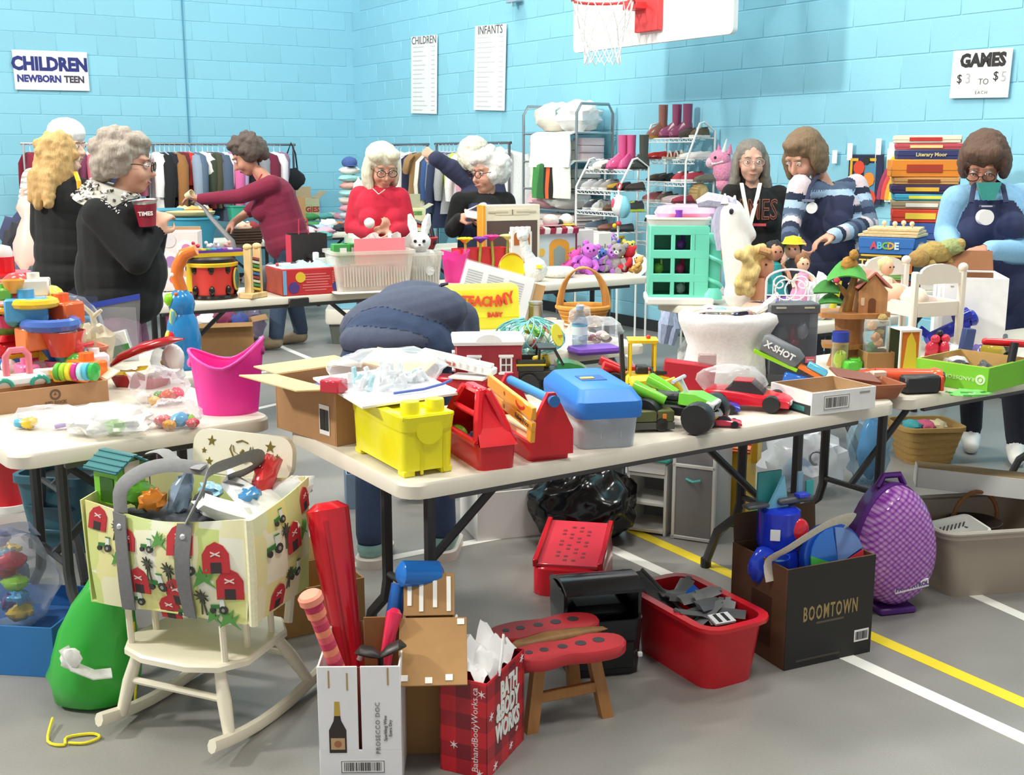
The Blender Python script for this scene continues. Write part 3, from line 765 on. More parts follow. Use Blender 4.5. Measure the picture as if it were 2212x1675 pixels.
for x0,x1 in((1602,1618),(1642,1622)):mb.tube([J(x0,396,-.1),J((x0*.7+x1*.3),424,-.2),J(x1,480,-.235),J(1619,498,-.24)],.013,6,flat=(1,.3))
pa(p.t,'lanyard',mb);pa(p.t,'lanyard_clip',MB('555555:m').box(J(1619,503,-.24),(.02,.01,.05)))
# ---- helper in striped sweater
p=Person('person with a brown bob, striped blue sweater and navy apron handling the dolls',(D(1790,700,6.75).x,6.75,0));J=p.J
pel,che=J(1800,575),J(1792,462)
a,b=J(1728,405,-.12),J(1848,402,.08)
p.torso(pel,che,-35,1.25,1.08,sh=(a,b),neck=J(1768,376,-.02))
p.arm(a,J(1712,470,-.15),J(1704,520,-.3),r=1.2);p.arm(b,J(1876,486,-.05),J(1800,510,-.34),r=1.2)
p.hand(J(1704,520,-.3),(.35,-.3,-.5),(.6,0,-.3),1,.5);p.hand(J(1800,510,-.34),(-1,-.2,-.25),(0,-.2,-1),1,.5)
legs(p,pel,(pel.x-.1,0),(pel.x+.1,0),-20)
p.head(J(1736,336,-.06),-52,32,0,1.12)
p.build('d39c84:s',{'pants':'24262e:c','shoe':'333333'},{'pants':'trousers','shoe':'shoes'})
ST=['2f3a58:c','6e7d92:c','a9c2dc:c','d8c6cc:c','53627c:c','1f2840:c']
SQ=[0,4,2,3,5,2,4,0,1,3,5,4]
def stripe(f):
 i=f[0];k=p.reg[i];q=p.pr[k]
 if q[0]=='c' and k>=len(p.pr)-60 and q[-1]=='sleeve':u=p.tt[i]/.042+3+(5 if k%2 else 0)
 else:u=(1.42-p.co[i][2])/.042
 return SQ[int(u)%12]
p.shell('sweater','',np.isin(p.rn,['top','sleeve']),.005,mats=ST,pick=stripe)
p.hair('7a6248:h',[(0,.02,.055,.095,.105,.08),(-.08,.015,-.02,.03,.065,.09),(.08,.015,-.02,.03,.065,.09),(0,.08,-.01,.09,.05,.09),(0,-.05,.09,.06,.045,.035),((-.085,-.03,.0),(-.075,-.06,-.09),.028,.02)],amp=.004)
p.shell('apron','2a2f4c:c',p.mask(['top'],.1,(.3,J(1780,425)[2]),.15),.014)
pa(p.t,'apron_strap',MB('2a2f4c:c').tube([J(1742,432,-.24),J(1752,400,-.18),J(1768,376,-.1)],.012,6,flat=(1,.4)))
bd=J(1753,450,-.26);pa(p.t,'badge',MB('f2f0ee').cyl(bd+V((.02,.06,0)),bd,.03,n=18))
bd=J(1746,434,-.26);pa(p.t,'name_tag',MB('6a7288').box(bd,(.07,.012,.014),-.6))
# ---- helper in blue shirt
p=Person('person with short brown hair, light blue shirt and navy apron holding a plush toy',(D(2132,900,5.55).x,5.55,0));J=p.J
pel,che=J(2140,610),J(2130,470)
a,b=J(2066,432,-.02),J(2204,428,.02)
p.torso(pel,che,-12,1.25,1.1,sh=(a,b),neck=J(2134,396,-.02))
p.arm(a,J(2044,505,.0),J(2060,552,-.26),r=1.2,bare=.15);p.arm(b,J(2242,545,-.02),J(2140,540,-.3),r=1.25)
p.hand(J(2060,552,-.26),(-.3,-.5,-.1),(0,.2,-1),1,.6);p.hand(J(2140,540,-.3),(-1,-.1,-.08),(0,.3,-1),1,.75)
fe=[G(2095,968,0)-p.b,G(2192,995,0)-p.b]
legs(p,pel,(fe[0].x,fe[0].y),(fe[1].x,fe[1].y),-20)
p.head(J(2126,352,-.05),-28,34,0,1.08,'3a2a26')
p.build('c98a72:s',{'top':'8fc0e4:c','pants':'1d2030:c','shoe':'f0eeea'},{'top':'shirt','pants':'trousers','shoe':'shoes'})
p.hair('5c4234:h',[(0,.02,.055,.095,.108,.085),(-.08,.01,-.0,.03,.07,.08),(.08,.01,-.0,.03,.07,.08),(0,.08,-.0,.09,.05,.09),(-.03,-.055,.085,.055,.045,.04),(.03,-.055,.085,.055,.045,.04)],amp=.005)
zt_=J(2130,434)[2]
p.shell('apron','2b3256:c',p.mask(['top','pants'],.12,(.45,zt_),lambda z:np.clip(.1+(zt_-z)*.55,.1,.165)),.015)
for x0,x1 in((2098,2104),(2174,2166)):pa(p.t,'apron_strap',MB('232a4a:c').tube([J(x0,438,-.21),J(x1,400,-.12),J(2134,378,.05)],.012,6,flat=(1,.4)))
pa(p.t,'undershirt',MB('3e9a94:c').wallp([(-.055,.05),(.055,.05),(.03,-.03),(-.03,-.03)],-.015,.01,J(2134,418,-.16)))
bd=J(2131,470,-.235);pa(p.t,'badge',MB('f4f2f0').cyl(bd+V((0,.04,0)),bd,.035,n=20));pa(p.t,'name_tag',MB('3a3f58').box(J(2132,446,-.215),(.07,.012,.012)))
pa(p.t,'tag_print',MB('c8ccd8').box(J(2132,446,-.223),(.05,.003,.005)))
# ---- woman bending over behind the front table
p=Person('person bending over with back turned in blue jeans and tied navy apron',(D(875,1210,4.17).x,4.17,0),1.05);J=p.J
pel,che=J(862,752,.05),J(908,692,.32)
a,b=J(800,705,.36),J(992,692,.3)
p.torso(pel,che,170,1.25,1.2,preg='pants',sh=(a,b),neck=J(940,722,.46));p.ell(J(872,690,.14),(.235,.17,.11),'top',MX.Rotation(R(-12),4,'Y'));p.ell(J(850,735,.02),(.19,.13,.075),'top');p.ell(J(850,785,.02),(.19,.14,.12),'pants')
p.arm(a,J(806,760,.46),J(830,830,.5),r=1.25);p.arm(b,J(1004,760,.28),J(985,830,.26),r=1.3)
p.hand(J(830,830,.5),(.1,.2,-1),(.9,0,0),-1,.4);p.hand(J(985,830,.26),(-.1,.2,-1),(-.9,0,0),1,.4)
f1,f2=G(800,1222)-p.b,G(955,1205)-p.b
for s_,ft in((-1,f1),(1,f2)):
 hip=pel+V((s_*.1,0,-.06));an=V((ft.x,ft.y+.02,.085));p.leg(hip,hip.lerp(an,.5)+V((0,.05,0)),an,an+V((.02,.15,-.045)))
p.head(J(945,770,.5),175,55,0,1.0)
p.build('dba68e:s',{'top':'454c62:c','pants':'30405e:c','shoe':'86b0ac'},{'top':'shirt','pants':'jeans','shoe':'shoes'})
p.hair('8a7460:h',SHORT_CURLS,amp=.004)
for ft in(f1,f2):pa(p.t,'shoe_sole',MB('d8cfc6').prism([(q.x,q.y)for q in rrect(.115,.27,.055,5)],0,.035,MX.Translation((ft.x+.01,ft.y+.08,0))@rz(-.1)))
bw_=J(905,634,.2)
pa(p.t,'apron_tie',MB('30354a:c').tube([bw_+V((-.2,-.02,-.05)),bw_+V((-.1,0,-.015)),bw_+V((0,.01,-.004)),bw_+V((.1,.03,-.012))],.011,6,flat=(1,.6)))
pa(p.t,'apron_bow',MB('2a2f44:c').lump(bw_+V((-.01,-.01,.01)),(.04,.025,.018),.15,3,2,10).tube([bw_+V((.06,.02,.0)),bw_+V((.085,.02,.03)),bw_+V((.11,.02,.035))],[.01,.016,.01],6,flat=(1,.5)))
pk=J(830,782,-.13);pa(p.t,'pocket',MB('2a3a58:c').box(pk+V((-.03,.0,0)),(.13,.02,.016)))
# ================================================================ clothes rails, shelves and games along the walls
def gmt(w=.4,L=.55,slv=.4,puff=0,flare=1.1):
 """sweater-like mesh hanging from (0,0,0); local x across the shoulders"""
 def mk(col,col2=None):
  mb=MB(col);rg=[]
  for z,wx,ty in((-.02,.2,.03),(-.05,.62,.04),(-.1,.94,.045),(-.22,.9,.05),(-.4,.93,.05),(-.75,1.,.055),(-1,flare,.045)):
   ring=[]
   for k in range(14):
    a=2*pi*k/14;b=noise.noise(V((cos(a)*2,z*4,sum(map(ord,col))%97)))*.02
    ring.append(V((w/2*wx*cos(a),(ty+puff*(.02 if int(z*20)%2 else-.005)+b)*sin(a),z*L)))
   rg.append(ring)
  mb.loft(rg)
  for s_ in(-1,1):
   if slv:
    if col2:mb.mat(col2)
    mb.tube([(s_*w*.36,0,-.07*L-.01),(s_*w*.5,.01,-.2*L),(s_*w*.56,.02,-.3*L-slv*.35),(s_*w*.54,.03,-.2*L-slv*.8)],[.045,.055,.048,.04],8,flat=(1.1,.8))
  return mb
 return mk
GK={'top':gmt(),'coat':gmt(.46,.68,.5,1),'dress':gmt(.34,.75,0,0,1.5),'tee':gmt(.38,.48,.16),'kid':gmt(.3,.42,.3)}
def hang(kind,name,label,col,pos,rot,group,col2=None,hcol='e8e8ec',sc=1.):
 t=tg(name,label,'clothing',pos,rot,group);t.scale=(sc,)*3
 pa(t,'cloth',GK[kind](col,col2),angle=60)
 pa(t,'hanger',MB(hcol+':g').tube([(-.16,0,-.05),(0,0,-.005),(.16,0,-.05)],.006,6).tube([(0,0,-.005),(0,0,.03),(.015,0,.05),(0,0,.066),(-.014,0,.055)],.003,5))
 return t
def crl(label,A,B,col,z):
 d=V((B.x-A.x,B.y-A.y,0));L=d.length;a=atan2(d.y,d.x)
 t=tg('clothes_rail',label,'clothes rail',(A.x,A.y,0),a)
 pa(t,'rail',MB(col).cyl((-.03,0,z),(L+.03,0,z),.014,n=10))
 for x in(0,L):
  pa(t,'post',MB(col).cyl((x,0,.05),(x,0,z),.014,n=10));ft=pa(t,'foot',MB(col).box((x,0,.04),(.035,.5,.03)))
  for y in(-.23,.23):pa(ft,'caster',MB('222222').sph((x,y,.02),.02,8))
 pa(t,'lower_bar',MB(col).cyl((0,0,.12),(L,0,.12),.01,n=8))
 return a
def rail_items(pfx,A,B,z,items,group,rot,where):
 for(px,kind,nm,lab,col,*r)in items:
 # point on the rail whose picture column is px
  k=(px-1106)/sqrt(F*F+0)*F/2549;d=B-A
  f=((px-1106)/2549*A.y-A.x)/(d.x-(px-1106)/2549*d.y)
  p=A+d*f;o={}
  if r and r[0]:o['col2']=r[0]
  hang(kind,nm,lab+' '+where,col,(p.x,p.y,z-.075),rot+random.uniform(-.12,.12),group,sc=r[1]if len(r)>1 else 1.15,**o)
A,B=onwall(50,310,'L',.8),onwall(318,311,'L',.8)
crl('white topped clothes rail behind the blonde woman',A,B,'e4e4e4:m',A.z)
IT=[(66,'top','hanging_sweater','dark red sweater','8c2038:c'),(84,'kid','hanging_sweater','pale pink top','e4b8c4:c'),(100,'top','hanging_shirt','white shirt','eeecea:c'),(128,'coat','hanging_jacket','grey jacket','6c7078:c'),(150,'top','hanging_sweater','tan sweater','b08c60:c'),(172,'kid','hanging_sweater','plum top','7a3a58:c'),(190,'top','hanging_shirt','cream shirt with pink sleeves','e8e0d4:c','c86a80:c'),(212,'kid','hanging_sweater','black top','26262c:c'),(240,'coat','hanging_jacket','navy jacket','2a3450:c'),(270,'top','hanging_sweater','teal sweater','3a8088:c'),(300,'kid','hanging_shirt','rose shirt','c46078:c')]
rail_items('',A,B,A.z,IT,'clothes on the white topped rail',UA+pi/2,'hanging behind the blonde woman')
A,B=onwall(330,311,'L',.8),onwall(633,314,'L',.8)
crl('grey clothes rail full of jackets by the left wall',A,B,'8c8e92:m',A.z)
IT=[(337,'top','hanging_shirt','white long sleeved shirt','f2f0ee:c'),(346,'coat','hanging_jacket','black jacket','1e1e22:c'),(356,'dress','hanging_trousers','navy trousers with yellow dots','2c3468:c'),(366,'top','hanging_sweater','black sweater','22222a:c'),(378,'coat','hanging_jacket','brown suede jacket','9c6a3c:c'),(392,'kid','hanging_sweater','maroon sweater','6c2430:c'),(401,'kid','hanging_jacket','red vest','c8392e:c'),(410,'coat','hanging_jacket','pale grey blue jacket','93a0b4:c'),(424,'coat','hanging_jacket','slate denim jacket','5d6d84:c'),(438,'tee','hanging_shirt','white short sleeved shirt','eeeae4:c'),(449,'top','hanging_sweater','red and green plaid shirt','7e2830:c','3c4434:c'),(460,'top','hanging_sweater','olive sweater','4c4836:c'),(472,'coat','hanging_jacket','dark slate jacket','525f76:c'),(485,'top','hanging_shirt','white hooded top','f0eeec:c'),(500,'coat','hanging_jacket','pink puffer jacket','d96aa2:c'),(516,'top','hanging_shirt','lilac print top','d4b4dc:c'),(535,'kid','hanging_sweater','black top','26262c:c'),(556,'top','hanging_sweater','grey sweater','8a8c94:c'),(576,'coat','hanging_jacket','maroon jacket','6e1e38:c'),(592,'top','hanging_shirt','white top with pink trim','e8dfe4:c'),(605,'kid','hanging_sweater','mauve top','9c7088:c')]
rail_items('',A,B,A.z,IT,'clothes on the grey rail',UA+pi/2,'hanging on the grey rail')
p=B-U*.05-VV*.06
t=tg('hanging_handbag','black handbag hung by its straps at the end of the grey rail','bag',(p.x,p.y,A.z),UA)
pa(t,'strap',MB('1c1c20').tube([(-.07,0,-.3),(-.05,0,-.1),(0,0,.02),(.05,0,-.1),(.07,0,-.3)],.01,6))
pa(t,'pouch',MB('202024:c').lump((0,0,-.4),(.15,.07,.13),.12,3,5,14))
A,B=onwall(846,313,'R',.45),onwall(923,312,'R',.45)
crl('short clothes rail of baby clothes near the wall corner',A,B,'84868c:m',A.z)
IT=[(858,'kid','hanging_shirt','white baby vest','f0eee8:c',None,1.),(866,'kid','hanging_shirt','cream baby top','e6dcc8:c',None,1.),(884,'top','hanging_shirt','white long sleeved baby shirt','f4f2f0:c',None,1.),(897,'dress','hanging_dress','navy dress with white specks','262c48:c',None,1.1),(914,'tee','hanging_coat','brown baby coat','9c7a54:c',None,1.)]
rail_items('',A,B,A.z,IT,'clothes on the short rail',RA+pi/2,'hanging on the short rail')
A,B=onwall(943,311,'R',.45),onwall(1100,310,'R',.45)
crl('clothes rail of childrens clothes behind the white haired helper',A,B,'84868c:m',A.z)
IT=[(944,'kid','hanging_shirt','yellow baby top','e8c840:c'),(950,'top','hanging_shirt','cream top','e8e2d4:c'),(958,'top','hanging_sweater','charcoal sweater','3c4048:c'),(966,'top','hanging_sweater','bright blue sweater','34558c:c'),(974,'top','hanging_sweater','grey sweater','84888e:c'),(982,'coat','hanging_jacket','navy jacket','2c3654:c'),(992,'top','hanging_sweater','light grey sweater','a4a6aa:c'),(1004,'kid','hanging_shirt','lime baby top','b8cc50:c'),(1020,'top','hanging_shirt','white shirt','f0eeea:c'),(1045,'top','hanging_shirt','pink shirt','e0a0b4:c'),(1062,'kid','hanging_shirt','green baby top','5cac5c:c'),(1080,'kid','hanging_shirt','orange baby top','e07840:c')]
rail_items('',A,B,A.z,IT,'clothes on the childrens rail',RA+pi/2,'on the childrens rail')
hang('coat','hanging_snowsuit','white snowsuit with red stripe hanging at the end of the childrens rail','e6ecee:c',onwall(1098,322,'R',.4),RA+.5,None,sc=1.15)
# ---- tall grey shelf unit of blankets
def lpt(t,q):
 return rz(-t.rotation_euler.z)@(V(q)-V(t.location))
Pa,Pb=onwall(1131,225,'R',.46),onwall(1246,218,'R',.46)
W_=(V((Pb.x,Pb.y,0))-V((Pa.x,Pa.y,0))).length;zt=Pb.z-.02
t=tg('shelf_unit','tall grey metal shelf unit stacked with white and pink blankets','shelf unit',(Pa.x,Pa.y,0),RA)
for x in(0,W_):
 pa(t,'end_frame',MB('a4a8ac:m').tube([(x,0,0),(x,0,zt-.08),(x,.05,zt),(x,.35,zt),(x,.4,zt-.08),(x,.4,0)],.013,8))
SHZ=[ZH(Pb,y_)for y_ in(520,458,412,350,287)]
for z in SHZ:
 sh_=pa(t,'shelf',MB('b0b4b8:m').tube([(0,0,z),(W_,0,z)],.009,6).tube([(0,.4,z),(W_,.4,z)],.009,6).tube([(0,0,z),(0,.4,z)],.009,6).tube([(W_,0,z),(W_,.4,z)],.009,6))
 for k in range(1,6):pa(sh_,'wire',MB('b0b4b8:m').cyl((0,.4*k/6,z),(W_,.4*k/6,z),.004,n=5))
SU=t
def onshelf(x,y,z):return V((Pa.x,Pa.y,0))+rz(RA)@V((x,y,z))
def folded(name,label,col,x,z,w,d,h,y=.2,cat='blanket',group='blankets on the tall shelf unit',n=3,seed=1,rot=0):
 mb=MB(col)
 for k in range(n):
  zz=h*k/n;hh=h/n
  mb.loft([[V((q.x+noise.noise(V((q.x*9,q.y*9,seed+k)))*.012,q.y,q.z))for q in rrect(w*(1-.06*((k+i)%2)),d,.05,3,zz+hh*f)]for i,f in enumerate((.04,.2,.5,.8,.96))])
 return so(name,label,cat,mb,onshelf(x,y,z),RA+rot,group,angle=70)
def drape(name,label,col,x,ztop,w,drop,y0=-.03,over=.3,cat='blanket',group='blankets on the tall shelf unit',seed=0,mats=None):
 def fn(u,v):
  s_=v*(over+drop);xx=(u-.5)*w*(1+.1*(s_/(over+drop)));wv=.018*sin(u*14+seed)*(max(0,s_-over)/drop)
  if s_<over:return(xx,over-s_,.012+.004*sin(u*9+seed))
  return(xx+.01*sin(v*9+seed),-.022-wv-.01,.012-(s_-over))
 mb=MB(col).grid(fn,22,16,.012)
 if mats:
  mb.mats=list(mats);n=len(mb.f);mb.fm=[(int((i%21)/21*len(mats)))for i in range(n)]
 return so(name,label,cat,mb,onshelf(x,y0,ztop),RA,group,angle=70)
so('pillow','large cream pillow with tan print on top of the tall shelf unit','pillow',MB('f0ebdc:c').lump((0,0,.14),(W_*.32,.17,.14),.1,2,4,20,flat=0),onshelf(W_*.3,.2,SHZ[4]+.012),RA)
t=so('duvet','white bundled duvet with teal patch on top of the tall shelf unit','duvet',MB('f6f4f0:c').lump((0,0,.14),(W_*.26,.19,.14),.16,2.4,9,22,flat=0),onshelf(W_*.72,.2,SHZ[4]+.012),RA)
pa(t,'patch',MB('7aa0a0:c').lump((-.1,-.14,.17),(.07,.03,.05),.1,2,2,10))
folded('blanket','pink folded blankets at left on the tall shelf unit','e8c4bc:c',W_*.17,SHZ[3]+.012,W_*.3,.34,.2,n=4,seed=2)
drape('blanket','white blanket draped over the second shelf','f5f3ee:c',W_*.64,SHZ[4]-.012,W_*.68,.3,seed=1)
folded('blanket','white folded blanket under the draped white one','efe9dc:c',W_*.66,SHZ[3]+.012,W_*.6,.32,.18,n=2,seed=5)
folded('blanket','cream folded blanket on the third shelf at left','f2efe6:c',W_*.18,SHZ[2]+.012,W_*.32,.34,.2,n=2,seed=7)
drape('towel','green, black and orange printed towel hanging from the shelf','3f8c44:c',W_*.5,SHZ[3]-.012,W_*.36,.33,cat='towel',seed=3,mats=['4a9a50:c','3f8c44:c','2f6a3a:c','22261f:c','e8602c:c','22261f:c'])
drape('blanket','cream blanket hanging at right of the green towel','f4f2e6:c',W_*.86,SHZ[3]-.012,W_*.3,.32,seed=6)
folded('blanket','stacked blankets under the green towel','d8d0c8:c',W_*.65,SHZ[2]+.012,W_*.55,.3,.18,n=2,seed=8)
folded('blanket','pink blanket inside the right end of the tall shelf','e6ccd0:c',W_*.9,SHZ[3]+.012,W_*.16,.3,.2,n=3,seed=11)
for x,w,c,lab in((.2,.34,'e8b4be:c','pink fluffy pillow low on the tall shelf unit'),(.62,.5,'f2ece6:c','white fluffy pillow low on the tall shelf unit')):
 so('pillow',lab,'pillow',MB(c).lump((0,0,.08),(W_*w*.55,.2,.09),.12,2.5,x*10,18,flat=0),onshelf(W_*x,.16,SHZ[1]+.012),RA)
folded('blanket','pink and white blankets on the lowest shelf','e4d4d0:c',W_*.5,SHZ[0]+.012,W_*.9,.34,.2,n=4,seed=14)
# ---- shoe racks
def shoe_mesh(kind,col,sole='e8e4de',L=.2):
 w=L*.36;T=[]
 def R_(y,z,wx,h):
  return[V((wx*cos(a)*w/2,y*L,z+(sin(a)*h if sin(a)>0 else sin(a)*.006)))for a in[2*pi*k/10 for k in range(10)]]
 mb=MB(sole);out=[(x*w*1.05*(.5+.12*(y>.3)),y*L)for x,y in((-.8,-.5),(.8,-.5),(1,-.3),(.85,0),(1.05,.3),(.7,.5),(-.5,.52),(-.95,.35),(-.8,0),(-1,-.3))]
 mb.prism(out,0,.018);mb.mat(col)
 if kind=='boot':
  mb.loft([R_(-.48,.018,.8,.1),R_(-.4,.018,1,.13),R_(-.1,.018,.95,.12),R_(.15,.018,1,.08),R_(.4,.018,.9,.055),R_(.52,.018,.5,.03)])
  mb.lathe([(L*.19,.05),(L*.2,.12),(L*.21,.2),(L*.22,.27),(L*.2,.27),(L*.17,.1)],(0,-.27*L,0),12,sx=.85)
 elif kind=='sandal':
  for y in(-.1,.22):mb.tube([(-w*.45,y*L,.018),(-w*.3,y*L,.05),(0,y*L,.062),(w*.3,y*L,.05),(w*.45,y*L,.018)],.011,6,flat=(1,.5))
  mb.loft([R_(-.46,.018,.7,.05),R_(-.36,.018,.8,.06),R_(-.3,.018,.3,.02)])
 else:
  h=.07 if kind=='sneaker' else .05
  mb.loft([R_(-.49,.018,.7,h*.8),R_(-.42,.018,.9,h),R_(-.15,.018,.9,h*.85),R_(.1,.018,.95,h*.8),R_(.32,.018,1,h*.6),R_(.5,.018,.55,h*.35)])
  if kind=='sneaker':mb.mat(sole).box((0,.08*L,.018+h*.78),(w*.35,L*.2,.012),(R(-14),0,0)).mat('3a3a3a').lathe([(w*.3,0),(w*.28,.006),(w*.02,.006)],(0,-.28*L,.014+h*.86),10,sy=1.4)
 return mb
SM={}
def shoe(kind,name,label,col,pos,rot,group,sole='e8e4de',L=.2):
 k=(kind,col,sole,L)
 if k not in SM:SM[k]=shoe_mesh(*k).mesh(name,50)
 return so(name,label,'boot' if kind=='boot' else 'shoe',SM[k],pos,rot,group)
def shoe_rack(label,pA,pB,depth,zs,ztop,slant):
 d=V((pB.x-pA.x,pB.y-pA.y,0));L=d.length
 t=tg('shoe_rack',label,'shoe rack',(pA.x,pA.y,0),RA)
 for x in(0,L):
  pa(t,'end_frame',MB('f2f2f0').tube([(x,0,0),(x,0,ztop-slant),(x,depth*.45,ztop),(x,depth*.6,ztop+.01),(x,depth,ztop-.06),(x,depth,0)],.009,8))
 for i,z in enumerate(zs):
  y0=0 if z<ztop-slant else depth*.3
  s_=pa(t,'shelf',MB('f2f2f0').tube([(0,y0,z),(L,y0,z)],.006,6).tube([(0,depth,z),(L,depth,z)],.006,6).tube([(0,y0,z-.03),(L,y0,z-.03)],.005,6))
  for k in range(1,5):pa(s_,'wire',MB('f2f2f0').cyl((0,y0+(depth-y0)*k/5,z),(L,y0+(depth-y0)*k/5,z),.0035,n=5))
  zz=MB('f2f2f0')
  for k in range(22):zz.cyl((L*k/22,y0,z-.03*(k%2)),(L*(k+1)/22,y0,z-.03*((k+1)%2)),.0025,n=4)
  pa(s_,'zigzag_wire',zz)
 return t,L
def shelfzs(P,pys):return[ZH(P,y)for y in pys]
P1,P2_=onwall(1379,345,'R',.36),onwall(1482,345,'R',.36)
z1=shelfzs(P2_,[298,346,395,442,487,530]);TR,TL=shoe_rack('tall white wire shoe rack topped by purple rubber boots',P1,P2_,.3,z1,ZH(P2_,266),.3)
P3,P4_=onwall(1245,400,'R',.84),onwall(1337,400,'R',.84)
z2=shelfzs(P4_,[368,414,460,505]);SR,SL_=shoe_rack('small white wire shoe rack beside the blanket shelf',P3,P4_,.3,z2,ZH(P4_,345),.22)
def rackpos(base,x,y,z):return V((base.x,base.y,0))+rz(RA)@V((x,y,z))
SH=[(0,0,.1,.12,'boot','a06a5c:g','brown rubber boot with tan toe','b88830'),(0,0,.3,.16,'boot','96486a:g','purple rubber boot before its pair','5a2a3c'),(0,0,.5,.17,'boot','8c4264:g','purple rubber boot beside its pair','5a2a3c'),(0,0,.76,.14,'sneaker','4a4038:c','dark brown winter shoe','3a3430'),(0,0,.9,.16,'sneaker','6a5a48:c','brown and white winter shoe','e4ded4'),(0,1,.16,.08,'flat','d8362c:g','bright red flat shoe','8c2020'),(0,1,.32,.14,'flat','b8302c:g','red flat shoe behind its pair','8c2020'),(0,1,.5,.1,'sandal','e8e4d4','cream sandal','cfc8b8'),(0,1,.66,.15,'flat','a8a89c:c','grey felt slipper','d8d4cc'),(0,1,.82,.12,'flat','f0ece8:c','white slipper with bows','e0dcd8'),(0,1,.95,.15,'flat','e8dcd8:c','pinkish white slipper','d8ccc8'),(0,2,.16,.1,'flat','6c5c4c','taupe clog','4a4038'),(0,2,.34,.1,'flat','33302f','black clog','262422'),(0,2,.52,.12,'flat','2c2a2c:c','black slipper','1c1a1a'),(0,2,.68,.09,'sneaker','c84858:c','pink and white running shoe','f4f0ee'),(0,2,.84,.13,'sneaker','b03c4c:c','red running shoe','f0eeec'),(0,2,.96,.2,'flat','7c7868:c','olive cap shaped slipper','6c685c'),(0,3,.12,.08,'sneaker','c07078:c','rose running shoe','e8d8d0'),(0,3,.26,.14,'sneaker','9a8878:c','tan running shoe','f0e8e0'),(0,3,.42,.13,'flat','3a3230:c','brown slipper','2a2422'),(0,3,.56,.07,'flat','e4ccd0:c','pale pink slipper','d8c4c8'),(0,3,.7,.1,'flat','d8d0d0:c','white slipper','c8c0c0'),(0,3,.82,.05,'flat','9c3448:c','dark red slipper','6a2430'),(0,4,.2,.08,'flat','2e2c30','black flat shoe','1e1c1e'),(0,4,.4,.1,'flat','34323a','dark grey flat shoe','1e1c1e'),(0,4,.6,.1,'flat','a8404c','crimson flat shoe','6a2430'),(0,4,.8,.1,'sneaker','4c4c58:c','charcoal sneaker','e0dcd8'),(1,0,.12,.16,'sneaker','88909a:c','grey sneaker','e8e6e2'),(1,0,.3,.12,'sneaker','f0eee8:c','white sneaker','e4e0d8'),(1,0,.46,.15,'flat','4a3c38','brown shoe','2e2624'),(1,0,.62,.12,'boot','d85c92:g','pink rubber boot in front','a83c6a'),(1,0,.76,.16,'boot','d4588e:g','pink rubber boot behind its pair','a83c6a'),(1,0,.93,.2,'boot','4a4a42:g','dark olive rubber boot','2c2c28'),(1,1,.12,.08,'sneaker','b8b8bc:c','silver grey sneaker','dcdcdc'),(1,1,.28,.12,'sneaker','a8a8ac:c','grey silver sneaker behind its pair','dcdcdc'),(1,1,.5,.1,'sneaker','9a9a94:c','stone grey sneaker','e6e2dc'),(1,1,.66,.12,'flat','b08c30:c','mustard slipper','4a3c28'),(1,1,.8,.1,'flat','2e2a2a','black shoe','1c1a1a'),(1,1,.94,.16,'flat','4c3a34','dark brown shoe','2c2420'),(1,2,.1,.1,'sneaker','50525c:c','charcoal sneaker','c8c8c8'),(1,2,.26,.12,'sneaker','d8d8dc:c','pale grey sneaker','f0eeec'),(1,2,.46,.08,'sandal','8c867c','taupe sandal','e8e4dc'),(1,2,.62,.1,'flat','6a4a38','brown loafer','4a3428'),(1,2,.82,.14,'sneaker','34363c:c','black sneaker with yellow sole','c8d838'),(1,2,.96,.14,'sneaker','3a3c40:c','black sneaker with lime sole','c8d838'),(1,3,.2,.1,'sneaker','5a6a7c:c','blue grey sneaker','e0dcd8'),(1,3,.5,.1,'flat','8a5a4c','russet shoe','5a3428'),(1,3,.8,.1,'flat','3c3a40','black strap shoe','222222')]
ORD=['top','second','third','fourth','fifth']
for r_,s_,fx,dy,kind,col,lab,sole in SH:
 base,L_,zs_=(P1,TL,z1)if r_==0 else(P3,SL_,z2)
 shoe(kind,'rubber_boot' if kind=='boot' else('sneaker' if kind=='sneaker' else('sandal' if kind=='sandal' else 'slip_on_shoe')),lab+' on the '+ORD[s_]+' shelf of the '+('tall' if r_==0 else 'small')+' shoe rack',col,rackpos(base,L_*fx,dy+.03,zs_[s_]+.0065),RA+pi+random.uniform(-.5,.3),'shoes on the %s shoe rack'%('tall' if r_==0 else 'small'),sole,.19)
 # hanging toy and pink hobby horse
q=onwall(1338,408,'R',.89)
t=tg('hanging_elephant_toy','pale blue and white elephant toy hanging by a red ring from the small shoe rack','toy',q,RA)
pa(t,'ring',MB('d8404c').tube([(.025*cos(a),0,.02+.025*sin(a))for a in[2*pi*k/14 for k in range(14)]],.006,6,loop=True))
pa(t,'body',MB('eef2f4:c').lump((0,0,-.13),(.075,.05,.085),.05,2,3,14));pa(t,'back',MB('86c8d8:c').lump((.035,.015,-.14),(.07,.05,.09),.04,2,4,12))
pa(t,'ear',MB('d85c78:c').lump((-.02,-.045,-.11),(.02,.012,.04),.05,2,4,10));pa(t,'trunk',MB('8fd0e0:c').tube([(-.05,0,-.12),(-.085,0,-.08),(-.09,0,-.03)],[.022,.018,.012],8))
pa(t,'pendant',MB('d83c48').sph((.0,0,-.27),.022,8).cyl((0,0,-.25),(0,0,-.2),.003));pa(t,'pendant_bell',MB('f0c820').sph((-.05,0,-.29),.02,8))
q=onwall(1562,372,'R',.3)
t=tg('hobby_horse','pink unicorn hobby horse head on a stick beside the tall shoe rack','toy',(q.x,q.y,0),RA)
z=q.z
pa(t,'stick',MB('c8a070:w').cyl((0,0,0),(0,0,z),.014,n=8))
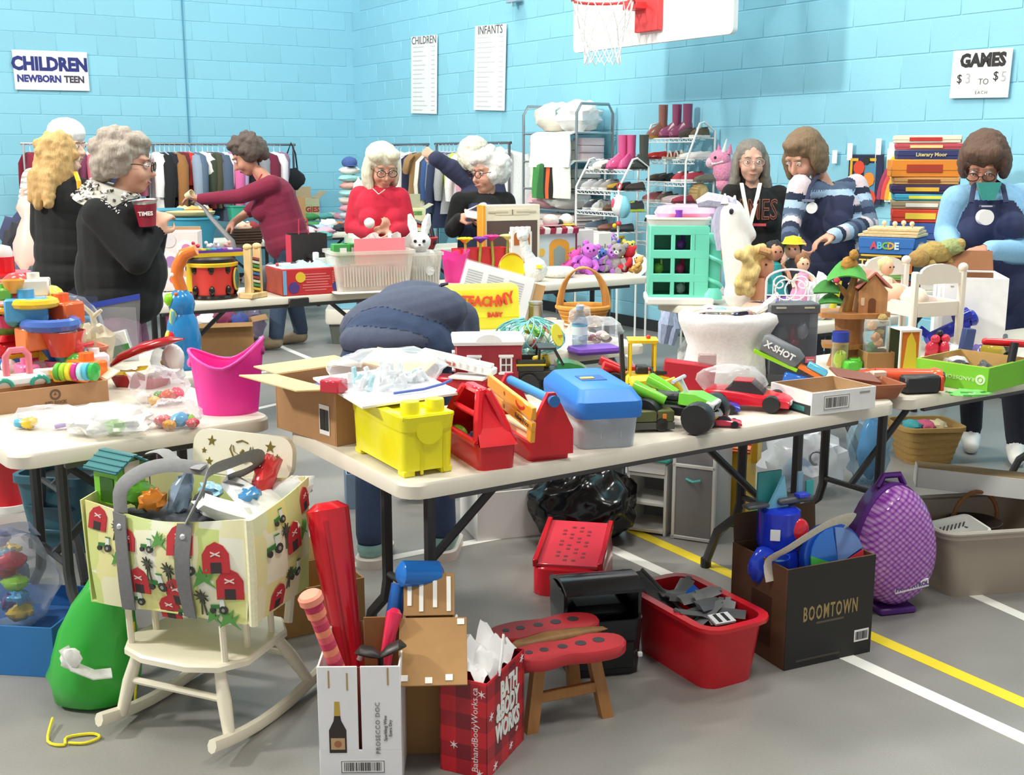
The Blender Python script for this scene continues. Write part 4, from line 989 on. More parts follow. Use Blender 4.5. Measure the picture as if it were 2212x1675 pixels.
pa(t,'head',MB('eb94b4:f').lump((0,0,z+.02),(.09,.075,.11),.05,2,6,16).lump((-.02,-.02,z+.1),(.1,.07,.07),.05,2,7,14).lump((.0,0,z-.09),(.06,.05,.06),.04,2,3,12))
pa(t,'muzzle',MB('f4bccc:f').lump((-.075,-.05,z+.07),(.05,.05,.045),.05,2,7,12));pa(t,'bridle',MB('f4f0f0').tube([(-.09,-.03,z+.12),(-.03,-.085,z+.06),(.06,-.06,z+.08)],.008,6))
pa(t,'horn',MB('f2f0ee').cyl((.03,-.03,z+.15),(.06,-.03,z+.25),.018,.003,8));pa(t,'eye',MB('1c1820:g').sph((-.0,-.086,z+.11),.012,8))
for x in(-.05,.06):pa(t,'ear',MB('e886aa:f').cyl((x,0,z+.14),(x*1.2,0,z+.21),.025,.005,8))
so('straw_bag','tan straw bag on the fourth shelf of the tall shoe rack','bag',MB('c8aa74:c').lump((0,0,.075),(.09,.07,.085),.08,3,5,14,flat=0).tube([(-.05,0,.13),(0,0,.2),(.05,0,.13)],.006,6),rackpos(P1,TL*.9,.2,z1[3]+.007),RA)
# ---- textiles taped to the wall
def taped(name,label,q,col,group=None):
 P=[onwall(x,y,'R',.03)for x,y in q];c=sum(P,V())/4;w=(P[1]-P[0]).length;h=(P[0].z+P[1].z-P[2].z-P[3].z)/2
 t=tg(name,label,'wall hanging',c,RA,group)
 pa(t,'cloth',MB(col).grid(lambda u,v:((u-.5)*w,-.004+.004*sin(u*12),(v-.5)*h),12,8,-.008));return t,w,h
t,w,h=taped('wall_hanging','navy and yellow bordered childrens cloth taped to the wall',[(1832,335),(1906,334),(1903,442),(1842,440)],'262c4a:c')
for x in(-w*.42,w*.42):pa(t,'border',MB('e2b232:c').box((x,-.01,0),(.02,.006,h*.86)))
pa(t,'border',MB('e2b232:c').box((0,-.01,h*.4),(w*.8,.006,.02)));pa(t,'panel',MB('4f8aa8:c').box((0,-.011,0),(w*.62,.006,h*.66)))
for x,z,a,b,c in((-.05,.08,.05,.06,'d84a30:c'),(.04,.0,.05,.07,'e08a34:c'),(-.04,-.06,.05,.05,'2c2a28:c'),(.05,-.13,.06,.04,'d8482c:c'),(-.06,.02,.02,.05,'e4cc50:c'),(.01,.13,.03,.03,'2c2a28:c')):
 pa(t,'patch',MB(c).cyl((x,-.012,z),(x,-.02,z),a,n=9))
t,w,h=taped('wall_hanging','white cloth with yellow sun and rainbow taped to the wall',[(1916,322),(1962,320),(1960,436),(1916,438)],'f2efe6:c')
pa(t,'sun',MB('f4cc30:c').cyl((.03,-.01,h*.14),(.03,-.018,h*.14),.1,n=18))
for k,c in enumerate(('a83c5c:c','d8504a:c','e8a83a:c','e8d84a:c','6cae5c:c')):
 rr=.34-.035*k
 pa(t,'rainbow_arc',MB(c).tube([(.2-rr*cos(a),-.013,-h*.46+rr*sin(a))for a in[R(10*i)for i in range(0,7)]],.018,6,flat=(1,.3)))
for x,y,d in((1803,325,28),(1836,310,36),(1897,300,62),(1926,308,40)):
 q=onwall(x,y+d/2,'R',.04);hh=d/SC(q)
 so('tape_strip','white tape strip at %s of the wall cloths'%{1803:'the far left',1836:'the left top',1897:'the right top',1926:'the rainbow top'}[x],'tape',MB('f4f6f6:p').box((0,0,0),(.045,.004,hh)),q,RA)
 # ---- board games
def game(name,label,pos,rot,w,d,h,col,side=None,txt=None,tcol='f0e4c0',group=None,ts=.55,cat='game box',lid=True):
 t=tg(name,label,cat,pos,rot,group)
 pa(t,'box',MB(col+':p').box((0,0,h*.5),(w,d,h-.001)))
 if lid:pa(t,'lid',MB(col+':p').box((0,0,h*.68),(w+.006,d+.006,h*.62)))
 if side:pa(t,'side_panel',MB(side+':p').box((w/2+.004,0,h*.5),(.003,d*.96,h*.9)));pa(t,'side_title',MB('e8e4d8').box((w/2+.006,0,h*.5),(.002,d*.5,h*.2)))
 if txt=='-':pa(t,'title_band',MB(tcol+':p').box((-w*.04,-d/2-.004,h*.5),(w*.5,.002,h*.45)))
 elif txt:text(t,txt,h*ts,tcol,(0,-d/2-.005,h*.5),bold=.001)
 return t
px_=D(1998,400,7.0);base=V((px_.x,7.0,0))
SG=fta('small folding table by the wall carrying the tall stack of board games',base+V((-.28,-.1,0))-VV*.25+U*.0,L=.7,Wd=.55)
yaw=R(-14)
ys=[(300,316,'f0e8d0','d8a830','-','c83030','yellow and white box topmost of the tall game stack',.36),(316,329,'c8505c','3c5ca8','-','f0d890','thin pink and red game box second from the top',.36),(329,348,'33386a','2f58a8','Literary Moor','d8c890','dark navy game box above the big orange one',.37),(348,383,'e48a2c','e49a3c','-','a83a20','big orange game box in the tall stack',.4),(384,399,'d09a5c','3a6aa8','-','7a4020','thin tan game box under the orange one',.36),(400,418,'3c2f5a','2f62b0','-','e8b838','dark purple game box with yellow title',.37),(419,433,'4ab0d4','3c78b8','-','f0e850','pale blue game box with yellow title',.37),(434,451,'a89474','8c7860','-','f0e8dc','brown and white game box low in the tall stack',.36),(452,479,'d8432e','c83828','-','f0d048','red game box low in the tall stack',.34)]
scg=SC(V((base.x,7.0,1.2)))
zlow=ZH(base,479)
nb=4;hb=(zlow-TZ)/nb
for k in range(nb):
 game('game_box',['white game box at the bottom of the tall stack','green game box second up from the stack bottom','grey game box third up from the stack bottom','blue game box under the red one'][k],(base.x,base.y,TZ+hb*k),yaw+random.uniform(-.05,.05),.36,.27,hb-.001,['e8e4dc','4a8a5c','8a8c94','3a5aa0'][k],'6a6a70',None,group='board games in the tall stack')
zc=zlow
for y0,y1,c,sd,tx,tcl,lab,w in reversed(ys):
 hh=(y1-y0)/scg*1.05
 game('game_box',lab,(base.x+random.uniform(-.012,.012),base.y,zc),yaw+random.uniform(-.04,.04),w,.27,hh-.001,c,sd,tx,tcl,'board games in the tall stack');zc+=hh
 # the nearer stack: puzzles, letter blocks box, word game
q=D(1926,560,5.92);base=V((q.x,5.92,TZ));yaw=R(-32)
hz=[(650,612,'c8ccd4','9a9ca4',None,'grey game box at the bottom of the near stack'),(612,578,'b84a5c','8a3848',None,'crimson game box low in the near stack'),(578,564,'7aa85c','6a7aa8',None,'thin green game box under the black one')]
zc=TZ
for y0,y1,c,sd,tx,lab in hz:
 hh=(y0-y1)/SC(base);game('game_box',lab,(base.x,base.y,zc),yaw,.24,.24,hh-.001,c,sd,group='boxes in the near game stack');zc+=hh
hh=40/SC(base);t=game('game_box','black word game box with a big yellow title',(base.x,base.y,zc),yaw,.27,.26,hh-.001,'2e2a26','3a342c','TRIBOND','e8c860','boxes in the near game stack',ts=.62)
pa(t,'corner_panel',MB('c8641e:p').box((.12,-.1325,hh*.5),(.03,.003,hh*.9)));text(t,'TRIBOND',hh*.6,'e8c860',(.138,.02,hh*.45),RIGHT)
pa(t,'side_title',MB('d8b040').box((-.02,-.1335,hh*.94),(.2,.002,hh*.1)));zc+=hh
hh=36/SC(base);t=game('game_box','blue letter blocks box on the black word game',(base.x,base.y,zc),yaw,.27,.25,hh-.001,'2f6cb4','2c5a9c',None,group='boxes in the near game stack')
for i,(ch,c)in enumerate(zip('ABCDE',('d8485c','58b4d8','78b44a','e0a83a','c8e0f0'))):text(t,ch,hh*.55,c,(-.06+.028*i,-.131,hh*.5),bold=.002)
text(t,'ABC',hh*.5,'e08a5c',(.14,0,hh*.5),RIGHT,bold=.002);zc+=hh
for k in range(3):
 t=tg('peg_puzzle',['wooden peg puzzle board lowest on the blue box','wooden peg puzzle board in the middle of three','topmost wooden peg puzzle with round knobs'][k],'puzzle',(base.x+.01*k,base.y+.01*k,zc),yaw+.06*k,'wooden peg puzzles')
 pa(t,'board',MB('d8bc90:w').box((0,0,.007),(.29-.02*k,.24,.013)))
 if k==2:
  for x,y in((-.06,0),(.03,.04),(.08,-.04),(.0,-.06)):kn=pa(t,'peg',MB('e0c8a0:w').cyl((x,y,.013),(x,y,.028),.005,n=8));pa(kn,'peg_knob',MB('e4cca8:w').sph((x,y,.035),.013,8))
 zc+=.0145
 # ================================================================ things on the rear tables
def at(px,py,z=TZ):return G(px,py,z)
def W(px,pos):return px/SC(pos)
def ctn(name,label,loc,yaw,w,d,h,col='b08a5c:k',flaps=(),cat='box',t=.006,inner=None):
 o=tg(name,label,cat,loc,yaw)
 for nm,c,s_ in(('panel',(0,-d/2+t/2,h/2),(w,t,h)),('panel',(0,d/2-t/2,h/2),(w,t,h)),('panel',(-w/2+t/2,0,h/2),(t,d-2*t,h)),('panel',(w/2-t/2,0,h/2),(t,d-2*t,h)),('bottom',(0,0,t/2+.001),(w-2*t,d-2*t,t))):
  pa(o,nm,MB(col).box(c,s_,ch=.001))
 for side,ang,ln in flaps:
  mb=MB(inner or col).box((0,0,ln/2),(w-.01 if side in 'fb' else d-.01,t*.8,ln),ch=.001)
  p_,r_={'f':((0,-d/2,h),0),'b':((0,d/2,h),pi),'l':((-w/2,0,h),-pi/2),'r':((w/2,0,h),pi/2)}[side]
  f=pa(o,'flap',mb,loc=p_);f.rotation_euler=(MX.Rotation(r_,4,'Z')@MX.Rotation(R(ang),4,'X')).to_euler()
 return o
def barcode(o,c,w,h,rot=FRONT,n=16,seed=1,frame=True):
 rnd=random.Random(seed);T=MX.Translation(V(c))@Euler(rot).to_matrix().to_4x4()
 pa(o,'barcode_label',MB('f6f5f2:p').box((0,0,0),(w,h,.001),T@MX.Identity(4)if 0 else None)if 0 else(lambda m:(setattr(m,'M',T),m.box((0,0,0),(w,h,.0012),ch=.0002),m)[2])(MB('f6f5f2:p')))
 mb=MB('2c2c2e');mb.M=T;x=-w*.42
 while x<w*.42:
  b=rnd.choice((.4,.7,1.3))*w*.02;mb.box((x+b/2,0,.001),(b,h*.7,.0006),ch=.0001);x+=b+rnd.choice((.5,.9))*w*.025
 if frame:
  for sx in(-1,1):mb.box((sx*w*.48,0,.001),(w*.012,h*.98,.0006),ch=.0001);mb.box((0,sx*h*.48,.001),(w*.97,w*.012,.0006),ch=.0001)
 pa(o,'barcode',mb)
def clo(name,label,col,pos,r,group=None,seed=0,rot=0,amp=.2,cat='clothing',n=16):
 return so(name,label,cat,MB(col).lump((0,0,r[2]*.75),r,amp,2.6,seed,n,flat=0),pos,rot,group,angle=70)
def plu(name,label,pos,rot,col,s=1.,ears='round',face=None,limbs=True,group='plush toys on the rear table',cat='plush toy',acc=None):
 t=tg(name,label,cat,pos,rot,group);t.scale=(s,)*3
 pa(t,'torso',MB(col).lump((0,0,.055),(.05,.042,.056),.05,2,1,12));h=pa(t,'head',MB(col).lump((0,-.008,.135),(.048,.044,.043),.04,2,2,12))
 for x in(-1,1):
  if ears=='round':pa(t,'ear',MB(acc or col).sph((x*.036,0,.172),(.018,.01,.018),8))
  elif ears=='long':pa(t,'ear',MB(acc or col).tube([(x*.02,0,.165),(x*.03,.01,.21),(x*.04,.0,.25)],[.014,.02,.008],8))
  elif ears=='point':pa(t,'ear',MB(acc or col).cyl((x*.03,0,.16),(x*.04,0,.205),.018,.002,8))
  pa(h,'eye',MB('18181c:g').sph((x*.018,-.048,.142),.0075,6))
  if limbs:
   pa(t,'arm',MB(col).tube([(x*.04,-.01,.09),(x*.066,-.03,.06),(x*.06,-.045,.035)],[.018,.017,.015],8));pa(t,'leg',MB(col).tube([(x*.03,-.02,.02),(x*.042,-.07,.02)],[.022,.02],8))
 pa(h,'muzzle',MB(face or col).sph((0,-.046,.124),(.018,.014,.013),8));pa(h,'nose',MB('2a2024').sph((0,-.06,.128),(.006,.004,.004),6))
 return t
def basket_tub(name,label,pos,rot,w0,d0,w1,d1,h,col,cat='basket',slots=0,lip=.012,t=.004,r=.03):
 o=tg(name,label,cat,pos,rot)
 pa(o,'tub',MB(col).tub(w0,d0,w1,d1,h,r,t,lip,h*.08))
 if slots:
  for k in range(slots):
   f=(k+.5)/slots-.5
   pa(o,'rib',MB(col).box((f*w0*.9,-(d0+d1)/4-.003,h*.48),(.007,.006,h*.72),(R(-math.degrees(atan((d1-d0)/2/h))),0,0)))
 return o
 # ---- far clothes tables
q=at(430,537);h=W(66,q)
t=tg('laundry_tub','round turquoise plastic tub on the back table','tub',q+VV*.18,0)
pa(t,'tub',MB('46a8c8').lathe([(.17,0),(.2,h*.5),(.23,h-.02),(.245,h-.015),(.245,h),(.225,h),(.16,.01)],n=28))
t2=so('wicker_tray','round straw tray resting across the turquoise tub','tray',MB('d8c08c:c').lathe([(.17,0),(.2,.02),(.21,.045),(.2,.045),(.18,.025),(.0,.02)],n=28),(t.location.x,t.location.y,TZ+h+.001),0)
clo('white_cloth','white cloth bundle at left of the turquoise tub','f2f0e8:c',at(372,527),(.1,.09,.08),seed=3)
q=at(368,500)+VV*.1;basket_tub('blue_bin','light blue square bin behind the turquoise tub',q,UA,.28,.2,.3,.22,W(48,q),'6cc0dc')
q=at(432,498)+VV*.25;t=ctn('wooden_crate','orange brown crate of cream cloths behind the turquoise tub',q,UA,.38,.24,W(44,q),'d8934e:k')
for i,(x,c)in enumerate(((-.1,'f2e4b0:c'),(.02,'e8c070:c'),(.12,'f4ecd0:c'))):
 clo('folded_cloth',['pale yellow cloth','amber cloth','cream cloth'][i]+' in the orange brown crate',c,q+rz(UA)@V((x,0,W(30,q))),(.08,.08,.06),'cloths in the crate',i+2,amp=.15)
q=at(518,492)+VV*.08;t=tg('green_toy_bin','sea green plastic bin behind the maroon sweater arm','bin',q,UA);pa(t,'tub',MB('3fae90').tub(.14,.12,.18,.16,W(46,q),.03,.004,.01,.01))
q=at(542,528);t=tg('brown_basket','dark brown woven basket of clothes under the maroon arm','basket',q+VV*.12,UA)
hh=W(34,q);pa(t,'basket',MB('4a362c:c').tub(.24,.2,.28,.24,hh,.04,.008,.006,.02))
for k in range(5):pa(t,'weave_band',MB('5a4438:c').tube([V((p.x*1.0,p.y*1.0,p.z))for p in rrect(.25+.008*k,.21+.008*k,.04,4,hh*(.15+.17*k))],.006,6,loop=True))
for i,(x,y,c,nm)in enumerate(((-.07,0,'c8c4c0:c','pale grey'),(.05,-.03,'8c3038:c','dark red'),(.02,.06,'f0eeea:c','white'),(-.03,-.05,'e0b8a0:c','peach'))):
 clo('small_garment',nm+' garment in the dark brown basket',c,t.location+rz(UA)@V((x,y,hh-.035)),(.07,.06,.05),'garments in the brown basket',i)
mb=MB('8f8c8e:c');a,b=V((.0,0,0)),V((0,0,0))
P_=[D(424,436,9.0),D(440,448,9.0),D(455,470,8.96),D(478,496,8.9),D(500,520,8.86),D(506,540,8.84)]
o_=P_[0];so('grey_scarf','long grey scarf hanging from the maroon sweater woman','scarf',mb.tube([p-o_ for p in P_],[.03,.035,.04,.045,.05,.04],8,flat=(1,.35)),o_,0)
so('cream_cup','small cream cup in the outstretched hand','cup',MB('e6d6b0').lathe([(.02,0),(.032,.05),(.035,.06),(.03,.06),(.018,.006)],n=14),D(402,424,8.98)+V((0,0,.0)),(R(20),R(70),0))
# cartons with red lettering
q=at(672,478)+VV*.3;w=W(66,q);hh=W(46,q)
t=ctn('carton','open carton with red lettering behind the maroon sweater woman',q,UA-.1,w,.3,hh,'d9d2a8:k',[('l',60,.12),('r',50,.14),('b',5,.14)],inner='c8b090:k')
pa(t,'print_band',MB('c8d49c:p').box((0,-.152,hh*.5),(w*.9,.002,hh*.5)));text(t,'HUGGIES',hh*.34,'c03a38',(0,-.154,hh*.5),bold=.004)
q2=at(668,497)+VV*.5;ctn('carton','small brown carton at the end of the grey rail',q2,UA,W(50,q2),.25,W(64,q2),'b48a60:k',[('b',20,.08)])
rnd=random.Random(12)
PC=[('white','f2f0ee:c'),('navy','2a3048:c'),('charcoal','34363c:c'),('pale blue','a8c0d8:c'),('green','3f8a50:c'),('pink','e4a8b8:c'),('white and red','e8dcd8:c'),('teal','5aa8a4:c'),('plum','7a4a68:c'),('denim','6a84a8:c'),('black','222228:c'),('lilac','b8a8c8:c'),('cream','e8e0cc:c'),('orange','d8784a:c')]
for i in range(22):
 px,py=662+rnd.random()*80,470+rnd.random()*58;q=at(px,py);nm,c=PC[i%14]
 clo('folded_garment','%s folded garment %s of the far clothes heap'%(nm,['at the near edge','in the middle','at the back'][2 if py<488 else(1 if py<508 else 0)]+(' left' if px<700 else ' right')+(', upper' if i>=14 else '')),c,V((q.x,q.y,TZ+.04*(i//14))),(.1,.09,.045),'folded clothes in the far heap',i,rnd.random()*3)
for i,(px,py,c,nm,r_)in enumerate(((752,488,'7c98b8:c','pale denim jeans',.13),(756,470,'ccd4dc:c','grey blue towel',.13),(758,452,'e0a8b4:c','pink towel',.13),(756,436,'d8cfc8:c','oatmeal towel',.13),(760,418,'a8dcdc:c','aqua towel',.13),(757,402,'e8b0a8:c','coral towel',.12),(753,388,'a4dcdc:c','pale aqua towel',.13),(760,374,'f0ece8:c','white towel',.12))):
 q=at(756,490);clo('towel',nm+' in the towel stack beside the woman in red',c,V((q.x,q.y+.1,TZ+.083*i)),(r_,.12,.05),'stacked towels by the corner',i,.3,.1,'towel')
q=at(756,490);t=so('baseball_hat','blue cap topmost on the towel stack','cap',MB('4a64a0:c').lump((0,0,.04),(.09,.09,.07),.03,2,3,14,flat=0).box((.02,-.1,.01),(.12,.08,.012)),(q.x,q.y+.1,TZ+.083*8),.2)
q=at(786,492);clo('white_jacket','white and tan jacket heap right of the towel stack','ece6da:c',V((q.x,q.y,TZ)),(.14,.1,.3),seed=8)
q=at(955,545)+VV*.55;w=W(58,q)
t=ctn('carton','carton with red lettering between the red sweater and the white haired helper',V((q.x,q.y,TZ)),RA+1.2,w,.3,W(84,q),'dfe0b4:k',[('l',50,.1),('b',8,.12),('r',60,.08)],inner='a8a890:k')
hh=W(84,q);text(t,'HUGGIES',hh*.2,'d04838',(0,-.153,hh*.62),bold=.004);pa(t,'print_band',MB('e8eec8:p').box((0,-.151,hh*.32),(w*.96,.002,hh*.3)));text(t,'HUGGIES',hh*.12,'5a9a48',(0,-.153,hh*.9),bold=.002)
T13=fta('folding table behind the two central women under the lettered carton',V((q.x,q.y,TZ))-U*.75-VV*.3,L=1.5,Wd=.6)
q=at(898,540)+VV*.55;clo('white_blouse','white blouse spread behind the red sweater','f4f2f0:c',V((q.x,q.y,TZ)),(.1,.09,.17),seed=5)
q=at(925,560)+VV*.3;t=tg('car_seat','black and red child car seat behind the red sweater','car seat',V((q.x,q.y,TZ)),RA+.6)
pa(t,'shell',MB('c83a40').lathe([(.09,0),(.16,.06),(.19,.15),(.18,.16),(.14,.08),(.05,.03)],n=20,sx=1.25));pa(t,'cushion',MB('3a3c42:c').lump((0,.03,.13),(.17,.12,.08),.1,3,3,14));pa(t,'handle',MB('2c2c30').tube([(-.22,0,.1),(-.19,.0,.24),(0,0,.29),(.19,0,.24),(.22,0,.1)],.018,8))
# ---- left rear table with jeans and the pink bag
for i,(px,py,c,nm,z)in enumerate(((100,598,'3a4252:c','dark slate jeans in front',0),(150,596,'2c3240:c','charcoal jeans at right',0),(70,592,'4a5468:c','blue grey jeans at left',0),(120,590,'5a6478:c','faded jeans on top',.06),(165,588,'343a48:c','dark jeans on top at right',.06),(35,590,'6a6470:c','grey trousers at far left',0),(80,582,'46506a:c','blue jeans topmost',.12))):
 q=at(px,py);clo('jeans',nm+' of the jeans pile',c,q+V((0,.12,z)),(.16,.12,.045),'folded jeans on the left rear table',i,.4,.1)
for i,(px,py,c,nm)in enumerate(((18,520,'2c2c34:c','black'),(40,510,'c8c0c0:c','pale grey'),(10,500,'3c4060:c','navy'),(52,500,'d8d0d4:c','white'))):
 q=at(px,py+70);clo('dark_garment',nm+' garment heaped at the far left rear',c,V((q.x,q.y+.3,TZ)),(.13,.12,.2),'garments at the far left',i+20)
q=at(76,592);hh=W(165,q)
rg=[]
for f,rx,ry,dx in((0,.1,.08,.03),(.06,.15,.12,.03),(.2,.165,.13,.02),(.4,.15,.12,.01),(.58,.11,.08,0),(.72,.075,.05,-.005),(.85,.09,.03,-.02),(1.,.06,.015,-.02)):
 rg.append([V((dx+rx*cos(2*pi*k/26)*(1+.16*noise.noise(V((cos(2*pi*k/26)*3,sin(2*pi*k/26)*3,f*5)))),ry*sin(2*pi*k/26)*(1+.2*noise.noise(V((k*.7,f*7,2)))),f*hh))for k in range(26)])
nma('pinkfilm',lambda N,L,b,tc:(setattr(b.inputs['Base Color'],'default_value',lin('edbcb2')),setattr(b.inputs['Subsurface Weight'],'default_value',.15)),.35)
t=so('plastic_bag','pale pink plastic shopping bag beside the blonde woman','bag',MB('pinkfilm').loft(rg),q+V((0,.05,0)),0,angle=80)
pa(t,'handle',MB('pinkfilm').tube([(-.07,0,hh*.94),(-.06,0,hh*1.08),(0,0,hh*1.12),(.04,0,hh*.97)],.014,6,flat=(1,.4)))
# ---- table with the drum
def t5(px,py):return at(px,py)
q=at(404,632);w,hh=W(112,q),W(128,q)
t=ctn('printed_carton','white carton printed with purple circles behind the drum',q+VV*.2+V((0,0,0)),UA-.45,w,.2,hh,'e8dcdc:k',[('b',-12,.02)],inner='c8a078:k')
fy=-.1015
for x,z,r_,c in((-.3,.6,.1,'b48ac0'),(-.05,.55,.16,'e8e4ea'),(-.02,.5,.11,'a87cb8'),(.26,.72,.17,'f4e8f0'),(.28,.72,.09,'d87cb0'),(-.3,.35,.08,'e8c060'),(.22,.3,.13,'ecdce4'),(.25,.3,.07,'e0a07c'),(.0,.2,.07,'c86a8c'),(-.05,.86,.14,'dcd6da'),(-.38,.85,.08,'6a6470')):
 pa(t,'print_disc',MB(c+':p').cyl((x*w,fy,z*hh),(x*w,fy-.0015-.0006*(r_<.12),z*hh),r_*w,n=18))
pa(t,'print_edge',MB('c05a84:p').box((-w*.49,fy,hh*.5),(.012,.002,hh*.96)))
q=at(476,648);rr=W(53,q);hd=W(84,q);q=q+VV*(rr*.9)
t=tg('toy_drum','red toy drum with yellow rim and black feet','toy drum',q,UA)
pa(t,'shell',MB('dc4038').lathe([(rr*.86,.012),(rr*.95,hd*.85)],n=28));pa(t,'base_ring',MB('221e1e:g').lathe([(rr*.98,0),(rr*1.02,.008),(rr*.98,.022),(rr*.86,.025)],n=28))
pa(t,'rim',MB('f0c830:g').lathe([(rr*.95,hd*.83),(rr*1.06,hd*.84),(rr*1.09,hd*.92),(rr*1.0,hd*.94),(rr*.9,hd*.93)],n=28));pa(t,'drumhead',MB('262024').lathe([(rr*.98,hd*.93),(rr*1.0,hd*1.03),(rr*.9,hd*1.08),(0.001,hd*1.08)],n=28))
for k in range(8):
 a=2*pi*k/8-.35
 for z,s_ in((.05,1),(hd*.78,.93)):
  pa(t,'lug',MB('221e1e:g').sph((rr*.92*cos(a),rr*.92*sin(a),z),(.018,.018,.028),8))
pa(t,'strap',MB('e8c428').tube([(-rr*1.0,-rr*.25,hd*.9),(-rr*1.08,-rr*.4,hd*.5),(-rr*1.12,-rr*.5,.05)],.016,6,flat=(1,.3)))
sd=pa(t,'side_disc',MB('2c8a94').lathe([(.001,0),(.045,0),(.045,.012),(.001,.016)],n=20,T=MX.Translation((rr*.78,-rr*.55,hd*.5))@frame((0,0,0),(.75,-.65,0)),sx=.7,sy=1.3))
pa(sd,'disc_ring',MB('e8c040').tube([MX.Translation((rr*.78,-rr*.55,hd*.5))@frame((0,0,0),(.75,-.65,0))@V((.034*cos(a),.06*sin(a),.008))for a in[2*pi*k/20 for k in range(20)]],.006,6,loop=True))
t2=tg('toy_keyboard','purple and yellow toy keyboard lying across the drum','toy',q+V((0,0,hd*1.085)),UA-.08)
for nm,c,z0,z1,g in(('case','e8c42c',0,.022,1.),('top_plate','6a3c9c',.022,.036,.97)):
 pts=[(-.17,-.05),(-.08,-.075),(0,-.06),(.08,-.075),(.18,-.05),(.18,.05),(0,.075),(-.17,.05)]
 pa(t2,nm,MB(c+':g').prism([(x*g,y*g)for x,y in pts],z0,z1))
for i in range(8):pa(t2,'key',MB(['e84a4a','f0a030','f4e040','5cb850','40a8d8','5060c0','a050b0','f0f0f0'][i]+':g').box((-.11+.03*i,-.03,.04),(.024,.045,.01)))
for i,(x,y,c,nm)in enumerate(((-.08,.03,'d83c54','pink bead rattle'),(.0,.035,'f2f0ee','white beaded rattle'),(.05,.04,'eceae8','white figure'),(.11,.03,'e8b0a0','peach figure'))):
 so('small_toy',nm+' on the toy keyboard','toy',MB(c+':g').sph((0,0,.015),.015,8).sph((.018,0,.02),.012,8).sph((-.01,.01,.034),.011,8),t2.location+rz(UA-.08)@V((x,y,.037)),i)
 # wooden rattle tower
q=at(566,644);hh=W(112,q)
t=tg('wooden_tower','wooden tower toy with coloured slats beside the red drum','toy',q+VV*.05+U*-.02,UA+.55)
pa(t,'base',MB('d8b880:w').box((-.02,0,.016),(.14,.1,.03)))
for x in(-.052,.032):
 pa(t,'post',MB('dcbc84:w').box((x,0,hh*.5),(.02,.05,hh-.03)));pa(t,'post_knob',MB('dcbc84:w').sph((x,0,hh*.98),(.018,.03,.02),10))
for k in range(9):
 pa(t,'slat',MB(['e8c848','4a9a50','e8ddb8','a84a4c','4a78b0','e8c848','4a9a50','e4dcc0','a84a4c'][k]).box((-.01,0,.05+k*(hh-.1)/9),(.062,.05,.014),(0,R(12),0)))
 # red toy carton
C,yaw,w,d,hh=fit((606,641),(570,628),(736,634),TZ,588)
yaw=UA-.05;d=.3;w=W(150,C);q=at(612,641)
q=q+rz(yaw)@V((w/2,d/2,0));hh=.19*W(1,q)/W(1,q)
hh=W(56,q)
t=tg('toy_carton','flat red toy carton with torn pale blue top','box',q,yaw)
pa(t,'box',MB('cc2f36:p').box((0,0,hh/2),(w,d,hh)));pa(t,'top_print',MB('bfe0e8:p').box((0,.01,hh+.001),(w*.98,d*.96,.003)))
pa(t,'end_print',MB('c85a48:p').box((-w/2-.001,0,hh*.5),(.002,d*.96,hh*.92)));pa(t,'edge_strip',MB('7ab4dc:p').box((-w*.47,-d/2-.001,hh*.5),(w*.05,.002,hh*.9)))
for x,z,r_,c in((-.24,.68,.03,'f0c838'),(-.34,.3,.033,'5a3c84'),(.3,.28,.03,'3c4a8c')):pa(t,'print_disc',MB(c+':p').cyl((x*w,-d/2,z*hh),(x*w,-d/2-.0025,z*hh),r_,n=18))
mb=MB('e88a84:p')
for k in range(7):mb.box((-.02*w+(.01 if k%2 else 0),-d/2-.001,hh*(.78-.1*k)),(w*(.32+.06*(k%3)),.001,hh*.035));mb.box((.34*w,-d/2-.001,hh*(.84-.07*k)),(w*.22,.001,hh*.03))
pa(t,'printed_text',mb)
fl_=pa(t,'torn_flap',MB('9fd0e4:p').grid(lambda u,v:((u-.5)*w*.8,-d*.4+v*.12,hh+.004+.03*u*(1-u)*3*v+.012*sin(u*20)*v),18,6,.002));
for i,(dx,dy,c,nm,r_)in enumerate(((-.18,.2,'5a5e68:c','grey pyjamas',(.12,.08,.03)),(-.02,.22,'3c4048:c','charcoal leggings',(.13,.07,.03)),(.14,.2,'e8e6e4:c','white folded cloth',(.07,.06,.03)))):
 clo('folded_garment',nm+' lying behind the red toy carton',c,V((q.x,q.y,TZ+hh+.004 if 0 else TZ))+rz(UA)@V((dx,dy+.02,0)),(r_[0],r_[1],.09),None,i+40)
p=q+rz(yaw)@V((-w*.3,.03,hh+.004));t=tg('marker_pen','white marker pen on the red toy carton','marker',p,.4);pa(t,'barrel',MB('f2f0ee').cyl((-.04,0,.009),(.03,0,.009),.009));pa(t,'cap',MB('c83c3c').cyl((-.055,0,.009),(-.04,0,.009),.0095))
p=q+rz(yaw)@V((w*.3,.05,hh+.004));so('toy_gun','small white and yellow plastic toy on the red carton','toy',MB('f4f2f0').box((0,0,.02),(.12,.03,.03)).box((-.05,0,.045),(.03,.03,.05)).mat('e8c030').box((.04,0,.012),(.05,.032,.016)),p,UA)
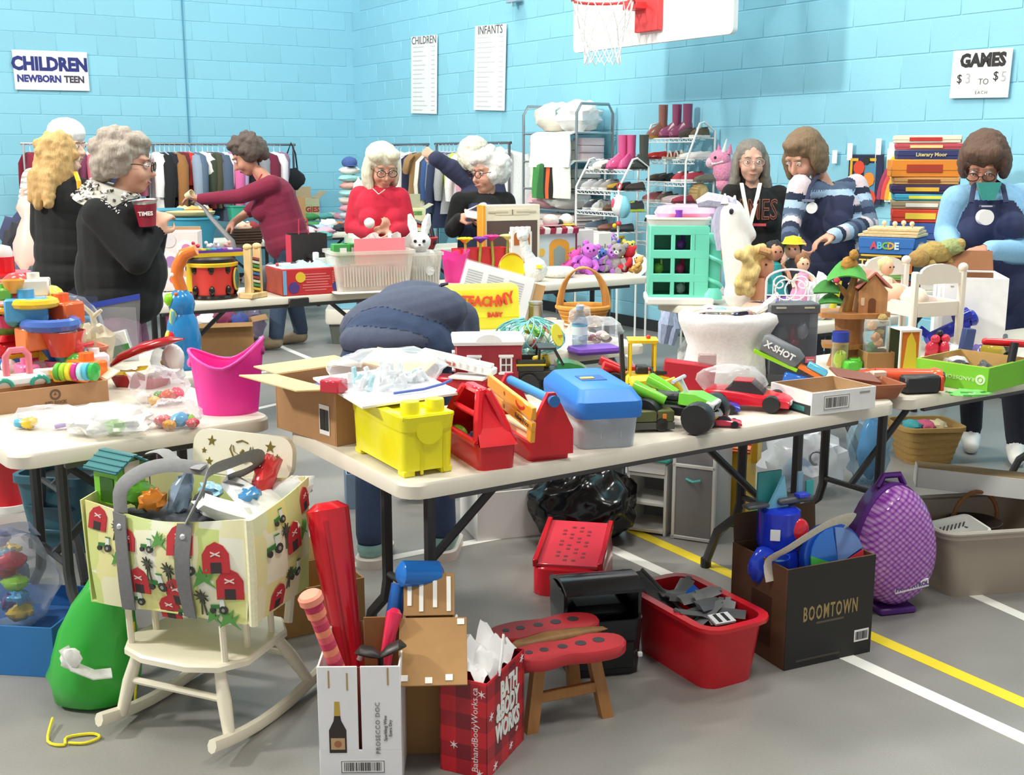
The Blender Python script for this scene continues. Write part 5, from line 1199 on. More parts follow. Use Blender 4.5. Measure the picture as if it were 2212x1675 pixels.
# black gift bag with white letters, red handle
q=at(712,628)+VV*.32;w,hh=W(78,q),W(112,q)
t=tg('gift_bag','black paper bag lettered in white with a red side','bag',q,UA-.1)
pa(t,'bag',MB('2a2426:p').tub(w,.12,w,.13,hh,.004,.002));pa(t,'side_panel',MB('c82c48:p').box((-w/2-.002,0,hh*.5),(.003,.11,hh*.96)));pa(t,'handle',MB('c82c48').tube([(-w*.3,-.065,hh),(-w*.28,-.06,hh+.09),(-w*.05,-.06,hh+.09),(-w*.02,-.065,hh)],.004,6))
text(t,'CLINIQUE',hh*.26,'f2eeea',(-w*.45,-.064,hh*.42),align='LEFT',sx=.8)
so('black_crate','black plastic crate with a lime toy behind the white tub','crate',MB('262628').tub(.36,.22,.4,.26,.2,.02,.006,.01,.02),at(780,630)+VV*.44+U*.04,UA)
so('lime_toy','lime green crumpled toy in the black crate','toy',MB('6cd040').lump((0,0,.03),(.05,.04,.03),.2,3,3,12),at(762,630)+VV*.44+U*.04+V((0,0,.165)),.3)
# white ribbed tubs
q=at(818,634)+VV*.16+U*.02;w,hh=W(172,q),W(84,q)
t=basket_tub('white_tub','large white translucent ribbed tub holding pink card and green boxes',q+V((0,0,.014)),UA-.2,w*.9,.26,w,.3,hh,'f4efe6:v','tub',22,.014)
so('tub_lid','white lid lying under the large ribbed tub','lid',MB('f0eae0').loft([rrect(w*1.0,.31,.03,3,0),rrect(w*1.03,.33,.04,3,.006),rrect(w*1.02,.32,.04,3,.013)]),q,UA-.2)
def intub(x,y,z):return q+V((0,0,.02))+rz(UA-.2)@V((x,y,z))
so('pink_card','stiff pink card standing in the ribbed tub','card',MB('f28a94:p').box((0,0,.16),(W(112,q),.004,.2)),intub(w*.12,-.06,hh-.2),(R(-4),0,UA-.2))
so('red_folder','pinkish folder standing low in the ribbed tub','folder',MB('ec8c88:p').box((0,0,.07),(w*.32,.05,.13)),intub(-w*.12,-.08,.01),UA-.2)
for i,(x,y,z,nm)in enumerate(((-w*.36,.0,.1,'green box with white label at the left of the ribbed tub'),(-w*.22,.02,.1,'green box beside the labelled one in the ribbed tub'))):
 t=tg('small_box',nm,'box',intub(x,y,hh-.07),UA-.2+.2*i);pa(t,'box',MB('3f9a4c:p').box((0,0,.05),(.1,.07,.1)));pa(t,'label',MB('e4ece4:p').box((.01,-.036,.06),(.04,.002,.035)))
for i,(x,c,nm)in enumerate(((.02,'f4f2f0:p','white'),(.16,'eceae4:p','cream'),(.26,'f4f0ee:p','pale'))):
 so('paper_sheet',nm+' crumpled paper sticking up in the ribbed tub','paper',MB(c).grid(lambda u,v:((u-.5)*.2,.03*sin(u*7+v*4+i),v*.16+.02*sin(u*9)),9,7,.002),intub(x-.05,.05,hh-.09),UA-.4+.3*i)
q2=at(843,628);t=tg('red_bottle','shiny red bulb shaped bottle in front of the ribbed tub','bottle',q2-VV*.0+V((0,.02,0))-U*.0,0)
hb=W(58,q2);rb=W(20,q2)
pa(t,'bulb',MB('c01c34:g').lathe([(rb*.6,0),(rb,hb*.18),(rb*1.02,hb*.3),(rb*.8,hb*.45),(rb*.55,hb*.6),(rb*.6,hb*.66),(rb*.62,hb*.95),(rb*.5,hb)],n=22));pa(t,'neck_ring',MB('a81830:g').lathe([(rb*.6,hb*.62),(rb*.68,hb*.64),(rb*.6,hb*.66)],n=20,cap=(False,False)))
q=at(932,624)+VV*.14;w,hh=W(74,q),W(76,q)
t=basket_tub('white_basket','smaller white ribbed basket holding a white plush rabbit',q,UA-.1,w*.85,.2,w,.24,hh,'f4efe8:v','basket',9,.012)
plu('plush_rabbit','white plush rabbit with tall ears in the white basket',q+V((0,0,hh*.35)),UA-.5,'f6f4f2:f',1.45,'long',group=None)
q=at(1000,612)+VV*.09;w,hh=W(60,q),W(70,q)
t=tg('pink_basket','small hot pink plastic basket before the felt flowers','basket',q,UA-.1)
pa(t,'tub',MB('f0389c').loft([circ(w*.38,22,0),[V((p.x,p.y,hh*.86+.14*hh*abs(p.x)/(w*.52)))for p in circ(w*.52,22,0)],[V((p.x,p.y,hh*.86+.14*hh*abs(p.x)/(w*.52)))for p in circ(w*.48,22,0)],circ(w*.35,22,.006)]))
pa(t,'handle_hole',MB('d02880').box((w*.36,-w*.33,hh*.86),(.03,.006,.02),R(45)))
# ---- plush table
q=at(1064,606)+VV*.14;w,hh=W(120,q),W(66,q)
t=tg('flower_box','red box of tall felt flowers behind the pink basket','box',q,UA-.1);pa(t,'box',MB('d0343c:p').tub(w,.14,w,.14,hh,.004,.004));pa(t,'feet_plank',MB('c8b890:p').box((0,-.08,.015),(w*.8,.02,.03)))
for i,(x,hz,c,nm)in enumerate(((-.42,1.2,'ecd020:c','yellow felt flower at the left of the red box'),(-.12,1.2,'7a3aa8:c','purple felt flower in the red box'),(.1,1.25,'d8388c:c','magenta felt flower in the red box'),(.42,1.25,'f0ec90:c','cream felt flower at the right of the red box'))):
 f=tg('felt_flower',nm,'toy flower',q+rz(UA-.1)@V((x*w,-.085,.0)),UA,'felt flowers');zz=hh*hz
 pa(f,'stem',MB('a8a848:c').tube([(0,0,0),(.01*(-1)**i,0,zz*.5),(.0,0,zz)],.009,7))
 for k in range(6):
  a=2*pi*k/6;pa(f,'petal',MB(c).tube([(0,0,zz),(.03*cos(a),.03*sin(a),zz+.03),(.062*cos(a),.05*sin(a),zz+.03)],[.01,.022,.006],7,flat=(1,.5)))
  # tall picture box with orange edge
q=at(1166,604)+VV*.36;w,hh=W(128,q),W(150,q)
t=tg('picture_box','large cream box with an orange side and dark inner panel','box',q,UA-.2)
pa(t,'box',MB('ece4cc:p').box((0,0,hh*.5),(w,.1,hh)));pa(t,'side_panel',MB('e8a02c:p').box((-w/2-.003,-.005,hh*.5),(.02,.115,hh)));pa(t,'inner_panel',MB('5a4a44:p').box((0,-.052,hh*.42),(w*.9,.004,hh*.72)))
pa(t,'title_band',MB('e0d8c0:p').box((.0,-.052,hh*.9),(w*.6,.003,hh*.08)));pa(t,'title_mark',MB('8a7c6c').box((0,-.055,hh*.9),(.008,.002,hh*.07)));pa(t,'title_line',MB('c4b8a0').box((-.1,-.054,hh*.9),(.14,.002,.012)));pa(t,'title_line',MB('c4b8a0').box((.1,-.054,hh*.9),(.14,.002,.012)))
q=at(1150,606)+VV*.14;hh=W(110,q);w=W(50,q)
t=tg('toy_castle','white toy castle front with orange arched windows','toy',q,UA-.1)
pa(t,'wall',MB('f2efe8').box((0,0,hh*.46),(w,.04,hh*.92)));
for k in range(4):pa(t,'battlement',MB('f4f2ec').box((-w*.38+k*w*.25,0,hh*.96),(w*.14,.042,hh*.1)))
for x in(-.25,.25):pa(t,'window',MB('b8642c').wallp([(-.02,0),(.02,0),(.02,.06)]+[(.02*cos(R(a)),.06+.02*sin(R(a)))for a in range(20,170,30)]+[(-.02,.06)],-.003,.001,(x*w,-.0205,hh*.66)))
pa(t,'doorway',MB('6a5440').box((-w*.3,-.0215,hh*.2),(w*.3,.003,hh*.36)))
t=tg('plush_goose','white long necked plush bird with a yellow tag before the castle','plush toy',at(1166,610)+VV*.06,UA-.6)
hh=W(110,t.location);pa(t,'torso',MB('f4f2ec:f').lump((0,0,.075),(.085,.07,.08),.06,2,2,14));pa(t,'neck',MB('f6f4f0:f').tube([(-.02,0,.11),(-.06,0,.2),(-.07,-.01,hh*.8)],[.05,.03,.028],10));pa(t,'head',MB('f6f4f0:f').lump((-.075,-.01,hh*.9),(.04,.045,.04),.03,2,2,12));pa(t,'tag',MB('f0e040').box((.03,-.07,.1),(.04,.004,.022)));pa(t,'beak',MB('f0eee8').tube([(-.09,-.04,hh*.9),(-.1,-.07,hh*.88)],[.015,.006],8))
for x in(-.02,.02):pa(t,'ear',MB('f6f4f0:f').tube([(-.075+x,0,hh*.93),(-.075+x*1.6,0,hh*1.02)],[.012,.006],6))
# toy shop front
q=at(1226,592)+VV*.16;w,hh=W(96,q),W(98,q)
t=tg('shop_front_box','toy shop front box with striped maroon and white awning','toy',q,UA-.12)
pa(t,'box',MB('c8dce0:p').box((0,0,hh*.45),(w,.07,hh*.9)));pa(t,'frame',MB('8a2c3c').box((-w/2,-.034,hh*.45),(.012,.012,hh*.9)));pa(t,'frame',MB('8a2c3c').box((w/2,-.034,hh*.45),(.012,.012,hh*.9)))
for k in range(7):pa(t,'awning_stripe',MB('9c2440' if k%2==0 else 'f4f0ea').box((-w*.43+k*w*.143,-.05,hh*.93),(w*.143,.05,hh*.13),(R(18),0,0)))
pa(t,'arch',MB('e0a43c:p').wallp([(-.25*w,0),(.25*w,0),(.25*w,.5*hh)]+[(.25*w*cos(R(a)),.5*hh+.13*hh*sin(R(a)))for a in range(20,170,30)]+[(-.25*w,.5*hh)],-.003,.001,(.02,-.036,hh*.1)));pa(t,'arch_opening',MB('8aa8a0:p').wallp([(-.14*w,0),(.14*w,0),(.14*w,.4*hh),(0,.5*hh),(-.14*w,.4*hh)],-.003,.001,(.02,-.04,hh*.1)))
for x in(-.38,.4):pa(t,'print_fruit',MB('e8c050:p').cyl((x*w,-.035,hh*.45),(x*w,-.039,hh*.45),w*.09,n=12))
for i,(dx,c,nm,r_)in enumerate(((-.03,'e8d8d4:c','white doll hat with pink trim on the shop front box',.06),(.1,'f4f0e8:c','white printed cap with yellow edge on the shop front box',.05))):
 t=tg('doll_hat',nm,'hat',q+rz(UA)@V((dx,0,hh*1.01)),.3);pa(t,'crown',MB(c).lump((0,0,.035),(r_,r_*.9,.045),.06,3,i,12,flat=0));pa(t,'brim',MB('d8a0ac:c' if i==0 else 'e8c840:c').lathe([(r_,0),(r_*1.35,.004),(r_*1.3,.01),(r_*.95,.01)],n=20))
so('dark_shoe','black doll shoe lying on the shop front box','toy shoe',MB('2a2426').lump((0,0,.02),(.05,.03,.025),.06,2,3,12,flat=0),q+rz(UA)@V((.035,.0,hh*1.01)),1)
for i,(px,py,hpx,wpx,c,nm)in enumerate(((1306,590,86,52,'e8e2de:p','pale grey lettered gift box behind the purple plush toys'),(1352,582,72,34,'f0ece6:p','white gift box with grey label behind the yellow plush'))):
 q=at(px,py)+VV*.28;t=tg('gift_box',nm,'box',q,UA-.1);a,b=W(wpx,q),W(hpx,q);pa(t,'box',MB(c).box((0,0,b*.5),(a,.08,b)));pa(t,'print_mark',MB('8a8480').box((0,-.042,b*.62),(a*.08,.002,b*.12)))
 for x in(-.25,.25):pa(t,'printed_line',MB('b4aeac').box((x*a,-.042,b*.6),(a*.28,.002,b*.05)))
 pa(t,'printed_line',MB('b4aeac').box((0,-.042,b*.42),(a*.4,.002,b*.04)))
PL=[(1236,562,1.05,'e8482c:f','round','orange red plush flower creature before the shop front',.12),(1258,558,.8,'f0b040:f','round','amber plush toy right of the red one',.14),(1240,592,.95,'e050a8:f','point','magenta plush toy at the table edge',.0),(1276,592,1.2,'c86ad0:f','round','violet shaggy plush toy in the middle of the heap',.04),(1262,572,.8,'6a8ac0:f','point','blue grey plush toy behind the violet one',.1),(1306,588,.9,'4a6ab0:f','round','blue plush toy between violet and grey ones',.02),(1300,566,.85,'3aa0a0:f','point','teal plush toy behind the grey one',.1),(1322,590,1.,'b070c8:f','round','purple plush toy beside the grey one',.0),(1336,590,1.15,'9a9494:f','round','grey plush with white face and big eyes',.0),(1358,590,1.05,'c82434:f','round','bright red plush toy near the table end',.0),(1386,592,.7,'e8b060:f','round','small tan plush toy at the table end',.0),(1384,566,.95,'ecd868:f','round','yellow plush dog near the dollhouse',.1),(1356,560,.95,'2c4ab8:f','point','royal blue plush toy behind the yellow dog',.16),(1378,545,1.,'c49ae0:f','round','lilac plush toy behind the yellow dog',.25),(1366,530,.7,'e88a3c:f','round','orange plush toy in the back row',.3),(1390,528,.7,'f0c030:f','round','golden plush toy in the back row',.3),(1330,545,.7,'e8a0c0:f','point','pink plush toy in the back row',.22),(1292,575,.7,'e878c0:f','round','pink plush toy under the violet one',.02)]
for px,py,s_,c,e,nm,dv in PL:
 q=at(px,min(py+dv*60,594))+VV*(.06+dv);plu('plush_toy',nm,q,(random.uniform(-.5,.1),random.uniform(-.35,.35),UA-1.3+random.uniform(-.9,.9)),c,s_,e,'f0eeea:f' if 'white face' in nm else None)
q=at(1226,602)+VV*.1;so('white_plush_ring','white fluffy plush ring lying at the front edge','plush toy',MB('f6f4f2:f').tube([(.075*cos(a),.06*sin(a),.035)for a in[2*pi*k/18 for k in range(18)]],.035,10,loop=True),q,0)
q=at(1394,580)+VV*.12;so('white_hat','white floppy hat leaning beside the dollhouse','hat',MB('f6f5f2:c').lathe([(.02,0),(.09,.01),(.1,.02),(.05,.03),(.045,.06),(.001,.07)],n=20),q,(R(50),R(-20),0))
q=at(1112,607)+VV*.0+V((0,0,0));t=tg('yellow_plate','yellow toy plate standing behind the printed sheets','toy plate',at(1112,612)+VV*.04,UA);pa(t,'plate',MB('f4d81c:g').lathe([(.001,0),(.08,.0),(.095,.012),(.09,.016),(.001,.008)],n=24,T=MX.Translation((0,0,.09))@MX.Rotation(R(78),4,'X')));pa(t,'rim',MB('e08a2c').tube([(.094*cos(a),-.012*0,.09+.094*sin(a))for a in[2*pi*k/24 for k in range(24)]],.005,6,loop=True))
for i,(px,py,w_,h_,c,nm)in enumerate(((1046,612,38,16,'d8cca8:p','small cream box before the felt flowers'),(1086,606,30,14,'e4dcc4:p','pale cream box behind the printed sheets'),(1016,606,26,28,'f2f0ec:p','white folded card beside the pink basket'))):
 q=at(px,py)+VV*.03;so('small_box',nm,'box',MB(c).box((0,0,W(h_,q)/2),(W(w_,q),.07,W(h_,q))),q,UA+.1*i)
 # ---- middle table
q=at(1052,712);w,hh=W(174,q),W(92,q)
t=tg('yellow_case','bright yellow carry case with large red lettering','case',q+VV*.1,UA-.35)
pr=[(-.09,0),(.09,0),(.1,hh*.3),(.085,hh*.93),(.06,hh),(-.06,hh),(-.085,hh*.93),(-.1,hh*.3)]
T=MX.Rotation(pi/2,4,'Z')@MX.Rotation(pi/2,4,'X')
pa(t,'shell',MB('f4ec3c').prism(pr,-w/2,w/2,T));pa(t,'side_panel',MB('f0e420').box((-w/2-.003,0,hh*.5),(.01,.14,hh*.8)));pa(t,'flap_edge',MB('e8dc24').tube([(-w/2,-.101,hh*.3),(w/2,-.101,hh*.3)],.003,5))
text(t,'TEACH',hh*.32,'e0522c',(.0,-.1,hh*.66),(pi/2-.09,R(3),0),bold=.0025,sx=.85,ext=.004);text(t,'MY',hh*.38,'e0522c',(.122,-.1,hh*.7),(pi/2-.09,R(-14),0),bold=.0025,sx=.75,ext=.004);text(t,'BABY',hh*.15,'d84a30',(.07,-.104,hh*.34),bold=.0015,ext=.002)
q=at(1128,690);t=tg('printed_sheet','large clear covered printed sheet leaning on brown card','sheet',q+VV*.3+V((0,0,0)),UA-.45);t.scale=(1.5,1.5,1.35)
hh=W(80,q);mb=MB('f4f3f1:p').box((0,0,hh*.5),(.25,.004,hh));mb2=MB('a8a6a6:p')
for c in range(3):
 for k in range(12):mb2.box((-.085+c*.075,-.0025,hh*(.8-.055*k)),(.055,.0006,.006),ch=.0001)
for nm,m in(('sheet',mb),('printed_text',mb2)):o=pa(t,nm,m,rot=(R(-28),R(18),0))
pa(t,'backing_card',MB('b48c5c:k').box((.05,.012,hh*.46),(.24,.004,hh*.95)),rot=(R(-28),R(18),0));pa(t,'clear_cover',MB('f4f4f6:t').box((0,-.008,hh*.5),(.26,.002,hh*1.02)),rot=(R(-28),R(18),0))
q=at(1167,703);hh=W(50,q);t=tg('thermos','steel drinking flask with an olive side beside the yellow case','flask',q+VV*.04,.3)
pa(t,'body',MB('b4b2ac:m').lathe([(.032,0),(.034,.005),(.034,hh*.85),(.03,hh*.88)],n=20));pa(t,'lid',MB('c8c6c2:m').lathe([(.032,hh*.88),(.034,hh*.9),(.034,hh),(.001,hh)],n=20));pa(t,'wrap',MB('7c7430').lathe([(.0346,hh*.05),(.0346,hh*.82)],n=20,T=MX.Identity(4),cap=(False,False))if 0 else MB('7c7430').box((-.024,-.012,hh*.45),(.02,.03,hh*.8)))
q=at(1102,722);t=tg('pill_bottle','small white labelled bottle with a lime cap on its side','bottle',q+VV*.02,.5);pa(t,'bottle',MB('f2f2ee').cyl((-.02,0,.022),(.03,0,.022),.021,n=14));pa(t,'cap',MB('8cd840').cyl((.03,0,.022),(.05,0,.022),.022,n=14));pa(t,'label',MB('3aa08c').cyl((-.03,0,.022),(-.02,0,.022),.0215,n=14))
q=at(976,634);t=tg('green_marker','short green marker behind the yellow case','marker',at(1000,706)+VV*.15+V((0,0,0)),.4);pa(t,'barrel',MB('48b830').cyl((-.03,0,.01),(.03,0,.01),.01));pa(t,'tip',MB('2c7a20').cyl((.03,0,.01),(.045,0,.01),.006,.004,8))
# wicker basket with hoop handle, on the back of the middle table
q=at(1290,712);rb=W(55,q);hb=W(44,q)
t=tg('wicker_basket','golden wicker basket with a tall hoop handle','basket',q+VV*.11,0)
mb=MB('c88a3c:c').loft([circ(rb*.7,26,0,rb*.55),circ(rb,26,hb,rb*.8),circ(rb*.93,26,hb,rb*.74),circ(rb*.66,26,.008,rb*.5)]);pa(t,'bowl',mb)
for k in range(9):
 f=k/9;pa(t,'weave',MB('d89c4c:c' if k%2 else 'b87c34:c').tube([(rb*(.72+.3*f)*cos(a)*(1+.012*((j+k)%2)),rb*(.57+.25*f)*sin(a),.01+f*hb*.88)for j,a in enumerate([2*pi*i/30 for i in range(30)])],.006,5,loop=True))
pa(t,'rim',MB('d09444:c').tube([(rb*1.04*cos(a),rb*.84*sin(a),hb)for a in[2*pi*i/26 for i in range(26)]],.011,7,loop=True))
hh=W(86,q)
for j in range(5):
 o_=(j-2)*.012;pa(t,'handle_cane',MB('c8904a:w').tube([(-(rb*.93)*cos(a)+o_*.6*abs(cos(a))*(-1 if cos(a)>0 else 1)*-1,o_*1.2,hb+hh*sin(a))for a in[pi*i/14 for i in range(15)]],.0045,6))
q=at(1261,762);hb=W(100,q);t=tg('water_bottle','clear plastic water bottle with pale label and blue cap','bottle',q+VV*.03,0)
pa(t,'bottle',MB('b8cfe0:t').lathe([(.028,0),(.032,.008),(.03,hb*.2),(.032,hb*.25),(.03,hb*.3),(.032,hb*.62),(.03,hb*.7),(.014,hb*.88),(.013,hb*.93)],n=20));pa(t,'label',MB('e4eef2:p').lathe([(.0325,hb*.38),(.0325,hb*.6)],n=20,cap=(False,False)));pa(t,'cap',MB('a8c0dc').cyl((0,0,hb*.92),(0,0,hb),.016,n=14));pa(t,'label_band',MB('6ab8d8').lathe([(.0328,hb*.56),(.0328,hb*.6)],n=20,cap=(False,False)))
# mesh bag of play food
q=at(1180,772);t=tg('mesh_bag','aqua mesh bag stuffed with play food','bag',q+VV*.12,UA-.1)
def mbp(u,v):return V((.155*cos(u)*sin(v),.11*sin(u)*sin(v),.062+.075*cos(v)*(1.0 if cos(v)>0 else .82)+.01*sin(3*u)))
mb=MB('7cc8cc')
for k in range(20):
 for sg in(-1,1):mb.tube([mbp(2*pi*k/20+sg*.9*i/9,pi*(.05+.9*i/9))for i in range(10)],.0026,5)
pa(t,'netting',mb);pa(t,'tag',MB('f0e040:p').cyl((.06,-.118,.085),(.062,-.121,.086),.045,n=20));pa(t,'tag_print',MB('e8b83c').box((.06,-.1215,.08),(.05,.001,.012)))
rnd=random.Random(3)
for i,(c,nm)in enumerate((('d8484c','red'),('e88a3c','orange'),('78b84c','green'),('f0d860','yellow'),('c8403c','crimson'),('e8b07c','tan'),('7cc4d8','pale blue'),('e4dcd0','cream'),('b8345c','berry'),('e89848','amber'),('f4f0ec','white'),('a8c850','lime'))):
 a=i*2.4;r_=.025+.07*((i*.37)%1)
 p=q+VV*.12+rz(UA-.1)@V((r_*1.2*cos(a),r_*.8*sin(a),.012+.03*(i%3)))
 so('play_food',nm+' play food piece inside the aqua mesh bag','toy food',MB(c+':g').lump((0,0,.022),(.03,.026,.022),.08,2,i,10),p,i,'play food in the mesh bag')
q=at(1302,766);so('purple_tablet','flat purple toy tablet under the clear bag','toy',MB('7a4ab8').loft([rrect(.19,.12,.02,3,0),rrect(.2,.13,.024,3,.012),rrect(.19,.12,.02,3,.024)]),q+VV*.06,UA-.2)
q=at(1322,752)+VV*.12;t=tg('clear_bag','clear plastic bag of beads behind the purple tablet','bag',q,.2)
pa(t,'film',MB('f0f2f6:t').lump((0,0,.05),(.12,.09,.07),.14,2.4,4,22,flat=.001));pa(t,'gathered_top',MB('f0f2f6:t').lump((-.07,-.02,.12),(.05,.03,.05),.2,2.4,7,14))
for i in range(7):
 a=i*2.4;so('bead_toy',['plum','white','brown','pale pink','grey','cream','dark red'][i]+' bead toy inside the clear bag','toy',MB(['5a2a44','f0eeea','6a4438','e8c4c8','a8a4a8','e4dcc8','8a2c3c'][i]+':g').lump((0,0,.016),(.026,.02,.016),.06,2,i,10),q+V((.05*cos(a),.04*sin(a),.006+.016*(i%2))),i,'bead toys in the clear bag')
for i,(px,py,c,nm)in enumerate(((1232,728,'f0ece4','cream toy mug left of the water bottle'),(1216,722,'e8d0c0','peach toy mug behind the mesh bag'))):
 q=at(px,py)+VV*.1;t=tg('toy_mug',nm,'toy mug',q,i);pa(t,'mug',MB(c).lathe([(.022,0),(.03,.005),(.03,.06),(.026,.06),(.02,.006)],n=16));pa(t,'handle',MB(c).tube([(.029,0,.045),(.05,0,.04),(.05,0,.02),(.029,0,.015)],.005,6))
 # tote and games on the floor behind the bending woman
q=at(790,738,0);t=tg('storage_tote','grey tote with white lid behind the bending woman','tote',q+VV*.04,UA-.5);hh=W(44,q)
w=W(150,q);pa(t,'tub',MB('5c6158').tub(w*.86,.32,w*.94,.36,hh,.03,.006));pa(t,'lid',MB('efe9dc').loft([rrect(w,.4,.03,3,hh),rrect(w*1.03,.42,.035,3,hh+.02),rrect(w*1.02,.41,.035,3,W(74,q))]))
q2=q+VV*.04+V((0,0,W(74,q)+.001));game('game_box','pale blue game box lying on the grey tote',q2,UA-.5,.42,.3,W(34,q),'8c6a64','c8d4d8',None)
o=COL.objects.get('game_box');
pa([x for x in COL.objects if x.get('label')=='pale blue game box lying on the grey tote'][0],'front_print',MB('7cb8d0:p').box((0,-.155,W(34,q)*.45),(.42,.004,W(34,q)*.86)))
# floor things seen under the drum table
q=at(512,760,0);ctn('carton','brown carton on the floor under the drum table',q-U*.12,UA-.3,W(130,q),.3,W(70,q),'9c7448:k',[('f',110,.07),('r',80,.12)])
for i,(dx,dz,c,nm)in enumerate(((-.1,.0,'d8d4d4:c','white bag in the brown carton'),(.04,.02,'7c3050:c','plum garment in the brown carton'),(.12,.0,'3c4a8c:c','blue garment in the brown carton'))):
 clo('small_garment',nm,c,q-U*.12+V((dx,0,W(52,q)+dz)),(.1,.1,.07),None,i)
q=at(556,738,0);t=tg('clear_bag','dusty purple plastic bag on the floor by the beige shoes','bag',q+VV*.1,0);pa(t,'film',MB('a090b0:v').lump((0,0,.13),(.1,.09,.14),.16,2.4,4,18,flat=.001))
q=at(400,745,0);clo('magenta_bag','magenta bag on the floor behind the blue toy vacuum','a8206c:c',q,(.14,.12,.22),None,3,cat='bag')
# ================================================================ dollhouse table
q=at(1476,660);w,hh=W(126,q),W(182,q)
t=tg('dollhouse','turquoise dollhouse with six square openings and a white roof tray','dollhouse',q+V((-.02,.15,0)),-.06)
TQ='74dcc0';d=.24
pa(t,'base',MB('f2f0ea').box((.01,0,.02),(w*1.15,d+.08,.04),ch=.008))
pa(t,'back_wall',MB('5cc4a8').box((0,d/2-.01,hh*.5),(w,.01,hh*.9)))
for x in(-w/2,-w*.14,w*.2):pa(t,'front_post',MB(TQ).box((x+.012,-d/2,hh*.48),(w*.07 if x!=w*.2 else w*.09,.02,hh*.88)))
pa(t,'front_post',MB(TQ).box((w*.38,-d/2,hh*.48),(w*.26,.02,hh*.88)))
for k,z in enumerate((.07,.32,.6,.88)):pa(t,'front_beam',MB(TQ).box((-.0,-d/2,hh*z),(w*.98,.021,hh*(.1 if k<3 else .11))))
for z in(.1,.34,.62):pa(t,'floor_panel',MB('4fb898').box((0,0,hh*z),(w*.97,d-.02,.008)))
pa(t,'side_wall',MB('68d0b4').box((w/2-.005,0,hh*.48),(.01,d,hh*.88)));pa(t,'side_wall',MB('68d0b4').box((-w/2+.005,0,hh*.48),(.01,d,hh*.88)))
pa(t,'roof_tray',MB('f4f2ec').tub(w*.98,d,w*1.06,d+.03,.05,.03,.008,.004,.01,z=hh*.92))
pa(t,'slide_tower',MB('6cd8bc').cyl((w*.6,-d*.3,.03),(w*.6,-d*.3,hh*.8),.04,n=18));pa(t,'slide_spiral',MB('7ee4ca').tube([(w*.6+.045*cos(a),-d*.3+.045*sin(a),hh*.75-hh*.6*a/14)for a in[i*.35 for i in range(40)]],.011,6))
pa(t,'slide_cup',MB('7ee4ca').lathe([(.04,hh*.72),(.065,hh*.8),(.068,hh*.84),(.06,hh*.84),(.03,hh*.76)],(w*.6,-d*.3,0),20));pa(t,'slide_foot',MB('7ee4ca').lathe([(.06,.03),(.055,.06),(.04,.09)],(w*.58,-d*.38,0),18))
def indoll(x,z,y=-.02):return V(t.location)+rz(-.06)@V((x*w,y,hh*z))
DH=t
for x,z,c,nm,cat in((.06,.63,'7a3aa0:g','purple doll furniture in the top right opening of the dollhouse','doll furniture'),(.06,.345,'d83c7c:g','pink doll chair in the middle opening of the dollhouse','doll furniture'),(.08,.105,'d8dce0:g','pale doll figure in the lowest opening of the dollhouse','doll figure'),(-.32,.345,'9ad05c:g','lime doll mat in the middle left opening of the dollhouse','doll furniture')):
 so('doll_furniture',nm,cat,MB(c).lump((0,0,.03),(.028,.022,.03),.12,3,x*50,12,flat=0).box((.015,.01,.045),(.012,.03,.07)),indoll(x,z)+V((0,0,.0)),.3)
so('purple_cup','purple tube standing in the roof tray of the dollhouse','toy',MB('7a35b0').lathe([(.018,0),(.02,.075),(.015,.075),(.012,.01)],n=14),indoll(.0,.945,-.04),0)
so('purple_bar','purple toy bar lying in the roof tray of the dollhouse','toy',MB('8a40c0').box((0,0,.012),(.16,.03,.022)),indoll(.3,.985,.02),.1)
so('red_bar','red toy mat lying in the roof tray of the dollhouse','toy',MB('d85a48').box((0,0,.01),(.17,.05,.02)),indoll(.1,.945,-.05),.05)
so('pink_vehicle','pink plastic toy vehicle shell lying on the dollhouse roof','toy',MB('f0b0dc:g').loft([rrect(.3,.16,.05,4,0),rrect(.34,.2,.07,4,.03),rrect(.3,.16,.06,4,.065),rrect(.2,.1,.04,4,.075)]),indoll(.15,1.0,.06),.1)
# white horse
q=at(1612,676);s_=W(1,q)
t=tg('toy_horse','white toy horse with lilac mane behind the dollhouse','toy horse',(q+V((0,.1,0))),0);Y0=t.location.y
def hp(px,py,dy=0.):return D(px,py,Y0+dy)-V(t.location)
mb=MB('f4f2f0')
for a,b,ra,rb in((hp(1606,626),hp(1596,560),.09,.085),(hp(1596,560),hp(1582,500),.085,.068),(hp(1582,500),hp(1580,462),.068,.066),(hp(1580,458),hp(1606,490),.066,.048),(hp(1606,490),hp(1620,508),.046,.036),(hp(1606,626),hp(1600,634),.09,.09)):
 mb.cyl(a,b,ra,rb,14);mb.sph(a,ra,12);mb.sph(b,rb,12)
pa(t,'body',remesh(mb,'body',.012,4))
pa(t,'ear',MB('f4f2f0').cyl(hp(1566,440,-.03),hp(1566,418,-.03),.022,.004,8));pa(t,'ear',MB('ecd4dc').cyl(hp(1584,440,.03),hp(1588,422,.03),.02,.004,8))
pa(t,'eye',MB('2a2c3c:g').sph(hp(1580,457,-.062),(.012,.008,.016),8));pa(t,'nostril',MB('c8a8b0').sph(hp(1619,502,-.03),.006,6))
pa(t,'mane',MB('c4c4e4:h').tube([hp(1560,436),hp(1530,432,.02),hp(1506,440,.03)],[.035,.04,.02],8).tube([hp(1560,440),hp(1552,480,.02),hp(1556,540,.03)],[.03,.035,.02],8).tube([hp(1570,430),hp(1584,436,-.03),hp(1590,446,-.04)],[.02,.018,.008],8))
t=tg('plush_horse','large white plush horse with blue mane standing on the floor under the dollhouse table','plush toy',(D(1480,700,6.75).x,6.75,0),0);Y0=6.75
mb=MB('f2efec:f')
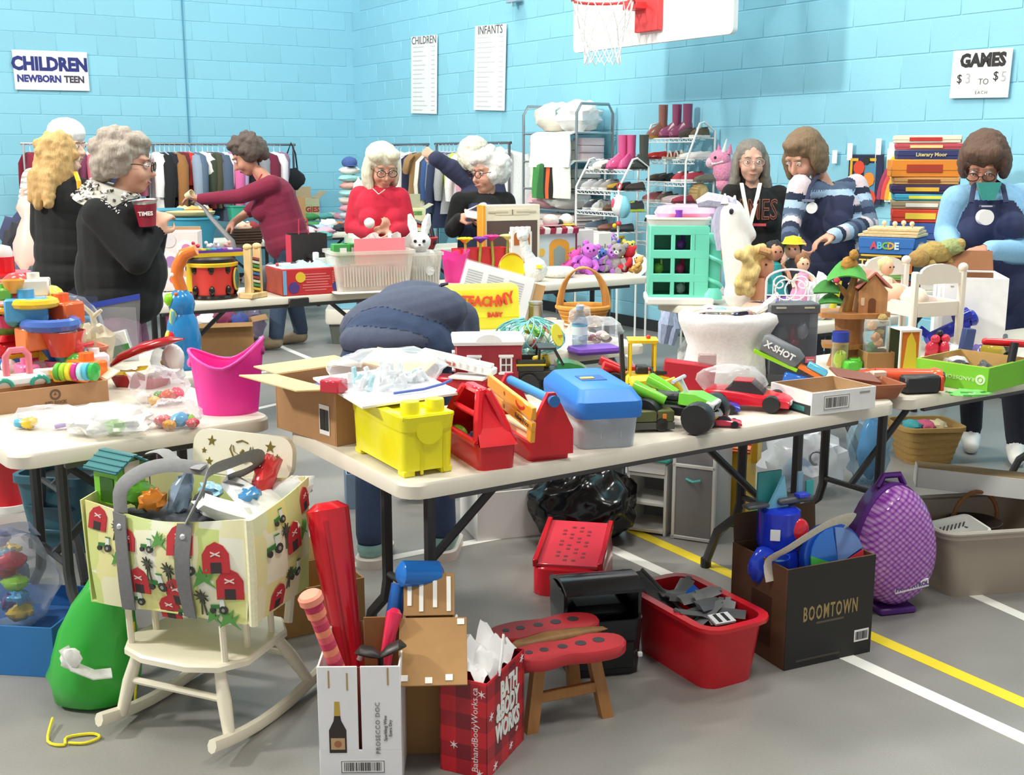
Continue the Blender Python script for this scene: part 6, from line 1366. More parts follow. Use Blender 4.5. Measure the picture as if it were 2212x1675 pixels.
for a,b,ra,rb in((hp(1470,640),hp(1530,642,.1),.1,.11),(hp(1500,660),hp(1510,720),.075,.05),(hp(1510,720),hp(1478,760,-.03),.05,.042),(hp(1478,760,-.03),V((0,-.05,.05)),.042,.05),(hp(1540,660,.1),V((.2,.1,.05)),.07,.05),(hp(1470,650),hp(1450,690),.07,.05)):
 mb.cyl(a,b,ra,rb,12);mb.sph(a,ra,12);mb.sph(b,rb,12)
pa(t,'body',remesh(mb,'body',.014,4));pa(t,'tail',MB('b4c0e4:h').tube([hp(1446,668,-.06),hp(1440,700,-.08),hp(1432,740,-.06)],[.03,.05,.03],8).tube([hp(1452,670,-.06),hp(1458,710,-.09),hp(1450,745,-.08)],[.02,.035,.02],8))
# styling head with blonde curls
t=tg('styling_doll','doll styling head with long blonde curls beside the white horse','doll',at(1632,684)+V((0,.02,0)),0);Y0=t.location.y
pa(t,'face',MB('d89c74:s').lump(hp(1650,575,.02),(.05,.055,.075),.02,2,1,16).cyl(hp(1640,600),hp(1638,648),.03,.04,12));pa(t,'base',MB('e8c4b0').lathe([(.1,0),(.105,.015),(.06,.05),(.04,.07)],n=20))
mb=MB('dcc07c:h');rnd=random.Random(2)
for i in range(34):
 f=i/33;px=1612+rnd.uniform(-18,38)*(1-.2*f);py=536+f*95
 if px>1640 and py>555:px-=28
 mb.sph(hp(px,py,rnd.uniform(-.06,.02)),(rnd.uniform(.022,.034),.03,rnd.uniform(.024,.04)),10)
pa(t,'hair',remesh(mb,'hair',.009,2));pa(t,'eye',MB('3a2c28:g').sph(hp(1655,572,-.045),.007,6));pa(t,'fringe',MB('b88a58:h').tube([hp(1640,540,-.04),hp(1660,545,-.05),hp(1668,560,-.02)],[.02,.022,.01],8))
# white wire doll bed and its dolls
q=at(1708,694);w,hh=W(104,q),W(120,q)
t=tg('wire_doll_bed','white wire doll bed with scrolled headboard','doll bed',q+V((0,.03,0)),-.15)
pa(t,'arch',MB('f4f4f2').tube([(-w/2,0,0),(-w/2,0,hh*.7)]+[(-w/2*cos(a),0,hh*.7+hh*.22*sin(a))for a in[pi*i/12 for i in range(13)]]+[(w/2,0,hh*.7),(w/2,0,0)],.0055,6))
for k in range(1,7):pa(t,'bar',MB('f4f4f2').cyl((-w/2+w*k/7,0,0),(-w/2+w*k/7,0,hh*(.45 if k in(2,3,4,5)else .72)),.003,n=6))
for x,sg in((-.22,1),(.22,-1)):pa(t,'scroll',MB('f4f4f2').tube([(w*x+sg*(.045-.0025*i)*cos(i*.5),0,hh*.66+(.045-.0025*i)*sin(i*.5))for i in range(16)],.004,6));pa(t,'scroll_ring',MB('f4f4f2').tube([(w*x*.45+.05*cos(a),0,hh*.55+.05*sin(a))for a in[2*pi*i/18 for i in range(18)]],.004,6,loop=True))
pa(t,'cross_rail',MB('f4f4f2').cyl((-w/2,0,hh*.45),(w/2,0,hh*.45),.004,n=6));pa(t,'mattress',MB('8a5ac0:c').box((0,.16,.06),(w*.95,.28,.05),ch=.015));pa(t,'side_rail',MB('f4f4f2').cyl((-w/2,0,.05),(-w/2,.32,.05),.005,n=6));pa(t,'side_rail',MB('f4f4f2').cyl((w/2,0,.05),(w/2,.32,.05),.005,n=6))
for x in(-w/2,w/2):pa(t,'rear_post',MB('f4f4f2').cyl((x,.32,0),(x,.32,hh*.5),.005,n=6))
def doll(name,label,pos,rot,dress,skin,hair,s=1.,hat=None):
 o=tg(name,label,'doll',pos,rot,'dolls on the dollhouse table');o.scale=(s,)*3
 pa(o,'dress',MB(dress).lathe([(.07,0),(.06,.04),(.035,.1),(.03,.14),(.012,.155)],n=14));h=pa(o,'head',MB(skin).lump((0,0,.195),(.036,.036,.042),.02,2,1,12))
 pa(o,'hair',MB(hair).lump((0,.012,.21),(.043,.04,.04),.12,4,3,12));
 for x in(-1,1):pa(o,'arm',MB(skin).tube([(x*.03,0,.135),(x*.06,-.02,.1),(x*.06,-.045,.07)],[.012,.011,.01],7));pa(h,'eye',MB('20202a:g').sph((x*.013,-.034,.2),.005,6))
 if hat:pa(o,'hat',MB(hat).lathe([(.06,.222),(.045,.226),(.035,.25),(.001,.258)],n=14))
doll('doll','doll with a yellow hat in front of the striped sweater',at(1722,680)+V((0,.16,.09)),-.3,'3a3c44:c','e0b090:s','2a2420:h',1.15,'f0dc30:c')
doll('doll','doll with black and teal hair behind the wire bed',at(1682,682)+V((0,.14,.09)),.2,'2c9a9a:c','c89070:s','18181c:h',1.1)
doll('doll','doll in a pink dress lying against the wire bed bars',at(1740,690)+V((0,.1,.085)),.1,'f0a0c4:c','e8bc9c:s','8a5a34:h',.9)
clo('white_blanket','white and blue doll blanket between the wire bed and the leafy treehouse','dfe6ea:c',at(1782,694)+V((0,.08,0)),(.07,.07,.13),None,3,cat='blanket')
so('yellow_scarf','yellow ribbon over the white doll blanket','ribbon',MB('f0dc3c:c').tube([(0,0,0),(.02,-.02,.1),(.03,-.01,.17)],.016,6,flat=(1,.35)),at(1790,694)+V((0,-.02,.03)),0)
for px,c,nm in((1690,'b0406c:c','berry'),(1660,'6a4a8c:c','purple')):clo('doll_clothes',nm+' doll clothes heap at the foot of the wire bed',c,at(px,700)+V((0,-.0,0)),(.05,.035,.04),None,px)
# plush held by the blue shirt helper
t=tg('plush_dinosaur','brown and green plush toy held by the helper in light blue','plush toy',D(2022,546,5.2),(.1,0,.3))
pa(t,'body',MB('a89050:f').lump((0,0,0),(.1,.06,.05),.1,3,3,16));pa(t,'belly',MB('9aa46c:f').lump((.06,-.02,.025),(.06,.05,.04),.1,3,5,12));pa(t,'head',MB('a08048:f').lump((-.1,-.02,-.02),(.05,.045,.04),.06,3,7,12))
for x,z in((-.05,-.05),(.05,-.045),(.09,.04)):pa(t,'limb',MB('b09858:f').lump((x,-.04,z),(.025,.025,.03),.05,2,2,10))
# ================================================================ right table, rear half
q=at(1846,800)+V((0,.0,0));s_=1/SC(q)
t=tg('treehouse','wooden toy treehouse with green leaf and pink roofed cabin','toy treehouse',q+V((0,.1,0)),0);Y0=t.location.y
pa(t,'trunk',MB('a8703c:w').lathe([(.075,0),(.06,.05),(.05,.12),(.055,hp(1846,684).z)],(0,0,0),12,sx=1.05));zp=hp(1846,676).z
pa(t,'platform',MB('b87c44:w').prism([(x*s_,y*s_)for x,y in((-70,-30),(-20,-55),(40,-50),(82,-20),(80,40),(0,60),(-66,40))],zp-.012,zp+.006));pa(t,'lower_platform',MB('b07a40:w').prism([(x*s_,y*s_)for x,y in((-62,-20),(-10,-48),(36,-30),(30,30),(-50,36))],hp(1846,742).z-.012,hp(1846,742).z+.004))
cx,cy=40*s_,0;cw=62*s_;ch_=62*s_
pa(t,'cabin_front',MB('c8905c:w').wallp([(-cw*.5,0),(cw*.5,0),(cw*.5,ch_*.75),(0,ch_*1.35),(-cw*.5,ch_*.75)],-.05,-.042,(cx,0,zp+.006)));pa(t,'cabin_back',MB('c08a54:w').wallp([(-cw*.5,0),(cw*.5,0),(cw*.5,ch_*.75),(0,ch_*1.35),(-cw*.5,ch_*.75)],.042,.05,(cx,0,zp+.006)))
for x in(-1,1):pa(t,'cabin_side',MB('b8804c:w').box((cx+x*(cw*.5-.003),0,zp+.006+ch_*.37),(.006,.09,ch_*.74)));pa(t,'roof_panel',MB('e08c80:p').box((cx+x*cw*.3,0,zp+.012+ch_*1.1),(cw*.82,.125,.008),(0,x*R(43),0)))
pa(t,'cabin_doorway',MB('7a4a28').wallp([(-.014,0),(.014,0),(.014,.04)]+[(.014*cos(R(a)),.04+.014*sin(R(a)))for a in range(20,170,30)]+[(-.014,.04)],-.0525,-.049,(cx-.004,0,zp+.008)));pa(t,'cabin_window',MB('e8d0b0').box((cx-cw*.36,-.051,zp+ch_*.45),(.012,.003,.03)))
pa(t,'branch',MB('a87c40:w').tube([(-.02,0,zp),(-.01,-.02,zp+.07),(.01,-.01,zp+.15)],[.026,.018,.012],8).tube([(-.01,-.02,zp+.06),(-.06,-.02,zp+.11)],[.014,.008],8))
lf=[hp(1786,622,-.04),hp(1806,590,-.04),hp(1840,578,-.04),hp(1874,592,-.04)]
pa(t,'leaf',MB('4e9c44:c').grid(lambda u,v:hp(1788+86*u,606-26*sin(pi*u)+(v-.5)*36*sin(pi*(.08+.84*u)),-.03-.08*(v-.5)+.02*sin(u*6)),10,6,.006));pa(t,'leaf',MB('3c7c38:c').grid(lambda u,v:hp(1758+54*u,632-12*sin(pi*u)+(v-.5)*28*sin(pi*(.08+.84*u)),-.05-.05*(v-.5)),8,5,.006));pa(t,'leaf',MB('468a40:c').grid(lambda u,v:hp(1770+48*u,656-10*sin(pi*u)+(v-.5)*20*sin(pi*(.08+.84*u)),-.06-.05*(v-.5)),8,5,.006))
pa(t,'blossom',MB('c84058:c').lump(hp(1808,606,-.09),.012,.1,3,2,8))
so('plush_squirrel','tan furry plush toy perched on top of the treehouse','plush toy',MB('b8863c:f').lump((0,0,.02),(.03,.025,.03),.15,3,2,12).lump((.012,-.01,.055),(.018,.018,.02),.1,3,4,10),t.location+hp(1834,582,-.02),0)
q=at(1900,806);hh=W(58,q)
t=ctn('carton','small brown carton holding a clear jar of green plush figures',q+V((0,.06,0)),.1,W(62,q),.1,hh*.75,'a07848:k')
b=q+V((0,.06,.012))
tj=tg('display_jar','clear display jar of green and brown figures in the brown carton','jar',b,.1);pa(tj,'jar',MB('e8ece8:t').lathe([(.045,0),(.048,.02),(.048,W(98,q)),(.044,W(104,q))],n=20))
rnd=random.Random(8)
for i in range(9):
 c,nm=[('7c8a48:f','olive'),('4c9c3c:f','green'),('c89468:f','tan'),('a89058:f','mustard'),('d8a878:f','peach')][i%5]
 so('plush_figure',nm+' little figure %s in the display jar'%['at the bottom','low','in the middle','high','near the top','at the very bottom','in the lower half','in the upper half','topmost'][i],'figure',MB(c).lump((0,0,.016),(.02,.017,.018),.15,3,i,10),b+V((.022*cos(i*2.4),.02*sin(i*2.4),[.006,.04,.08,.11,.14,.006,.06,.1,.165][i])),i)
 # wooden doll crib
q=at(1966,768);s_=1/SC(q);a_=UA-.25
t=tg('doll_crib','white wooden doll bed with arched ends and round knobs','doll bed',q,a_)
L1,L2,hh=122*s_*1.0,.36,196*s_;lg=.028
for x in(0,L1):
 for y in(0,L2):pa(t,'post',MB('f0e6d8').box((x,y,hh*.46),(lg,lg,hh*.92),ch=.006))
for y in(0,L2):
 pts=[(lg/2,hh*.78),(L1-lg/2,hh*.78),(L1-lg/2,hh*.9)]+[(L1*.5+L1*.4*cos(R(a)),hh*.9+hh*.1*sin(R(a)))for a in range(0,181,20)]+[(lg/2,hh*.9)]
 pa(t,'end_panel',MB('f2e8dc').wallp(pts,y-.008,y+.008));pa(t,'end_rail',MB('eee2d4').box((L1/2,y,hh*.5),(L1-lg,.016,hh*.16)))
 pa(t,'knob',MB('eedccc').sph((L1,y,hh*.95),.02,10))
for x in(0,L1):pa(t,'side_rail',MB('f0e4d8').box((x,L2/2,hh*.5),(.014,L2-lg,hh*.16)))
pa(t,'slat_base',MB('e8dccc').box((L1/2,L2/2,hh*.45),(L1-.03,L2-.03,.01)))
def incrib(x,y,z=0):return V(t.location)+rz(a_)@V((x*L1,y*L2,hh*.475+z))
CR=t
for x,y,c,nm,r_ in((.35,.3,'f2dcc8:c','cream doll blanket',(.06,.08,.05)),(.6,.5,'d8a8c8:c','lilac doll dress',(.06,.07,.04)),(.45,.75,'f0e8e4:c','white doll pillow',(.08,.06,.05)),(.3,.55,'e8b840:c','golden doll hat',(.04,.05,.05))):
 clo('doll_clothes',nm+' inside the white doll bed',c,incrib(x,y),r_,'doll things in the white bed',x*20,amp=.1)
so('baby_doll','peach bald baby doll head in the white doll bed','doll',MB('e8b498:s').lump((0,0,.05),(.05,.05,.05),.03,2,3,14).lump((.0,.07,.03),(.045,.06,.03),.03,2,3,12),incrib(.15,.45),0)
doll('doll','blonde doll with pale dress lying at the left of the white doll bed',incrib(.2,.68)+V((0,0,.0)),.5,'e8ecd8:c','e4b494:s','e8d8a0:h',.8)
# big white carton
q=at(2168,752);s_=1/SC(q);yaw=-.22
hh=150*s_;w=130*s_;q=q+rz(yaw)@V((-w/2,0.17,0))
t=ctn('white_carton','large white carton with open brown flap beside the doll bed',q,yaw,w,.34,hh,'f3f3f5:k',[('b',35,.1)],inner='8a5a38:k')
pa(t,'inner_lining',MB('7c5030:k').box((0,.155,hh*.6),(w*.94,.006,hh*.75)))
for k,(x,z,l)in enumerate(((-.38,.93,.06),(-.26,.93,.1),(-.38,.87,.05))):pa(t,'printed_text',MB('a8a4a0:p').box((x*w,-.171,z*hh),(l*w,.001,.006)))
pa(t,'right_print',MB('2c2c2e:p').wallp([(-.05,0),(-.03,.04),(-.05,.09),(-.02,.12),(.0,.08),(-.01,.03)],-.001,.001,(w/2+.001,-.1,hh*.3),pi/2))
# green shoe box and the toys round it
C,yaw,w,d,hh=fit((2132,851),(1976,826),(2225,838),TZ,796)
a_=G(1976,826,TZ)-G(2132,851,TZ)
nn=rz(pi/2)@(a_.normalized()*-1);yaw=atan2(-a_.y,-a_.x);w=a_.length;d=.3
c_=G(2132,851,TZ)+a_/2+V((-sin(yaw),cos(yaw),0))*d/2
t=ctn('shoe_box','bright green shoe box with white upside down lettering',c_,yaw,w,d,hh,'7cc82e:p')
pa(t,'lining',MB('c8a060:k').tub(w-.014,d-.014,w-.014,d-.014,hh-.004,.002,.002,z=.005))
text(t,'GRANDSTON',hh*.22,'d4ecb4',(w*.14,-d/2-.001,hh*.48),(pi/2,pi,0),sx=1.1);pa(t,'logo_disc',MB('e4f0d0').cyl((w*.4,-d/2,hh*.5),(w*.4,-d/2-.0018,hh*.5),hh*.2,n=20));pa(t,'logo_ring',MB('7cc82e').tube([(w*.4+hh*.1*cos(a),-d/2-.002,hh*.5+hh*.1*sin(a))for a in[2*pi*k/14 for k in range(14)]],.0018,5,loop=True))
GB=t
def ing(x,y,z=.012):return c_+rz(yaw)@V((x*w,y*d,z))
so('black_rod','black rod standing in the green shoe box','rod',MB('222226').cyl((0,0,0),(.02,.01,.14),.014,n=10),ing(.42,.1),0)
for x,y,c,nm in((-.2,.0,'3c3c44:g','dark grey'),(.1,.1,'55504c:g','taupe'),(-.35,.2,'d0ccc4:g','cream')):so('small_toy',nm+' toy part in the green shoe box','toy',MB(c).lump((0,0,.03),(.05,.035,.03),.15,3,x*9,12).cyl((0,0,.03),(.05,.02,.05),.012),ing(x,y),x*9)
t=tg('toy_blaster','royal blue toy blaster lying behind the green shoe box','toy blaster',D(2074,716,4.15),(0,R(-24),.1));t.location=at(2074,770)+V((0,.16,.075))
pa(t,'barrel',MB('2c38b8:g').cyl((-.09,0,0),(.09,0,0),.028,.03,14));pa(t,'barrel',MB('2630a0:g').cyl((.05,0,.03),(.11,0,.03),.03,.032,14));pa(t,'muzzle',MB('2a34b0:g').lathe([(.03,0),(.036,.02),(.03,.03),(.02,.01)],T=frame((.1,0,.01),(1,0,0)),n=14));pa(t,'grip',MB('3440c0:g').box((-.05,0,-.04),(.035,.03,.07),(0,R(14),0),ch=.008));pa(t,'fin',MB('2c38b8:g').box((-.09,0,.04),(.03,.01,.05),(0,R(-30),0)))
for i,(px,nm)in enumerate(((2022,'red pink chunky toy animal left of the blue blaster'),(2048,'red pink chunky toy animal under the blue blaster'))):
 q=at(px,784)+V((0,.05,0));t=tg('toy_animal',nm,'toy animal',q,i);pa(t,'torso',MB('d8344c:g').lump((0,0,.045),(.028,.02,.035),.08,2,i,12));pa(t,'head',MB('d8344c:g').lump((.01,0,.085),(.02,.018,.018),.06,2,i,10))
 for x in(-.018,.018):pa(t,'leg',MB('c82c44:g').cyl((x,0,0),(x*.8,0,.03),.013,n=10))
so('black_figure','black toy figure between the red pink animals','figure',MB('28262c:g').lump((0,0,.05),(.014,.014,.05),.15,3,2,12,flat=0).sph((0,0,.105),.014,8),at(2036,782)+V((0,.05,0)),0)
q=at(2120,790)+V((0,.16,0));so('blue_box','slate blue game piece box standing behind the green shoe box','box',MB('3c4c80:p').box((0,0,.06),(.05,.03,.12),(0,R(8),0)),q,.3)
so('red_bat','long red plastic stick resting over the green shoe box','toy',MB('d8262c:g').cyl((0,0,0),(.26,-.03,-.012),.013,.014,12).sph((0,0,0),.013,8),D(2128,738,4.02),0)
for i,(px,py,c,nm,r_)in enumerate(((2170,775,'b8a030:g','mustard',.05),(2196,768,'3a3a40:g','charcoal',.05),(2085,770,'c8ccd4:g','silver',.035),(2066,776,'d8d8dc:g','white',.03),(2104,775,'b8d860:g','lime',.025),(2140,770,'6a5a9c:g','violet',.035))):
 so('small_toy',nm+' toy heaped behind the green shoe box','toy',MB(c).lump((0,0,r_*.6),(r_,r_*.7,r_*.6),.15,3,i,12,flat=0).cyl((0,0,r_),(r_*1.2,r_*.2,r_*1.3),r_*.2),at(px,py+8)+V((0,.12,0)),i)
q=at(1962,812);hh=W(98,q);w=W(46,q)
t=tg('figure_box','white edged window box with yellow and orange card inside','box',q+V((0,.07,0)),.18);d=W(54,q)
for x in(-w/2,w/2):
 for y in(-d/2,d/2):pa(t,'edge_post',MB('f2f0ee:p').box((x,y,hh/2),(.007,.007,hh)))
for z in(.004,hh-.004):
 pa(t,'edge_frame',MB('f2f0ee:p').box((0,-d/2,z),(w,.007,.009)));pa(t,'edge_frame',MB('f2f0ee:p').box((w/2,0,z),(.007,d,.009)))
pa(t,'front_card',MB('d8702c:p').box((0,-d/2+.004,hh/2),(w*.94,.002,hh*.95)));pa(t,'sunburst',MB('f0cc40:p').wallp([(-w*.3,.02),(w*.4,.02),(w*.3,hh*.7),(w*.05,hh*.95),(-w*.15,hh*.8)],-d/2+.001,-d/2+.0028));pa(t,'back_card',MB('4a5a3c:p').box((0,d/2-.004,hh/2),(w*.94,.002,hh*.95)));pa(t,'top_panel',MB('eceae8:p').box((0,0,hh-.002),(w,d,.003)))
pa(t,'side_window',MB('e8ecee:t').box((w/2-.002,0,hh/2),(.002,d*.9,hh*.9)))
q=at(2096,853);so('green_film','crumpled light green cellophane in front of the shoe box','wrapper',MB('8fe080:v').lump((0,0,.006),(.07,.03,.012),.25,3,4,16,flat=.0005),q+V((-.01,-.01,0)),.0)
# orange and black blaster lying at the left end of the right table
t=tg('toy_blaster','orange and black toy blaster lying on the near end of the right table','toy blaster',at(1972,850)+V((.0,.05,.0)),UA-.5)
pa(t,'barrel',MB('e05430:g').cyl((-.1,.05,.04),(.09,.02,.04),.03,.03,14));pa(t,'tip',MB('e8643c:g').lathe([(.03,0),(.036,.015),(.03,.04),(.018,.04),(.015,.01)],T=frame((.08,.02,.04),(1,-.15,0)),n=14));pa(t,'nozzle',MB('222226').cyl((.115,.015,.04),(.13,.012,.04),.02,n=12));pa(t,'magazine',MB('2c2c30').box((.02,-.045,.032),(.13,.055,.06),.1,ch=.008));pa(t,'pale_panel',MB('f0d0b8').box((-.1,.02,.055),(.05,.03,.02),.1));pa(t,'side_clip',MB('e0502c').box((.088,-.042,.034),(.012,.05,.05),.1));pa(t,'stock',MB('d84c2c:g').tube([(-.1,.05,.04),(-.15,.06,.035),(-.19,.06,.03)],[.03,.026,.02],10))  # small pale peach panel on the orange barrel
# ================================================================ front table
def on1(pn,pl,pr,top,z=TZ):return fit(pn,pl,pr,z,top)
c_,yaw,w,d,hh=on1((728,966),(598,924),(1000,930),858)
a_=G(598,924,TZ)-G(728,966,TZ);ya=atan2(a_.y,a_.x)-pi/2
hh=.16;w=.3;d=a_.length
c_=G(728,966,TZ)+rz(ya)@V((w/2,d/2,0))
t=ctn('carton','brown carton with open flaps and a barcode behind the yellow tub',c_,ya,w,d,hh,'b0845a:k',[('l',84,.12),('b',88,.13),('r',60,.08)],inner='d8bc88:k')
barcode(t,(-w/2-.0015,-d*.32,hh*.42),.05,.085,LEFT,10,3,False)
so('book','yellow and purple spiral bound book inside the brown carton','book',MB('5a4a8c:p').box((0,0,.006),(.2,.15,.012)).mat('e8c83c:p').box((0,-.02,.0125),(.19,.08,.002)).mat('222222').tube([(-.1+.2*k/22,-.078,.008+.006*(k%2))for k in range(23)],.002,4),c_+V((-.02,.02,.12)),ya+.3)
# yellow brick tub
C=G(872,1036,TZ);a_=G(728,980,TZ)-C;b_=G(974,1025,TZ)-C
ya=(atan2(a_.y,a_.x)-pi/2+atan2(b_.y,b_.x))/2;w=b_.length*1.16;d=a_.length*1.0;hh=ZH(C,905)-TZ
c_=C+rz(ya)@V((w/2,d/2,0));YL='f2e81e:g'
t=tg('brick_tub','bright yellow toy brick tub with two round studs on its rim','tub',c_,ya)
pa(t,'tub',MB(YL).tub(w*.96,d*.97,w,d,hh*.86,.02,.006,z=.014));pa(t,'rim',MB(YL).tub(w*1.02,d*1.02,w*1.06,d*1.05,hh*.24,.025,.03,z=hh*.76))
for x in(-1,1):
 for y in(-1,1):pa(t,'foot',MB(YL).box((x*w*.36,y*d*.42,.008),(w*.22,d*.12,.016)))
for x in(-.24,.24):pa(t,'stud',MB(YL).lathe([(w*.17,0),(w*.17,.03),(w*.155,.034),(.001,.034)],(x*w,-d*.39,hh),20))
pa(t,'end_ledge',MB(YL).box((0,-d*.4,hh*.985),(w*1.0,d*.2,.012)));pa(t,'tab',MB(YL).lathe([(.001,0),(.036,0),(.036,.006),(.001,.006)],T=MX.Translation((0,-d*.5,hh*.76))@MX.Rotation(pi/2,4,'X'),n=20))
for x in(-.14,.3):pa(t,'end_groove',MB('e4d814:g').box((x*w,-d*.49,hh*.36),(.008,.006,hh*.66)))
TUBC,TUBH,TUBY=c_,hh,ya
# foam board and clear bag of parts on top
p=c_+rz(ya)@V((-.03,.1,0));zb=TZ+hh+.004
p0,p1,p2=(G(x,y,zb)for x,y in((783,884),(1000,852),(676,820)))
so('foam_board','white board lying across the yellow tub and the carton','board',MB('efefee:p').prism([(0,0),tuple((p1-p0)[:2]),tuple((p1+p2-p0*2)[:2]),tuple((p2-p0)[:2])],0,.006),p0)
p=(p1+p2)/2+V((0,0,TZ-zb))
t=tg('clear_bag','clear zip bag of pale plastic parts on the white board','bag',p+V((0,0,zb-TZ+.0065)),ya+.1)
pa(t,'film',MB('f4f6fa:t').lump((0,0,.04),(.17,.14,.062),.1,2.6,3,28,flat=.001));pa(t,'zip_strip',MB('4a64b8').tube([(-.06,-.148,.006),(.03,-.155,.008),(.1,-.135,.01),(.16,-.09,.008)],.004,5))
rnd=random.Random(5);mb=MB('eceef0:g');mb2=MB('a8d4dc:g')
for i in range(46):
 a,r_=rnd.random()*6.28,sqrt(rnd.random());x,y=.13*r_*cos(a),.1*r_*sin(a);m=mb2 if i%6==0 else mb
 m.box((x,y,.012+.05*rnd.random()*(1-r_)),(rnd.uniform(.02,.06),.012,.012),(rnd.random()*2,rnd.random()*2,rnd.random()*3))
pa(t,'plastic_parts',mb,kind='stuff');pa(t,'aqua_parts',mb2,kind='stuff')
pa(t,'red_block',MB('c83444:g').box((-.17,-.02,.02),(.05,.06,.035),.5))
# red hollow caddy
def skewed(pn,pl,pr):
 C=G(*pn,TZ);a=G(*pl,TZ)-C;b=G(*pr,TZ)-C;ya=atan2(b.y,b.x)
 return C,ya,b.length,abs(a.dot(V((-sin(ya),cos(ya),0))))
C,ya,w,d=skewed((1036,1021),(950,965),(1118,1012));ya=TUBY-.12;d=.3;hh=.19
c_=C+rz(ya)@V((w/2,d/2,0));RD='d0202c:g'
t=tg('toy_caddy','red plastic toy tool caddy with oval side openings','toy caddy',c_,ya)
pa(t,'base',MB(RD).tub(w*.96,d*.96,w,d,hh*.36,.02,.005))
for s_ in(-1,1):
 pa(t,'end_wall',MB(RD).loft([[V((x,s_*(d/2-.004+y),z))for x,y,z in((-w/2,0,hh*.34),(w/2,0,hh*.34),(w/2,-s_*.0-.008*s_,hh*.34),(-w/2,-.008*s_,hh*.34))],[V((x,s_*(d/2-.004)-s_*dy,z))for x,dy,z in((-w*.3,.07,hh*.74),(w*.3,.07,hh*.74),(w*.3,.078,hh*.74),(-w*.3,.078,hh*.74))],[V((x,s_*(d/2)-s_*dy,z))for x,dy,z in((-.014,.1,hh),(.014,.1,hh),(.014,.112,hh),(-.014,.112,hh))]]))
pa(t,'handle_bar',MB(RD).box((0,0,hh*.97),(.03,d*.36,.022),ch=.006))
for s_ in(-1,1):
 for y in(-.3,.3):pa(t,'side_strut',MB(RD).tube([(s_*w*.46,y*d*1.4,hh*.34),(s_*w*.28,y*d*.95,hh*.72),(s_*.012,y*d*.6,hh*.97)],.012,8))
 pa(t,'side_rail',MB(RD).tube([(s_*w*.48,-d*.44,hh*.36),(s_*w*.48,d*.44,hh*.36)],.01,8));pa(t,'side_rail',MB(RD).tube([(s_*w*.3,-d*.3,hh*.7),(s_*w*.3,d*.3,hh*.7)],.008,8))
so('toy_block','slate blue toy block inside the red caddy','toy',MB('3c5c84:g').box((0,0,.025),(.07,.1,.05)).cyl((0,0,.05),(0,0,.065),.015),c_+rz(ya)@V((-.01,-.02,.008)),ya)
so('green_ball','lime green ball inside the red caddy','ball',MB('7cc030:g').sph((0,0,.032),.032,14),c_+rz(ya)@V((-.025,.085,.008)),0)
# red toolbox with orange plank and blue rod
C=G(1142,1000,TZ);ya=TUBY-.16;w=W(100,C)*1.02;d=.3;hh=ZH(C,868)-TZ;hp2=hh*1.12
c_=C+rz(ya)@V((w/2,d/2,0))
t=tg('toy_toolbox','red toy toolbox with blue rod handle and orange plank','toy toolbox',c_,ya)
pa(t,'tray',MB(RD).tub(w*.92,d*.94,w*.96,d*.97,hh*.3,.008,.006));pa(t,'tray_lip',MB(RD).tub(w*.98,d*.98,w,d,hh*.05,.008,.006,z=hh*.3))
for y in(-d/2,d/2):pa(t,'end_plate',MB(RD).wallp([(-w/2,hh*.1),(w/2,hh*.1),(w/2,hh*.5),(w*.18,hh*.98),(w*.08,hp2),(-w*.08,hp2),(-w*.2,hh*.95),(-w/2,hh*.5)],y-.008,y+.008))
pa(t,'handle_rod',MB('3c8cd8').cyl((0,-d/2-.02,hh*1.0),(0,d/2+.02,hh*1.0),.013,n=14));pa(t,'rod_end',MB('2c6cb0').cyl((0,-d/2-.026,hh*1.0),(0,-d/2-.014,hh*1.0),.0155,.0145,14))
pa(t,'yellow_insert',MB('efe6b8').box((-w*.1,-.02,hh*.36),(w*.6,d*.8,hh*.2)))
pl=pa(t,'plank',MB('f0a83c:g').box((0,0,.055),(.014,.33,.034)).box((0,0,.02),(.014,.33,.026)).box((0,-.01,.036),(.013,.1,.03)).box((0,-.15,.002),(.014,.028,.05)),loc=(-w*.56,-.035,hh*.62),rot=(R(5),0,0))
text(pl,'Fisher-Price',.02,'5a4a3c',(-.0075,-.1,.021),LEFT)
for y,z in((.03,.056),(.03,.02)):pa(pl,'hole',MB('a8541c').cyl((-.0075,y,z),(-.0068,y,z),.006,n=10))
pa(pl,'slot',MB('d03028').tube([(-.0072,-.085+.03*cos(a),.062-.012*sin(a))for a in[pi*i/8 for i in range(9)]],.005,6,flat=(.2,1)))
# clear tub with blue lid
C=G(1250,977,TZ);d=.37;hh=ZH(C,898)-TZ;ya=atan2((G(1384,969,TZ)-C).y,(G(1384,969,TZ)-C).x);w=(G(1384,969,TZ)-C).length
c_=C+rz(ya)@V((w/2,d/2,0))
t=tg('clear_tub','clear plastic tub with a bright blue handled lid','tub',c_,ya)
pa(t,'tub',MB('dfe6ee:v').tub(w*.9,d*.9,w*.98,d*.98,hh,.025,.003));zl=hh
pa(t,'lid',MB('2c7cd8').loft([rrect(w*1.06,d*1.04,.03,4,zl-.012),rrect(w*1.08,d*1.06,.03,4,zl+.02),rrect(w*1.06,d*1.05,.03,4,zl+.034),rrect(w*.86,d*.86,.025,4,zl+.062),rrect(w*.84,d*.84,.025,4,zl+.064)]))
pa(t,'handle_recess',MB('1c58a8').box((0,0,zl+.0645),(w*.42,d*.2,.003),ch=.001));pa(t,'recess_strip',MB('e8c050').box((-w*.08,-.01,zl+.067),(w*.22,d*.06,.003)))  # thin gold strip on top of the lid's darker blue panel
for x in(-.12,.2):pa(t,'front_rib',MB('e8ecf2:v').box((x*w,-d*.465,hh*.6),(.003,.004,hh*.6)))
